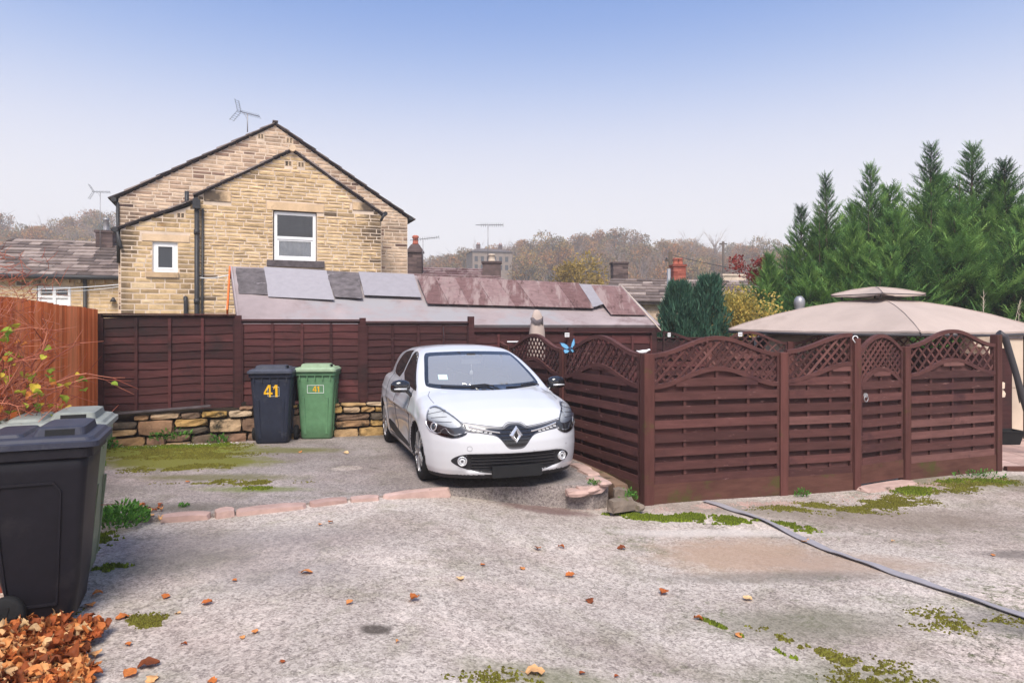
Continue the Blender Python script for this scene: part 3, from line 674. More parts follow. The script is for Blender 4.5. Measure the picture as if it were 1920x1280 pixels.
v1 = opening(FE, 534, 548, 302, 312); v2 = opening(FE, 558, 571, 304, 314); v3 = opening(FM, 483, 495, 251, 261); v4 = opening(FM, 536, 549, 258, 269); v5 = opening(FL, 331, 347, 399, 409)
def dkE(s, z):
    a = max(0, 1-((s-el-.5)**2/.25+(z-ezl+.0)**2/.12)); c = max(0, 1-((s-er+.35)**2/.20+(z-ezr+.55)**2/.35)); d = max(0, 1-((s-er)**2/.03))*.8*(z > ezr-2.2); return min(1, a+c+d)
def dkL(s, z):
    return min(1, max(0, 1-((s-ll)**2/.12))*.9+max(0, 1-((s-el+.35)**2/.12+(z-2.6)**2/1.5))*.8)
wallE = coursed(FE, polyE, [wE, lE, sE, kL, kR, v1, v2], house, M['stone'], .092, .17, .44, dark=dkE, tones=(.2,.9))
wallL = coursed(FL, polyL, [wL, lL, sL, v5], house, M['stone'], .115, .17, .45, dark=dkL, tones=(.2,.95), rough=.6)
wallM = coursed(FM, polyM, [v3, v4], house, M['stone_grey'], .092, .17, .46, tones=(.12,.95), rough=.6)
# flank walls
def flank(fr, s, z1, depth, parent, mat, sgn):
    MB().hexa([fr.P(s,0,-1.2), fr.P(s+sgn*.3,0,-1.2), fr.P(s+sgn*.3,-depth,-1.2), fr.P(s,-depth,-1.2), fr.P(s,0,z1), fr.P(s+sgn*.3,0,z1), fr.P(s+sgn*.3,-depth,z1), fr.P(s,-depth,z1)], .5).build('flank_wall', mat, parent)
for s, z1, sg in ((ml, mzl, 1), (mr_s, mzr, -1)): 
    f2 = Fr(FM.o-FM.n*.301, HU); flank(f2, s, z1, 8, house, M['stone_grey'], sg)
f3 = Fr(FE.o-FE.n*.301, HU); flank(f3, el, ezl, .95, house, M['stone'], 1); flank(f3, er, ezr, .95, house, M['stone'], -1)
f4 = Fr(FL.o-FL.n*.301, HU); flank(f4, ll, lzl, .95, house, M['stone'], 1)
def block(fr, o, parent, mat, name, pr=.03, tone=None): return MB().box(o[0]+.004, o[1]-.004, -pr, .1, o[2]+.004, o[3]-.004, tone, fr).build(name, mat, parent)
block(FE, lE, house, M['lintel'], 'lintel', .022, .6); block(FE, sE, house, M['sillstone'], 'sill', .08)
block(FL, lL, house, M['lintel'], 'lintel', .02, .8); block(FL, sL, house, M['lintel'], 'sill', .05, .4)
for fr, k in ((FE, kL), (FE, kR)): block(fr, k, house, M['lintel'], 'corner_stone', .025, .55)
def soot(mat, spots):      # smoke-blackened places on the masonry: (x, z, rx, rz) on the world axes
    t = mat.node_tree; p = [n for n in t.nodes if n.type == 'BSDF_PRINCIPLED'][0]; src = p.inputs['Base Color'].links[0].from_socket
    g = N(t, 'ShaderNodeNewGeometry'); nz_ = noise(t, 5, 5, .7, None, 'World'); nn_ = math_(t, 'MULTIPLY', math_(t, 'SUBTRACT', nz_.outputs[0], .5), 1.5)
    for (x, z, rx, rz_, k) in spots:
        mp = N(t, 'ShaderNodeMapping'); mp.inputs['Location'].default_value = (-x/rx, 0, -z/rz_); mp.inputs['Scale'].default_value = (1/rx, 0, 1/rz_); L(t, g, 'Position', mp, 0)
        ln = N(t, 'ShaderNodeVectorMath', operation='LENGTH'); L(t, mp, 0, ln, 0); v = math_(t, 'ADD', ln.outputs['Value'], nn_)
        r = N(t, 'ShaderNodeMapRange'); r.inputs[1].default_value = 1.3; r.inputs[2].default_value = .6; r.inputs[4].default_value = k; t.links.new(v, r.inputs[0])
        src = mixc(t, src, (.045,.036,.032), r.outputs[0])
    t.links.new(src, p.inputs['Base Color'])
def spot(fr, px, py, rx, rz_, k=.9): s_, z_ = onfr(fr, px, py); return (fr.P(s_, 0, 0).x, z_, rx, rz_, k)
SP_ = [spot(FE, 396, 366, .32, .22), spot(FE, 692, 392, .22, .24), spot(FE, 704, 420, .22, .45, .6), spot(FE, 470, 330, .5, .08, .4), spot(FE, 620, 318, .4, .08, .3)]
for m_ in ('lintel', 'stone'): soot(M[m_], SP_+([spot(FL, 236, 450, .25, .40, .7), spot(FL, 230, 520, .10, 1.0, .4), spot(FL, 310, 410, .35, .12, .5), spot(FL, 345, 500, .2, .3, .3)] if m_ == 'stone' else []))
soot(M['stone_grey'], [spot(FM, 232, 400, .3, .35, .5), spot(FM, 740, 430, .35, .3, .4), spot(FM, 520, 262, .5, .12, .3), spot(FM, 600, 330, .5, .12, .3)])
def vent(fr, o):
    mb = MB(); a, c, z0, z1 = o; mb.box(a, c, -.005, .05, z0, z1, .9, fr); f = mb.build('air_brick', M['lintel'], house); m2 = MB()
    for i in range(2):
        for j in range(4):
            x = a+.02+i*(c-a-.02)/2; z = z0+.015+j*(z1-z0-.02)/4; m2.box(x, x+(c-a)/2-.035, -.008, -.004, z, z+.018, .1, fr)
    tag(m2.build('vent_slot', M['dirt'], f), kind='stuff')
for fr, o in ((FE,v1),(FE,v2),(FM,v3),(FM,v4),(FL,v5)): vent(fr, o)
def frame_rect(mb, fr, a, c, z0, z1, t, d0, d1, tone=.5):
    mb.box(a, a+t, d0, d1, z0, z1, tone, fr); mb.box(c-t, c, d0, d1, z0, z1, tone, fr)
    mb.box(a+t, c-t, d0, d1, z0, z0+t, tone, fr); mb.box(a+t, c-t, d0, d1, z1-t, z1, tone, fr)
# upper sash window
a, c, z0, z1 = wE; a += .03; z1 -= .03
mb = MB(); frame_rect(mb, FE, a, c-.02, z0, z1, .075, .06, .12); wf = mb.build('window', M['upvc'], house)
zm = z0+(z1-z0)*.47
MB().box(a+.075, c-.095, .05, .11, zm-.035, zm+.035, .5, FE).build('transom', M['upvc'], wf)
mb = MB(); frame_rect(mb, FE, a+.075, c-.095, z0+.075, zm-.035, .045, .07, .105); mb.build('sash', M['upvc'], wf)
MB().box(a+.12, c-.14, .085, .09, z0+.12, zm-.08, .5, FE).build('pane', M['clear'], wf)
MB().box(a+.075, c-.095, .085, .09, zm+.035, z1-.075, .5, FE).build('pane', M['clear'], wf)
mb = MB()
for i in range(11): mb.box(a+.08, c-.1, .10, .115, zm+.14+i*.052, zm+.19+i*.052, i/11, FE)
tag(mb.build('roller_blind', M['blind'], wf), kind='stuff')
mb = MB(); n = 40; A = []; B_ = []
for i in range(n+1):
    s = a+.08+(c-a-.18)*i/n; d = .118+.010*math.sin(i*1.3)+.006*math.sin(i*.7)+(.03 if i in (18,19) else 0); A.append(FE.P(s, -d, z0+.08)); B_.append(FE.P(s, -d, zm-.02))
mb.strip(A, B_, .5, True); mb.build('net_curtain', M['curtain'], wf)
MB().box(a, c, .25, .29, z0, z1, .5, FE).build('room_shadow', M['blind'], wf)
# small window in the lean-to
a, c, z0, z1 = wL; mb = MB(); frame_rect(mb, FL, a, c, z0, z1, .075, .05, .12); w2 = mb.build('window', M['upvc'], house)
mb = MB(); frame_rect(mb, FL, a+.075, c-.075, z0+.075, z1-.075, .045, .04, .1); mb.build('sash', M['upvc'], w2)
MB().box(a+.12, c-.12, .07, .08, z0+.12, z1-.12, .5, FL).build('pane', M['glass'], w2)
# roofs with stepped verge slates
def roof(fr, sA, zA, sB, zB, back, parent, name='roof', over=.16, th=.06, step=.26, mat=None, flip=False, nrow=None):
    """slope from eave (sA,zA) up to ridge (sB,zB), running 'back' metres behind the wall"""
    mat = mat or M['slate']; d = Vector((sB-sA, zB-zA)); ln = d.length; d /= ln; nrm = Vector((-d.y, d.x)); nrm = -nrm if nrm.y < 0 else nrm
    A = Vector((sA, zA))-d*over; ln += over
    q = lambda t, hgt, dep: fr.P((A+d*t+nrm*hgt).x, -dep, (A+d*t+nrm*hgt).y)
    base = MB().hexa([q(0,0,-.05), q(ln,0,-.05), q(ln,0,back), q(0,0,back), q(0,.03,-.05), q(ln,.03,-.05), q(ln,.03,back), q(0,.03,back)], .1).build(name, mat, parent)
    t = -.04; i = 0
    while t < ln-.05:
        l = step*1.25; j = random.uniform(-.012,.012); e = -.09+random.uniform(-.03,.02)
        mb = MB(); h0 = .075+j*.5; h1 = .035
        mb.hexa([q(t,h0-.04,e), q(min(t+l,ln),h1-.004,e), q(min(t+l,ln),h1-.004,back*.12+.3), q(t,h0-.04,back*.12+.3), q(t,h0,e), q(min(t+l,ln),h1+.01,e), q(min(t+l,ln),h1+.01,back*.12+.3), q(t,h0,back*.12+.3)])
        mb.build('verge_slate', mat, base)
        MB().hexa([q(t,h0-.042,back*.12+.31), q(min(t+l,ln),h1-.004,back*.12+.31), q(min(t+l,ln),h1-.004,back), q(t,h0-.042,back), q(t,h0,back*.12+.31), q(min(t+l,ln),h1+.008,back*.12+.31), q(min(t+l,ln),h1+.008,back), q(t,h0,back)]).build('slate_row', mat, base)
        t += step; i += 1
    return base, q, ln
roof(FM, ml-.02, mzl+.03, ma, mz+.03, 8, house, step=.42); roof(FM, mr_s+.02, mzr+.03, ma, mz+.03, 8, house, step=.42)
MB().box(ma-.07, ma+.07, -.10, 8, mz+.09, mz+.125, .4, FM).build('ridge_tile', M['slate'], house)
roof(FE, el, ezl+.02, ea, ez+.02, 1.26, house, over=.05, step=.36); roof(FE, er, ezr+.02, ea, ez+.02, 1.26, house, over=.05, step=.36)
mb = MB(); mb.tube([FE.P(ea, .14, ez+.07), FE.P(ea, -1.2, ez+.07)], .085, 8, .9); mb.build('ridge_tile', M['lintel'], house)
roof(FL, ll, lzl+.02, el-.05, lzr+.06, 1.2, house, over=.16, step=.34)
# gutters and pipes
mb = MB(); g0, gz0 = onfr(FE, 366, 376); mb.tube([FE.P(g0+.02,.12,gz0), FE.P(g0+.02,-1.0,gz0)], .07, 8, .5); mb.box(g0-.05, g0+.12, -.24, -.06, gz0-.22, gz0+.0, .5, FE); mb.build('hopper', M['pipe'], house)
dp = MB(); dp.tube([FE.P(g0+.04,.12,gz0-.1), FE.P(g0+.04,.12,-1)], .055, 10, .5)
for z in (3.9, 2.2, .8): dp.tube([FE.P(g0+.04,.12,z), FE.P(g0+.04,.12,z+.12)], .068, 10, .5)
dp.build('downpipe', M['pipe'], house)
dp = MB(); dp.tube([FE.P(g0+.17,.05,gz0-.2), FE.P(g0+.15,.05,-1)], .03, 8, .5); dp.build('waste_pipe', M['pipe'], house)
g1, gz1 = onfr(FE, 722, 402); mb = MB(); mb.tube([FE.P(g1-.02,.16,gz1), FE.P(g1-.02,-1.,gz1)], .06, 8, .5); mb.tube([FE.P(g1-.05,.14,gz1-.02), FE.P(g1-.13,.06,gz1-.2)], .035, 8, .5); mb.build('gutter', M['pipe'], house)
g2, gz2 = onfr(FL, 217, 431); mb = MB(); mb.tube([FL.P(g2,.14,gz2), FL.P(g2,-1.1,gz2)], .065, 8, .5); mb.tube([FL.P(g2+.04,.1,gz2-.05), FL.P(g2+.10,.05,gz2-.35), FL.P(ll+.03,.06,gz2-.45)], .04, 8, .5); mb.build('gutter', M['pipe'], house)
s_, z_ = onfr(FM, 214, 375); mb = MB(); mb.tube([FM.P(s_+.0,.12,z_), FM.P(s_+.0,-7.9,z_)], .065, 8, .5); mb.tube([FM.P(s_+.08,.03,z_-.06), FM.P(s_+.1,.03,z_-1.6)], .04, 8, .5); mb.build('gutter', M['pipe'], house)
s_, z_ = onfr(FM, 769, 410); mb = MB(); mb.tube([FM.P(s_,.10,z_), FM.P(s_,-7.9,z_)], .06, 8, .5); mb.build('gutter', M['pipe'], house)
s_, z_ = onfr(FL, 348, 352); mb = MB(); mb.tube([FL.P(s_,-.5,z_-.6), FL.P(s_,-.5,z_+.0)], .055, 8, .5); mb.build('vent_pipe', M['pipe'], house)
s_, z_ = onfr(FL, 348, 558); mb = MB(); mb.tube([FL.P(s_,.0,z_), FL.P(s_,.07,z_), FL.P(s_+.01,.08,z_-.1), FL.P(s_+.01,.08,-1)], .05, 8, .5); mb.build('soil_pipe', M['pipe'], house)
# stones: the 300 that show largest are parts, the others one part per wall
def seen(fr, vs):
    c = sum((Vector(v) for v in vs[4:8]), Vector())/4; return c.z > 1.95 and not (c.z < 3.05 and c.x > -5.6)
vis = [q for q in ALLST if seen(q[6], q[1])]
vis.sort(key=lambda q: -q[0]); big = set(id(q) for q in vis[:300])
rest = {}
for q in ALLST:
    if id(q) in big: MB().add(q[1], q[2], q[3]).build('stone', q[5], q[4])
    else: rest.setdefault(q[4].name, (MB(), q[5], q[4]))[0].add(q[1], q[2], q[3])
for mb, mt, w in rest.values(): tag(mb.build('small_stones', mt, w), kind='stuff')

def aerial(name, label, base, hgt, az, boom=.9, group='television aerials', scale=1., rise=0., grid=True):
    t = thing(name, label, 'aerial', base); b = Vector(base); top = b+Vector((0,0,hgt))
    MB().tube([b, top], .018*scale, 6, .5).build('mast', M['metal'], t)
    d = Vector((math.cos(az), math.sin(az), rise)).normalized(); sd = Vector((-d.y, d.x, 0)).normalized(); up = sd.cross(d)*-1
    mb = MB(); mb.tube([top-d*boom*.45, top+d*boom*.55], .011*scale, 5, .5); mb.build('boom', M['darkmetal'], t)
    mb = MB()
    for i in range(11):
        p = top+d*boom*(-.25+i*.08); l = .11*scale
        mb.tube([p-sd*l+up*l*.5, p+sd*l-up*l*.5], .006*scale, 4, .5, True, False)
    mb.build('elements', M['darkmetal'], t)['kind'] = 'stuff'
    if grid:
        mb = MB(); p0 = top-d*boom*.38
        for sg in (1, -1):
            for k in range(5):
                q = p0-d*.05*k*scale+up*sg*(.05+.075*k)*scale; mb.tube([q-sd*.15*scale, q+sd*.15*scale], .006*scale, 4, .5, True, False)
            for e in (-.1, .1): mb.tube([p0+sd*e*scale, p0-d*.22*scale+up*sg*.38*scale+sd*e*scale], .007*scale, 4, .5, True, False)
        mb.build('reflector', M['darkmetal'], t)
        MB().tube([top-Vector((0,0,.18)), top-d*boom*.16+Vector((0,0,-.02))], .007*scale, 4, .5).build('brace', M['metal'], t)
    return t
p = at(464, 248, 21.0); aerial('roof_aerial', 'television aerial with reflector above the big gable ridge', p, (248-213)/1300*21, R(-15), .8, rise=-.3, scale=.85)
p = at(188, 470, 25.5); aerial('roof_aerial', 'tall thin television aerial rising beside the house left corner', p, 110/1300*25.5, R(10), .6, scale=.7)
p = at(915, 500, 33); aerial('roof_aerial', 'slim aerial on a tall pole above the small yellow chimney', p, 78/1300*33, R(0), 1.3, grid=False, scale=1.3)
p = at(793, 500, 31); aerial('roof_aerial', 'short aerial clamped beside the chimney with a red pot', p, 52/1300*31, R(4), 1.3, grid=False, scale=1.1, rise=.12)

# ------------------------------------------------------------------ shared small buildings
def slate_roof(parent, P00, P10, P01, rows, wmin, wmax, mat, partlimit=300, th=.03, name='roof', thick=.12, single='slate', tones=None):
    """P00 eave start, P10 eave end, P01 ridge start: rows of separate slates laid on a slab"""
    P00, P10, P01 = map(Vector, (P00, P10, P01)); u = P10-P00; lu = u.length; u = u/lu; v = P01-P00; lv = v.length; v = v/lv; n = u.cross(v).normalized(); n = -n if n.z < 0 else n
    q = lambda a, b_, h: P00+u*a+v*b_+n*h
    base = MB().hexa([q(0,0,-thick), q(lu,0,-thick), q(lu,lv,-thick), q(0,lv,-thick), q(0,0,0), q(lu,0,0), q(lu,lv,0), q(0,lv,0)], .2).build(name, mat, parent)
    cnt = 0; rest_ = MB()
    for r in range(rows):
        b0 = lv*r/rows-(.05 if r == 0 else 0); b1 = min(lv, lv*(r+1)/rows+.04); a = -random.random()*wmin
        while a < lu:
            w = random.uniform(wmin, wmax); a0, a1 = max(a, 0)+.006, min(a+w, lu)-.006
            if a1-a0 > .03:
                j = random.uniform(-.012,.012); h = th*random.uniform(.8,1.5)
                p = [q(a0,b0+j,.01), q(a1,b0+j,.01), q(a1,b1,.004), q(a0,b1,.004), q(a0,b0+j,.012+h), q(a1,b0+j,.012+h), q(a1,b1,.014), q(a0,b1,.014)]
                tn = random.random() if tones is None else random.uniform(*tones)
                if cnt < partlimit: MB().hexa(p, tn).build(single, mat, base); cnt += 1
                else: rest_.hexa(p, tn)
            a += w
    if rest_.v: tag(rest_.build('small_slates', mat, base), kind='stuff')
    return base, q, lu, lv
# cottage at the left
cot = thing('stone_cottage', 'low stone cottage with weathered slate roof left of the tall house', 'cottage', (-15, 25, -2))
FC = Fr(at(150, 612, 24.5), (math.cos(R(17)), math.sin(R(17))))
sa, za = onfr(FC, -60, 508); sb, zb = onfr(FC, 222, 524); za = zb = (za+zb)/2
ww = opening(FC, 69, 133, 536, 600); ww = (ww[0], ww[1], ww[2], ww[3]); lw = (ww[0]-.1, ww[1]+.1, ww[3], ww[3]+.25)
ALLST.clear()
wc = coursed(FC, [(sa, -3), (sb+2.5, -3), (sb+2.5, za-.1), (sa, za-.1)], [ww, lw], cot, M['stone'], .13, .25, .6, zfloor=-3, rough=.5, tones=(.2,.95))
vis = sorted([q for q in ALLST if q[1][4].z > 1.9], key=lambda q: -q[0]); big = set(id(q) for q in vis[:150]); mb = MB()
for q in ALLST:
    if id(q) in big: MB().add(q[1], q[2], q[3]).build('stone', q[5], q[4])
    else: mb.add(q[1], q[2], q[3])
tag(mb.build('small_stones', M['stone'], wc), kind='stuff')
block(FC, lw, cot, M['lintel'], 'lintel', .03, .7)
a, c, z0, z1 = ww; mb = MB(); frame_rect(mb, FC, a+.02, c-.02, z0, z1-.01, .08, .03, .1); cw = mb.build('window', M['upvc'], cot)
mm = (a+c)/2; MB().box(mm-.05, mm+.05, .025, .095, z0+.08, z1-.09, .5, FC).build('mullion', M['upvc'], cw)
zt_ = z1-.42; MB().box(a+.1, mm-.05, .028, .09, zt_, zt_+.09, .5, FC).build('transom', M['upvc'], cw); MB().box(mm+.05, c-.1, .028, .09, zt_, zt_+.09, .5, FC).build('transom', M['upvc'], cw)
for (x0, x1) in ((a+.1, mm-.05), (mm+.05, c-.1)):
    MB().box(x0+.04, x1-.04, .07, .08, zt_+.13, z1-.14, .5, FC).build('pane', M['glass'], cw); MB().box(x0, x1, .07, .08, z0+.08, zt_, .5, FC).build('pane', M['curtain'], cw)
ov = FC.n*.22; P0_ = FC.P(sa, .22, za); P1_ = FC.P(sb+2.4, .22, za); P2_ = FC.P(sa, -3.6, za+1.62)
slate_roof(cot, P0_, P1_, P2_, 11, .35, .75, M['slate_pale'], 290, .035)
mb = MB(); mb.tube([FC.P(sa,.28,za-.06), FC.P(sb+1.9,.28,za-.06)], .075, 8, .5); mb.build('gutter', M['pipe'], cot)
mb = MB(); s_, _ = onfr(FC, 161, 560); mb.tube([FC.P(s_,.1,za-.1), FC.P(s_,.1,-3)], .06, 8, .5); mb.build('downpipe', M['pipe'], cot)
for px in range(20, 210, 22):
    s_, _ = onfr(FC, px, 530); MB().box(s_-.04, s_+.04, -.2, -.01, za-.24, za-.12, .3, FC).build('gutter_bracket', M['stone'], cot)
def chimney(parent, c, w, d, z0, z1, mat, potmat=None, pots=1, poth=.4, cap=True, rz=R(17), brick=True, potr=.11, name='chimney'):
    f = Fr((c[0], c[1], 0), (math.cos(rz), math.sin(rz)))
    ch = MB().box(-w/2, w/2, -d/2, d/2, z0, z1, .4, f).build(name, mat, parent)
    if brick:      # courses standing a little proud
        z = z0+.01; r = 0
        while z < z1-.05:
            for k in range(2):
                a0 = -w/2-.006 if k == 0 else (.0+(r % 2-.5)*w*.3)+.004; a1 = w/2+.006 if k == 1 else (.0+(r % 2-.5)*w*.3)-.004
                MB().box(a0, a1, -d/2-.008, d/2+.008, z, z+.085, None, f).build('brick', mat, ch)
            z += .10; r += 1
    if cap: MB().box(-w/2-.05, w/2+.05, -d/2-.05, d/2+.05, z1, z1+.09, .2, f).build('cap', mat, ch)
    for k in range(pots):
        x = (k-(pots-1)/2)*w/max(pots,1)*.8; p = f.P(x, 0, z1+(.09 if cap else 0))
        MB().lathe([(potr*1.15, 0), (potr, .06), (potr*.85, poth*.8), (potr*1.05, poth*.84), (potr*.9, poth)], p, 12, .5).build('pot', potmat or M['terracotta'], ch)
    return ch
c = at(199, 470, 27.5); chimney(cot, (c.x, c.y), .58, .6, c.z-.6, c.z+.68, M['darkbrick'], M['metal'], 1, .52, rz=R(17))
mb = MB(); s_, z_ = onfr(FC, 214, 566); mb.lathe([(.12,0),(.03,.16)], FC.P(s_, .12, z_), 8, .5); tag(mb.build('outdoor_lamp', M['darkmetal']), 'small dark cone lamp on the cottage wall near the corner', 'lamp')
# cables and a clothes line
def wire(label, pts, r=.008, mat='white', sag=.0):
    P = [Vector(p) for p in pts]; out = []
    for i in range(len(P)-1):
        for k in range(9): t = k/8; q = P[i].lerp(P[i+1], t); q.z -= sag*4*t*(1-t); out.append(q)
    return tag(MB().tube(out, r, 5, .5).build('cable', M[mat]), label, 'cable', None)
wire('white line sagging from the cottage towards the shed peak', [at(60, 543, 21), at(368, 519, 17.6), at(432, 515, 14.0)], .012, 'white', .05)
wire('thin white line strung low past the lean-to wall', [at(60, 548, 21), at(250, 534, 19)], .009, 'white', .06)
wire('dark overhead cable running right from the wooden pole', [at(1258, 478, 40), at(1500, 520, 38)], .02, 'pipe', .15)

# ------------------------------------------------------------------ long felted shed behind the fence
shed = thing('felted_shed', 'long low shed roofed with patched pinkish felt and grey sheets', 'shed', (-1, 12.8, -.5))
EL, ER = at(449, 600, 11.75), at(1238, 619, 13.5); EL.z = ER.z = 1.67; ER.x += .0
RL, RR = at(436, 499, 13.6), at(1165, 536, 15.35)
nrm_s = (ER-EL).cross(RL-EL).normalized()
def sp(px, py, h=0.):     # pixel -> roof plane
    d = Vector(((px-960)/1300, 1, (612-py)/1300)); o = Vector((0,0,H)); t = (EL-o).dot(nrm_s)/d.dot(nrm_s); return o+d*t+nrm_s*h
ns = nrm_s if nrm_s.z > 0 else -nrm_s
def sheet(name, pts, h, th, mat, tone=None, wob=.0, nseg=6):
    P = []
    for i in range(len(pts)):
        a, c = sp(*pts[i]), sp(*pts[(i+1) % len(pts)])
        for k in range(nseg): q = a.lerp(c, k/nseg); P.append(q+Vector((random.uniform(-wob,wob), random.uniform(-wob,wob), 0)))
    n = len(P); vs = [p+ns*h for p in P]+[p+ns*(h+th) for p in P]
    return MB().add(vs, [tuple(range(n))[::-1], tuple(range(n, 2*n))]+[(i,(i+1)%n,n+(i+1)%n,n+i) for i in range(n)], tone).build(name, mat, shed_roof)
shed_roof = None
mb = MB(); mb.add([EL, ER, RR, RL]+[p-ns*.06 for p in (EL, ER, RR, RL)], [(0,1,2,3), (7,6,5,4), (0,4,5,1), (1,5,6,2), (2,6,7,3), (3,7,4,0)], .5); shed_roof = mb.build('roof', M['felt'], shed)
sheet('felt_strip', [(442,503),(497,504),(503,553),(448,551)], .002, .008, M['felt_dark'], .3, .012)
sheet('felt_strip', [(611,508),(673,512),(680,560),(627,557)], .002, .008, M['felt_dark'], .6, .012)
sheet('roof_sheet', [(495,501),(612,508),(627,563),(503,557)], .007, .006, M['felt_grey'], .9, .003)
sheet('roof_sheet', [(672,510),(776,515),(790,558),(683,554)], .007, .006, M['felt_grey'], .5, .004)
xs_ = [781, 815, 852, 893, 930, 967, 1005, 1043, 1085]; xb = [801, 842, 880, 925, 966, 1003, 1040, 1078, 1113]
for i in range(8):
    yt = lambda x: 517+(x-781)*.046; yb = lambda x: 569.5+(x-801)*.028
    sheet('corrugated_sheet', [(xs_[i]+.3,yt(xs_[i])),(xs_[i+1],yt(xs_[i+1])),(xb[i+1],yb(xb[i+1])),(xb[i]+.3,yb(xb[i]))], .003, .004+.003*(i%2), M['felt_brown'], [.3,.85,.45,.8,.35,.75,.6,.3][i], .003)
sheet('felt_strip', [(1085,533),(1107,535),(1130,571),(1112,577)], .004, .012, M['felt_grey'], .3, .015)
sheet('roof_sheet', [(1104,535),(1163,537),(1212,591),(1146,590)], .003, .005, M['felt_brown'], .55, .005)
mb = MB(); mb.tube([sp(1165,536,.01), sp(1239,620,.01)], .010, 6, .9); mb.build('verge_strip', M['cream'], shed)
mb = MB(); mb.obox(sp(436,500,.0)-Vector((.03,0,.05)), sp(450,600,.0)-Vector((.03,0,.05)), .03, .15, tone=.9); mb.build('barge_board', M['felt'], shed)
mb = MB(); q0 = at(426, 586, 12.6); mb.obox(RL+Vector((-.05,0,-.05)), q0, .03, .14, tone=.3); mb.build('barge_board', M['orange'], shed)
dz_ = Vector((0,0,1)); GB = [RL+Vector((.02,.3,-.1)), EL+Vector((0,.25,-.12)), Vector((EL.x,EL.y+.25,-.6)), Vector((RL.x-.1,RL.y+.3,-.6))]
MB().add(GB+[g+Vector((.05,.02,0)) for g in GB], [(0,1,2,3),(7,6,5,4),(0,4,5,1),(1,5,6,2),(2,6,7,3),(3,7,4,0)], .5).build('end_wall', M['dirt'], shed)
f5 = Fr((EL.x, EL.y+.15, 0), (ER.x-EL.x, ER.y-EL.y)); ln5 = (ER-EL).length
MB().box(.05, ln5-.05, .0, .06, -.6, 1.58, .4, f5).build('front_wall', M['wine_dark'], shed)
MB().box(.0, ln5, -.12, -.02, 1.53, 1.62, .2, f5).build('eave_board', M['wine_dark'], shed)
g5 = [ER+Vector((-.1,.2,-.1)), RR+Vector((-.1,-.1,-.1)), Vector((RR.x-.1,RR.y-.1,-.8)), Vector((ER.x-.1,ER.y+.2,-.8))]
MB().add(g5+[g+Vector((-.05,.02,0)) for g in g5], [(0,1,2,3),(7,6,5,4),(0,4,5,1),(1,5,6,2),(2,6,7,3),(3,7,4,0)], .5).build('end_wall', M['wine_dark'], shed)
bp2 = [RL, RR, RR+Vector((-.7,2.2,-1.2)), RL+Vector((-.7,2.2,-1.2))]
MB().add(bp2+[g-Vector((0,0,.06)) for g in bp2], [(0,1,2,3),(7,6,5,4),(0,4,5,1),(1,5,6,2),(2,6,7,3),(3,7,4,0)], .5).build('rear_roof', M['felt'], shed)

# ------------------------------------------------------------------ roofs and chimneys beyond
tb = thing('tiled_bungalow', 'red brown tiled roof with small chimney just behind the shed', 'house', (-3.5, 32, -3))
e0, e1, r0 = at(700, 521, 29), at(945, 526, 31), at(760, 499, 33.5); r0.x -= 1.4
slate_roof(tb, e0, e1, e0+(r0-e0), 5, .55, .8, M['felt_brown'], 290, .05, single='tile')
MB().box(0, 6.5, .3, 3, -6, e0.z-.2, .5, Fr((e0.x, e0.y, 0), (e1-e0))).build('wall', M['cream'], tb)
c = at(779, 500, 31.5); ch = chimney(tb, (c.x, c.y), .62, .55, c.z-1.6, c.z+.62, M['darkbrick'], M['metal'], 0, rz=0, cap=False)
MB().rings([[Vector((c.x+a*w_, c.y+b_*w_, z)) for a, b_ in ((-1,-1),(1,-1),(1,1),(-1,1))] for w_, z in ((.36, c.z+.625), (.36, c.z+.70), (.17, c.z+1.0))], .3).build('stepped_cap', M['darkbrick'], ch)
MB().lathe([(.16,0),(.13,.08),(.11,.26),(.15,.30),(.15,.38),(.10,.42)], (c.x, c.y, c.z+1.0), 12, .5).build('pot', M['terracotta'], ch)
c = at(922, 503, 32.5); ch = chimney(tb, (c.x, c.y), .85, .5, c.z-.8, c.z+.22, M['darkbrick'], M['cream'], 1, .35, rz=0, brick=False, potr=.17)
rc = thing('distant_cottage', 'low cottage with brown slate roof behind the blue green conifer', 'cottage', (6, 29, -4))
e0, e1 = at(1130, 566, 27), at(1440, 566, 28.5); r0 = at(1145, 533, 31); r1 = at(1410, 531, 32.5)
e0.z = e1.z = (e0.z+e1.z)/2; r0.z = e0.z+1.15
slate_roof(rc, e0, e1, r0, 8, .4, .9, M['slate_pale'], 290, .04)
FR_ = Fr((e0.x, e0.y+.3, 0), (e1-e0)); ALLST.clear()
wr = coursed(FR_, [(0.1,-5),(6.7,-5),(6.7,e0.z-.05),(.1,e0.z-.05)], [], rc, M['stone_grey'], .14, .3, .7, zfloor=-2.5, rough=.6, tones=(.5,1))
mb = MB()
for i, q in enumerate(sorted([q for q in ALLST], key=lambda q: -q[0])):
    if i < 60 and q[1][4].z > 1: MB().add(q[1], q[2], q[3]).build('stone', q[5], q[4])
    else: mb.add(q[1], q[2], q[3])
tag(mb.build('small_stones', M['stone_grey'], wr), kind='stuff')
MB().box(0, 6.6, .3, 3.5, -5, e0.z-.1, .5, FR_).build('body', M['mortar'], rc)
c = at(1271, 530, 31.5); chimney(rc, (c.x, c.y), .56, .5, c.z-.4, c.z+.72, M['redbrick'], M['terracotta'], 2, .3, rz=R(5), potr=.12)
c = at(1161, 528, 34); ch = chimney(rc, (c.x, c.y), .72, .6, c.z-1.5, c.z+.85, M['darkbrick'], M['darkbrick'], 0, rz=R(5))
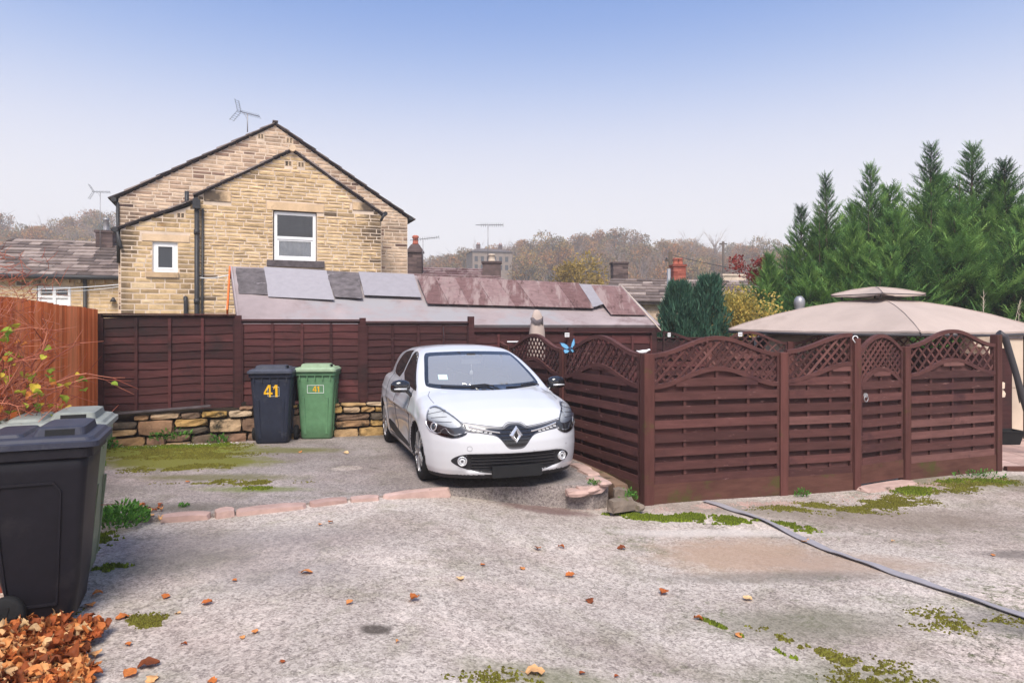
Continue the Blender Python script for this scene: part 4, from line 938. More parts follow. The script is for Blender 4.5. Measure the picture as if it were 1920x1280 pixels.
c = at(1372, 545, 36); ch2 = thing('square_chimney', 'wide flat topped brick chimney right of the red one', 'chimney', (c.x, c.y, -5)); chimney(ch2, (c.x, c.y), 1.2, .7, -5, c.z+.75, M['mortar'], None, 0, rz=R(5), brick=False, name='stack')
# poles
t = thing('wooden_pole', 'dark wooden utility pole with insulators by the red chimney', 'pole', tuple(at(1257, 612, 40)-Vector((0,0,6))))
p = at(1257, 472, 40); MB().tube([(p.x, p.y, -5), p], [.15, .11], 8, .5).build('shaft', M['bark'], t)
MB().box(p.x-.28, p.x+.28, p.y-.05, p.y+.05, p.z-.55, p.z-.45, .5).build('cross_arm', M['bark'], t)
for dx in (-.22, .22): MB().lathe([(.05,0),(.06,.06),(.03,.14)], (p.x+dx, p.y, p.z-.45), 8, .5).build('insulator', M['darkmetal'], t)
t = thing('grey_pole', 'pale grey concrete pole in front of the red chimney', 'pole', tuple(at(1254, 612, 30)-Vector((0,0,5))))
p = at(1254, 504, 24); MB().tube([(p.x, p.y, -3), p], [.09,.07], 8, .5).build('shaft', M['metal'], t)
t = thing('distant_pole', 'thin pole with crossbar on the far skyline', 'pole', tuple(at(1356, 560, 90)))
p = at(1356, 453, 90); MB().tube([at(1356, 560, 90), p], .16, 6, .5).build('shaft', M['bark'], t); MB().obox(p+Vector((-.5,0,-.3)), p+Vector((.5,0,-.3)), .15, .15).build('cross_arm', M['bark'], t)
# far stone villa on the hill
M['villastone'] = plain('villa_stone', (.24,.19,.16), .9, .1, namp=.3, nscale=2)
vl = thing('hill_house', 'large dark stone house half hidden among trees on the far hill', 'house', tuple(at(925, 520, 150)))
a, b2 = at(886, 500, 150), at(960, 500, 152); f = Fr((a.x, a.y, 0), (b2-a)); w = (b2-a).length
vw = MB().box(0, w, 0, 8, a.z-3, at(886, 471, 150).z, .3, f).build('wall', M['villastone'], vl)
zt = at(886, 471, 150).z; MB().rings([[f.P(-.3,.3,zt), f.P(w+.3,.3,zt), f.P(w+.3,-8.3,zt), f.P(-.3,-8.3,zt)], [f.P(1.5,-3.5,zt+1.0), f.P(w-1.5,-3.5,zt+1.0), f.P(w-1.5,-4.5,zt+1.0), f.P(1.5,-4.5,zt+1.0)]], .4).build('roof', M['slate'], vl)
for i in range(6):
    s_ = .8+i*(w-1.6)/5.3
    for z in (zt-1.6, zt-3.4): MB().box(s_-.35, s_+.35, -.05, .02, z-.55, z+.55, .5, f).build('window', M['glass'], vl)
for i in (0, 1): chimney(vl, (f.P(2+i*5, -4, 0).x, f.P(2+i*5, -4, 0).y), .9, .7, zt, zt+1.9, M['darkbrick'], None, 2, .4, rz=0, brick=False)
# ------------------------------------------------------------------ the white hatchback
from mathutils.geometry import delaunay_2d_cdt
XA, XB, RW = .845, 3.434, .312       # axles and wheel radius, metres behind the nose
def sm_interp(x, xp, fp, w=.06):
    g = np.linspace(-.5, 4.6, 1021); v = np.interp(g, xp, fp); k = int(w/.005); ker = np.exp(-np.linspace(-2,2,2*k+1)**2); ker /= ker.sum()
    v = np.convolve(np.pad(v, k, 'edge'), ker, 'valid'); return np.interp(x, g, v)
def smax(a, b_, k):
    h = np.clip(.5+.5*(a-b_)/k, 0, 1); return b_+(a-b_)*h+k*h*(1-h)
def smin(a, b_, k): return -smax(-a, -b_, k)
def car_field(x, y, z):
    ay = np.abs(y)
    # lower body
    zt = sm_interp(x, [-.2,0,.04,.12,.3,.55,.8,1.05,1.4,2.2,3.2,3.7,4.0], [.48,.58,.675,.73,.815,.89,.945,.985,.965,.99,1.03,1.02,.98], .07)
    fr = np.exp(-((x-.55)/.5)**2)
    top = zt-.085*(ay/.8)**2.6*np.clip((1.3-x)/.3, 0, 1)-.03*np.clip((x-1.0)/.3, 0, 1)*(ay/.8)**2+.012*np.exp(-((ay-.56)/.10)**2)*np.clip((1.15-x)/.3,0,1)*np.clip(x/.3,0,1)
    g1 = z-top
    sz = np.interp(z, [.1,.18,.26,.36,.50,.64,.76,.86,.95,1.05], [.86,.905,.955,.978,.990,1.0,.996,.972,.935,.88])
    W0 = .866-.05*np.clip((x-3.25)/.8, 0, 1)**1.5
    scoop = .026*np.exp(-((z-.40)/.12)**2)*np.clip((x-1.35)/.25,0,1)*np.clip((2.95-x)/.3,0,1)
    arch = .016*(np.exp(-((np.hypot(x-XA, z-.31)-.36)/.07)**2)+np.exp(-((np.hypot(x-XB, z-.31)-.37)/.08)**2))
    crease = .008*np.exp(-((z-(.74+.03*(x-1.2)))/.02)**2)*np.clip((x-1.0)/.4,0,1)
    g2 = (ay-(W0*sz-scoop-.012+arch*.9+crease))*.97
    xn = np.interp(z, [.1,.18,.24,.32,.42,.52,.60,.66,.72,.80], [.10,.065,.03,.012,.0,.004,.022,.040,.062,.12])
    Xf = xn+.14*(ay/.8)**2+.36*(ay/.866)**4.5
    sg_ = lambda v: 1/(1+np.exp(-np.clip(v, -30, 30)))
    Xf = Xf+.04*sg_((.475-ay)/.012)*sg_((z-.232)/.006)*sg_((.392-z)/.006)
    g3 = (Xf-x)*np.where(ay > .6, .72, .93)
    Xr = np.interp(z, [.1,.25,.45,.65,.85,1.0], [3.98,4.03,4.06,4.05,4.0,3.93])-.10*(ay/.8)**2-.16*(ay/.866)**6
    g4 = (x-Xr)*.85
    lo = smax(smax(g1, g2, .07), smax(g3, g4, .02), .075); lo = smax(lo, .15-z, .03)
    # greenhouse
    zr = sm_interp(x, [1.5,1.85,2.1,2.4,2.9,3.4,3.75], [1.35,1.395,1.42,1.432,1.418,1.367,1.31], .08)
    h1 = z-zr+.055*(ay/.6)**2.4
    dz = z-.95
    Wg = sm_interp(x, [1.0,1.4,2.0,2.8,3.4,3.8], [.775,.785,.79,.785,.74,.68], .1)-.30*dz-.38*dz*np.abs(dz)
    h2 = (ay-Wg)*.93
    h3 = (z-(.975+(x-.985-.17*(ay/.7)**2)*.475-.03*((x-1.4)/.45)**2))*.90
    h4 = (z-(1.315-(x-3.72+.13*(ay/.6)**2)*1.42))*.57
    gh = smax(smax(h1, h2, .07), smax(h3, h4, .01), .035); gh = smax(gh, .7-z, .02)
    f = smin(lo, gh, .035)
    for xa in (XA, XB):
        c = .352-np.hypot(x-xa, z-.305); c = np.minimum(c, ay-.56); f = smax(f, c, .012)
    return f
def surface_nets(fn, lo, hi, h):
    ax = [np.arange(a, b_+h, h) for a, b_ in zip(lo, hi)]; X, Y, Z = np.meshgrid(*ax, indexing='ij'); f = fn(X, Y, Z)
    s = f < 0; n = s.shape
    c = np.zeros(tuple(k-1 for k in n), 'i4')
    for dx in (0,1):
        for dy in (0,1):
            for dz in (0,1): c += s[dx:n[0]-1+dx, dy:n[1]-1+dy, dz:n[2]-1+dz]
    act = (c > 0) & (c < 8); idx = -np.ones(act.shape, 'i4'); idx[act] = np.arange(act.sum()); I = np.argwhere(act)
    P = np.stack([ax[k][I[:, k]]+h/2 for k in range(3)], 1)
    for _ in range(5):
        e = 2e-3; v = fn(P[:,0], P[:,1], P[:,2]); G = np.stack([(fn(*(P+np.eye(3)[k]*e).T)-fn(*(P-np.eye(3)[k]*e).T))/(2*e) for k in range(3)], 1)
        P = P-G*(np.clip(v, -h, h)/np.maximum((G*G).sum(1), .25))[:, None]
    F = []
    def quads_(axis):
        sl0 = [slice(0, n[0]), slice(0, n[1]), slice(0, n[2])]; a = [slice(1, n[k]-1) for k in range(3)]; a[axis] = slice(0, n[axis]-1); b_ = list(a); b_[axis] = slice(1, n[axis])
        s0, s1 = s[tuple(a)], s[tuple(b_)]; E = np.argwhere(s0 != s1); flip = s0[tuple(E.T)]
        o1, o2 = [(1,2),(2,0),(0,1)][axis]; base = E.copy(); base[:, o1] += 1; base[:, o2] += 1
        def cell(d1, d2):
            q = base.copy(); q[:, o1] -= d1; q[:, o2] -= d2; return idx[tuple(q.T)]
        Q = np.stack([cell(1,1), cell(0,1), cell(0,0), cell(1,0)], 1); Q[~flip] = Q[~flip][:, ::-1]; F.append(Q)
    for k in range(3): quads_(k)
    return P, np.concatenate(F)
CV, CF = surface_nets(car_field, (-.04, -.92, .12), (4.12, .92, 1.50), .0165)
HD = Vector((.314, -.9494, 0)); nose = Vector((.045, 6.90, 0))
car = thing('parked_car', 'white five door hatchback parked nose first beside the pen fence', 'car', nose, math.atan2(-HD.y, -HD.x)); car.location.z = -.025
tree_ = BVHTree.FromPolygons([Vector(v) for v in CV], CF.tolist())
cc = CV[CF].mean(1)
def car_paint():
    m, t, p = newmat('white_car_paint'); p.inputs['Base Color'].default_value = (.72,.725,.745,1); p.inputs['Roughness'].default_value = .38; p.inputs['Coat Weight'].default_value = .8; p.inputs['Coat Roughness'].default_value = .04
    n = noise(t, 3, 5, .6); r = N(t, 'ShaderNodeMapRange'); r.inputs[3].default_value = .94; r.inputs[4].default_value = 1.0; L(t, n, 0, r, 0)
    sx_ = N(t, 'ShaderNodeTexCoord'); s_ = N(t, 'ShaderNodeSeparateXYZ'); L(t, sx_, 'Object', s_, 0)
    # road film: thicker towards the sills
    q = N(t, 'ShaderNodeMapRange'); q.inputs[1].default_value = .55; q.inputs[2].default_value = .15; q.inputs[3].default_value = 0; q.inputs[4].default_value = .35; L(t, s_, 'Z', q, 0)
    n2 = noise(t, 9, 5, .7); k = math_(t, 'MULTIPLY', q.outputs[0], n2.outputs[0])
    c = mixc(t, (.56,.565,.595), (.36,.33,.30), k); t.links.new(c, p.inputs['Base Color']); return m
M['paint'] = car_paint()
M['gloss'] = plain('gloss_black', (.012,.012,.015), .12, .6, coat=.5, namp=0, bump=0); M['trim'] = plain('black_trim', (.022,.021,.024), .55, .4, namp=.1)
M['chrome'] = plain('chrome', (.78,.78,.80), .25, .5, .7, namp=0, bump=0); M['alloy'] = plain('alloy_grey', (.30,.29,.30), .35, .5, .7, namp=.05)
M['lampsilver'] = plain('lamp_silver', (.62,.63,.65), .35, .6, .25, namp=.05, bump=0); M['lampdark'] = plain('lamp_bezel', (.10,.10,.11), .3, .5, .2); M['seat'] = plain('seat_cloth', (.05,.05,.055), .9, .2)
M['autoglass'] = glass('side_glass', (.02,.024,.024), .02)
def lamp_glass():
    m = seeglass('lamp_lens', (.93,.94,.95)); return m
M['lens'] = lamp_glass()
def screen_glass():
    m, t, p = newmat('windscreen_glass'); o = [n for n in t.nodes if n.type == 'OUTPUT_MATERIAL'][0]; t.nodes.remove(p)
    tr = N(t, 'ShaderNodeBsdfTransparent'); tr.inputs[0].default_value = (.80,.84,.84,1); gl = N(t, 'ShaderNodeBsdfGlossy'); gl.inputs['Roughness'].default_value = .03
    df = N(t, 'ShaderNodeBsdfDiffuse'); df.inputs[0].default_value = (.58,.58,.60,1)  # pale grey painted into the glass in place of bright sky reflection
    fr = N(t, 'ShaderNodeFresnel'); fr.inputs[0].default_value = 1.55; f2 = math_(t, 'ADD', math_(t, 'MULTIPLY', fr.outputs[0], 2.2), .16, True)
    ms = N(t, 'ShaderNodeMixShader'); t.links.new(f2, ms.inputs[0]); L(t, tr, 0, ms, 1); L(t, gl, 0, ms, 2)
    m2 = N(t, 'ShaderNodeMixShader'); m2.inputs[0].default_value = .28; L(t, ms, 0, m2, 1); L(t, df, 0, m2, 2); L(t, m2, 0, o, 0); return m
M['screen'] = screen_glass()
# --- flat outlines laid onto the body
def chaikin(p, it=2):
    for _ in range(it): p = [q for i in range(len(p)) for q in ((.75*p[i][0]+.25*p[(i+1)%len(p)][0], .75*p[i][1]+.25*p[(i+1)%len(p)][1]), (.25*p[i][0]+.75*p[(i+1)%len(p)][0], .25*p[i][1]+.75*p[(i+1)%len(p)][1]))]
    return p
def dens(p, d=.012, closed=True):
    out = []
    for i in range(len(p) if closed else len(p)-1):
        a, c = p[i], p[(i+1) % len(p)]; k = max(1, int(math.hypot(c[0]-a[0], c[1]-a[1])/d))
        out += [(a[0]+(c[0]-a[0])*j/k, a[1]+(c[1]-a[1])*j/k) for j in range(k)]
    return out
def inside(p, x, y):
    c = False; n = len(p)
    for i in range(n):
        (x1, y1), (x2, y2) = p[i], p[i-1]
        if (y1 > y) != (y2 > y) and x < (x2-x1)*(y-y1)/(y2-y1)+x1: c = not c
    return c
def area(p): return sum(p[i][0]*p[(i+1)%len(p)][1]-p[(i+1)%len(p)][0]*p[i][1] for i in range(len(p)))/2
def inset(p, d):
    if area(p) < 0: p = p[::-1]
    n = len(p); out = []
    for i in range(n):
        a, b_, c = p[i-1], p[i], p[(i+1) % n]; e = (c[0]-a[0], c[1]-a[1]); l = math.hypot(*e) or 1; out.append((b_[0]-e[1]/l*d, b_[1]+e[0]/l*d))
    return out
class Proj:      # looks along direction d (into the body); 2-D coordinates (a, b) = (u.p, z)
    def __init__(s, d, far=3.):
        s.d = Vector(d).normalized(); s.u = Vector((-s.d.y, s.d.x, 0)).normalized(); s.far = far
        s.v = s.d.cross(s.u)*-1 if abs(s.d.z) > .01 else Vector((0,0,1))
        if s.v.z < 0: s.v = -s.v
        s.o = Vector((2.0, 0, 0))
    def ray(s, a, b_): return s.o+s.u*a+s.v*(b_)-s.d*s.far
    def hit(s, a, b_):
        h = tree_.ray_cast(s.ray(a, b_), s.d); return (h[0], h[1]) if h[0] else (None, None)
    def to2(s, p): q = Vector(p)-s.o; return (q.dot(s.u), q.dot(s.v))
FRONT = Proj((1,0,0)); SIDE = {1: Proj((0,-1,0)), -1: Proj((0,1,0))}
def patch(name, mat, parent, pj, poly, off=.003, hole=None, step=.02, skirt=.012, smooth=True):
    poly = dens(poly, step*.7); pts = [Vector((p[0], p[1])) for p in poly]; ed = [(i, (i+1) % len(poly)) for i in range(len(poly))]
    if hole:
        b0 = len(pts); hole = dens(hole, step*.7); pts += [Vector(p) for p in hole]; ed += [(b0+i, b0+(i+1) % len(hole)) for i in range(len(hole))]
    xs_ = [p[0] for p in poly]; ys_ = [p[1] for p in poly]; x = min(xs_)
    while x < max(xs_):
        y = min(ys_)
        while y < max(ys_):
            if inside(poly, x, y) and not (hole and inside(hole, x, y)):
                if min((x-p[0])**2+(y-p[1])**2 for p in poly[::2]) > (step*.45)**2: pts.append(Vector((x, y)))
            y += step
        x += step
    v, e_, f, ov, oe, of_ = delaunay_2d_cdt(pts, ed, [], 0, 1e-6)
    P = []; last = None
    for q in v:
        h, n = pj.hit(q[0], q[1])
        if h is None: P.append(None); continue
        P.append(h+n*off)
    known = [(q, p) for q, p in zip(v, P) if p is not None]
    for i, p in enumerate(P):
        if p is None: j = min(known, key=lambda k: (k[0]-v[i]).length_squared); P[i] = j[1]+pj.u*(v[i][0]-j[0][0])+pj.v*(v[i][1]-j[0][1])
    fs = []
    for tri in f:
        cx = sum(v[i][0] for i in tri)/3; cy = sum(v[i][1] for i in tri)/3
        if not inside(poly, cx, cy) or (hole and inside(hole, cx, cy)): continue
        a, b_, c = (P[i] for i in tri[:3]); nn = (b_-a).cross(c-a)
        fs.append(tuple(tri) if nn.dot(pj.d) < 0 else tuple(tri)[::-1])
    mb = MB(); mb.add(P, fs, .5, smooth)
    if skirt:      # turn the rim inwards so the piece has thickness
        cnt = {}
        for t3 in fs:
            for k in range(len(t3)): a, b_ = t3[k], t3[(k+1) % len(t3)]; cnt[(a, b_)] = 1
        for (a, b_) in list(cnt):
            if (b_, a) not in cnt: mb.add([P[b_], P[a], P[a]+pj.d*skirt, P[b_]+pj.d*skirt], [(0,1,2,3)], .5)
    return mb.build(name, mat, parent, False)
def line_on(mb, pj, pts, r=.0045, off=.0, tone=.5, n=5):
    P = []
    for a, b_ in dens(pts, .025, False)+[pts[-1]]:
        h, nn = pj.hit(a, b_)
        if h: P.append(h+nn*off)
    if len(P) > 1: mb.tube(P, r, n, tone)
# side view coordinates: a = u.(p-o).  For the side projections u = (+-1,0,0)
def sidepoly(sg, pts):   # pts in (x, z)
    pj = SIDE[sg]; k = pj.u.x; return [((x-2.0)*k, z) for x, z in pts]
def frontpoly(pts): k = FRONT.u.y; return [(y*k, z) for y, z in pts]
WS = chaikin([(-.66,.975),(-.35,.960),(0,.956),(.35,.960),(.66,.975),(.685,1.02),(.595,1.25),(.555,1.325),(.50,1.345),(0,1.360),(-.50,1.345),(-.555,1.325),(-.595,1.25),(-.685,1.02)], 2)
WSf = frontpoly(WS); WSi = inset(WSf, .040)
GF = chaikin([(1.17,.938),(1.30,.945),(2.245,1.0),(2.245,1.325),(2.22,1.355),(2.05,1.34),(1.86,1.285),(1.55,1.13)], 1)
GR = chaikin([(2.315,1.008),(2.9,1.035),(3.08,1.065),(3.18,1.13),(3.10,1.23),(2.92,1.315),(2.62,1.352),(2.315,1.358)], 1)
wsin = inset(WSf, .022)
keep = np.ones(len(cc), bool)
for i in np.where((cc[:,0] > .9) & (cc[:,0] < 2.05) & (cc[:,2] > .96))[0]:
    a, b_ = FRONT.to2(cc[i])
    if abs(a) < .7 and inside(wsin, a, b_): keep[i] = False
rr2 = np.minimum(np.hypot(cc[:,0]-XA, cc[:,2]-.305), np.hypot(cc[:,0]-XB, cc[:,2]-.305)); liner = (rr2 < .3585) & (np.abs(cc[:,1]) < .86) & (cc[:,2] < .70)
under = cc[:,2] < .20
def sub(mask, name, mat, off=None, flip=False):
    F_ = CF[mask]; u, inv = np.unique(F_, return_inverse=True); F2 = inv.reshape(-1, 4)
    Vv = CV[u] if off is None else off[u]
    if flip: F2 = F2[:, ::-1]
    return put(name, npmesh(name, Vv, F2, np.full(len(F2), .5), mat, True), car, False)
body = sub(keep & ~liner & ~under, 'body', M['paint'])
sub(liner | under, 'wheel_arch_liner', M['trim'])
# cabin lining just inside the skin
e = 2e-3; G = np.stack([(car_field(*(CV+np.eye(3)[k]*e).T)-car_field(*(CV-np.eye(3)[k]*e).T))/(2*e) for k in range(3)], 1); G /= np.linalg.norm(G, axis=1, keepdims=True)
sub(keep & (cc[:,2] > .80) & (cc[:,0] > 1.0) & (cc[:,0] < 3.9), 'cabin_lining', M['seat'], CV-G*.03, True)
MB().box(1.0, 3.6, -.72, .72, .50, .53).build('cabin_floor', M['seat'], car, False)
db = MB(); db.rings([[Vector((1.08+dx*(1-.25*abs(y)), y, .93+dz-.04*abs(y)**2)) for dx, dz in ((0,0),(.25,.0),(.40,-.03),(.46,-.12),(.46,-.4),(0,-.4))] for y in [-.68+.136*i for i in range(11)]], .5, True); db.build('dashboard', M['trim'], car, False)
def stw(): 
    mb = MB(); c = Vector((1.68,-.36,.90)); ax1 = Vector((0,1,0)); ax2 = Vector((.42,0,.9)).normalized()
    mb.tube([c+ax1*.18*math.cos(t)+ax2*.18*math.sin(t) for t in [2*PI*i/24 for i in range(25)]], .015, 8, .5, False); mb.tube([c-ax1*.17, c+ax1*.17], .02, 6); return mb.build('steering_wheel', M['trim'], car, False)
stw()
for y in (-.36, .36):
    s_ = MB(); s_.rings([[Vector((2.02+.10*k*k_*0+dx, y+w_, z)) for dx, w_ in ((-.05,-.22),(-.05,.22),(.08,.24),(.08,-.24))] for k_, (k, z) in enumerate(((0,.5),(0,.9),(0,1.10)))], .5); st = s_.build('front_seat', M['seat'], car, False)
    MB().rings([[Vector((2.06+dx, y+w_, z)) for dx, w_ in ((-.04,-.12),(-.04,.12),(.05,.12),(.05,-.12))] for z in (1.13,1.27,1.31)], .5).build('headrest', M['seat'], st, False)
# windscreen: black border and pane with the pale sky reflection mixed into its colour
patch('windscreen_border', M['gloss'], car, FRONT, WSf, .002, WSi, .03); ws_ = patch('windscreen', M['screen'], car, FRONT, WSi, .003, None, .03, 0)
for sg in (1, -1):
    for gl, nm in ((GF, 'front_door_window'), (GR, 'rear_door_window')):
        po = sidepoly(sg, gl); w_ = patch(nm, M['gloss'], car, SIDE[sg], po, .002, None, .03, .010); patch('pane', M['autoglass'], w_, SIDE[sg], inset(po, .016), .0045, None, .03, .002)
    # shut lines of doors and bonnet side
    mb = MB(); q = lambda pts: sidepoly(sg, pts)
    line_on(mb, SIDE[sg], q([(1.34,.955),(1.30,.80),(1.315,.5),(1.40,.27)])); line_on(mb, SIDE[sg], q([(2.28,1.0),(2.285,.75),(2.27,.25)])); line_on(mb, SIDE[sg], q([(3.08,1.06),(3.10,.85),(2.98,.55),(2.90,.28)])); line_on(mb, SIDE[sg], q([(1.38,.262),(2.92,.262)]))
    mb.build('door_gap', M['trim'], car, False)
    patch('sill_insert', M['trim'], car, SIDE[sg], sidepoly(sg, chaikin([(1.42,.30),(1.50,.27),(2.75,.27),(2.95,.35),(2.92,.44),(2.7,.40),(2.0,.335),(1.6,.315)], 2)), .004, None, .03)
    for (x0, z0) in ((2.12,.86), (2.93,.93)) if sg < 0 else ((2.12,.86),):
        h, n_ = SIDE[sg].hit(*sidepoly(sg, [(x0, z0)])[0])
        mb = MB(); mb.tube([h+Vector((-.09,0,0)), h+Vector((-.07,.03*sg,0)), h+Vector((.07,.032*sg,.005)), h+Vector((.09,0,.005))], .011, 8, .5); mb.build('door_handle', M['paint'], car, False)
# nose: grille mask, badge, bars, lower intake, fog lamps, plate
def sym(half): return half+[(-y, z) for y, z in half[::-1] if abs(y) > 1e-6]
MASK = frontpoly(chaikin(sym([(0,.697),(.055,.696),(.085,.685),(.125,.654),(.26,.668),(.42,.690),(.52,.706),(.515,.66),(.49,.618),(.35,.610),(.205,.585),(.15,.540),(.10,.468),(.06,.448),(0,.446)]), 2))
mk = patch('grille_surround', M['lampdark'], car, FRONT, MASK, .002, None, .025, .01)
patch('grille', M['gloss'], mk, FRONT, frontpoly(chaikin(sym([(0,.678),(.05,.677),(.085,.66),(.125,.636),(.26,.650),(.42,.672),(.49,.685),(.48,.64),(.35,.622),(.215,.600),(.165,.555),(.11,.487),(.06,.468),(0,.466)]), 2)), .004, None, .025, .004)
def fpt(y, z, off=0.):
    h, n = FRONT.hit(*frontpoly([(y, z)])[0]); return h+n*off
for k, z in enumerate((.635,.600,.565,.530,.497)):
    w_ = [.14,.19,.155,.12,.085][k]; mb = MB(); mb.tube([fpt(-w_+2*w_*i/8, z, .006) for i in range(9)], .0055, 6, .5); mb.build('grille_bar', M['trim'], mk, False)
for sg in (1, -1):
    mb = MB(); rr = []
    for i in range(9):
        t = i/8; y = sg*(.165+.30*t); zc = .612+.058*t**1.15; hw = .0075+.004*t; c = fpt(y, zc, .004); rr.append([c+Vector((0,0,-hw)), c+Vector((-.010,0,-hw*.6)), c+Vector((-.012,0,hw*.6)), c+Vector((0,0,hw))])
    mb.rings(rr, .5); mb.build('chrome_bar', M['chrome'], mk, False)
    mb = MB()
    for i in range(5): c = fpt(sg*(.26+.045*i), .608+.009*i, .006); mb.box(c.x-.006, c.x+.004, c.y-.015, c.y+.015, c.z-.007, c.z+.007)
    mb.build('daytime_lamp', M['lampsilver'], mk, False)['kind'] = 'stuff'
dz0 = .583; P_o = [(0,.094),(.068,0),(0,-.094),(-.068,0)]
mb = MB(); xb_ = fpt(0, .583).x
def rh(k, dx, dk=0.): return [Vector((xb_-.012-dx, (a*k), dz0+(b_*k))) for a, b_ in P_o]
inn = [Vector((xb_-.012-.004, a, dz0+b_)) for a, b_ in ((0,.046),(.022,0),(0,-.046),(-.022,0))]
mb.rings([rh(1,-.014), rh(1,.0), [Vector((xb_-.036, a, dz0+b_)) for a, b_ in ((0,.068),(.043,0),(0,-.068),(-.043,0))], inn], .5, False, False); mb.build('diamond_badge', M['chrome'], mk, False)
mb = MB(); mb.add(inn, [(0,1,2,3)], .5); mb.build('badge_centre', M['gloss'], mk, False)
# bonnet edge and other fine gaps
mb = MB(); top_ = [(.52,.712),(.42,.697),(.26,.676),(.13,.662),(.088,.694),(.055,.705),(0,.706)]
line_on(mb, FRONT, frontpoly(sym(top_[::-1])[:len(top_)]), .0035); line_on(mb, FRONT, frontpoly([(-y, z) for y, z in top_[::-1]]), .0035)
TOPP = Proj((.25,0,-1))
for sg in (1, -1):
    P3 = [(.66,sg*.695,.86),(.80,sg*.705,.885),(.95,sg*.70,.92),(1.06,sg*.66,.955)]; line_on(mb, TOPP, [TOPP.to2(p) for p in P3], .003)
mb.build('bonnet_gap', M['trim'], car, False)
it = patch('lower_intake', M['trim'], car, FRONT, frontpoly(chaikin(sym([(0,.408),(.29,.412),(.49,.412),(.575,.388),(.635,.340),(.60,.305),(.52,.268),(.43,.238),(.28,.212),(0,.198)]), 2)), .0025, None, .022, .012)
for k in range(5):
    z = .245+.032*k; w_ = .44 if k else .36; mb = MB(); rr = []
    for i in range(13):
        c = fpt(-w_+2*w_*i/12, z, .006); rr.append([c+Vector((.012,0,-.006)), c+Vector((-.012,0,-.004)), c+Vector((-.012,0,.003)), c+Vector((.012,0,.006))])
    mb.rings(rr, .5); mb.build('intake_bar', M['gloss'], it, False)
for sg in (1, -1):
    c = fpt(sg*.527, .338, .0); nf = Vector((-.93, sg*.30, 0)).normalized(); u_ = Vector((-nf.y, nf.x, 0)); up_z = Vector((0,0,1))
    cir = lambda r, d, n=24: [c+nf*d+u_*r*math.cos(2*PI*i/n)+up_z*r*math.sin(2*PI*i/n) for i in range(n)]
    mb = MB(); mb.rings([cir(.048,-.02), cir(.048,.012), cir(.040,.018), cir(.037,.008), cir(.036,-.01)], .5, True, False); fg = mb.build('fog_lamp', M['chrome'], it, False)
    mb = MB(); mb.rings([cir(.036,-.005), cir(.034,.004), cir(.02,.009), cir(.004,.010)], .5, True); mb.build('lamp_lens', M['lampsilver'], fg, False)
    mb = MB(); mb.rings([cir(.014,.010), cir(.012,.014)], .5); mb.build('bulb_cap', M['lampdark'], fg, False)
    # headlamp, seen diagonally
    DG = Proj((.80, -.60*sg, 0)); L3 = [(.657,.69,.856),(.525,.79,.771),(.465,.80,.669),(.368,.76,.611),(.244,.68,.580),(.156,.580,.572),(.118,.515,.598),(.113,.478,.652),(.179,.520,.714),(.312,.592,.782)]
    to = lambda pts: [DG.to2((x, y*sg, z)) for x, y, z in pts]
    lp = chaikin(to(L3), 2); lp = lp if area(lp) > 0 else lp[::-1]
    hl = patch('headlamp', M['lampdark'], car, DG, lp, .001, None, .02, .015)
    low = chaikin(to([(.46,.80,.66),(.368,.765,.600),(.244,.68,.566),(.156,.580,.556),(.10,.50,.590),(.09,.48,.62),(.115,.50,.612),(.156,.57,.583),(.25,.675,.594),(.36,.75,.62)]), 1)
    patch('lamp_bezel', M['gloss'], hl, DG, low, .006, None, .02, .01)
    upr = chaikin(to([(.630,.695,.838),(.515,.775,.762),(.475,.787,.705),(.39,.765,.700),(.30,.70,.675),(.20,.60,.655),(.15,.52,.668),(.20,.532,.714),(.32,.600,.778)]), 2)
    patch('reflector', M['lampsilver'], hl, DG, upr, .004, None, .02, .004)
    for k in range(3):
        mb = MB(); f0 = .16+.22*k; pA, pB = Vector((.52-.08*k,.775-.015*k,.765-.03*k)), Vector((.40-.08*k,.655-.03*k,.80-.045*k)); line_on(mb, DG, to([tuple(pA), tuple(pB)]), .003, .006); mb.build('reflector_step', M['lampdark'], hl, False)
    def dpt(p, off): 
        h, n = DG.hit(*to([p])[0]); return (h+n*off, n) if h else (None, None)
    cpt, nn = dpt((.375,.745,.655), .004)
    if cpt is not None:
        u2 = nn.cross(Vector((0,0,1))).normalized(); v2_ = u2.cross(nn)
        ci = lambda r, d, cc_=cpt, n=20: [cc_+nn*d+u2*r*math.cos(2*PI*i/n)+v2_*r*math.sin(2*PI*i/n) for i in range(n)]
        mb = MB(); mb.rings([ci(.046,0), ci(.044,.008), ci(.034,.010), ci(.030,.003)], .5, True, False); pj_ = mb.build('projector_ring', M['chrome'], hl, False)
        mb = MB(); mb.rings([ci(.030,.002), ci(.024,.010), ci(.010,.015), ci(.001,.016)], .5, True); mb.build('projector', M['glass'], hl, False)
    mb = MB(); line_on(mb, DG, to([(.50,.80,.715),(.475,.80,.665),(.41,.78,.618),(.33,.735,.597),(.285,.70,.605),(.270,.68,.640),(.245,.655,.650),(.225,.64,.620),(.20,.62,.600),(.16,.585,.590),(.125,.53,.605)]), .0065, .006, .5, 6); mb.build('lamp_chrome_line', M['chrome'], hl, False)
    patch('lens', M['lens'], hl, DG, lp, .012, None, .025, .011)
    # door mirror
    mr_ = MB(); cx, cy, cz = 1.30, .945*sg, .985; rr = []
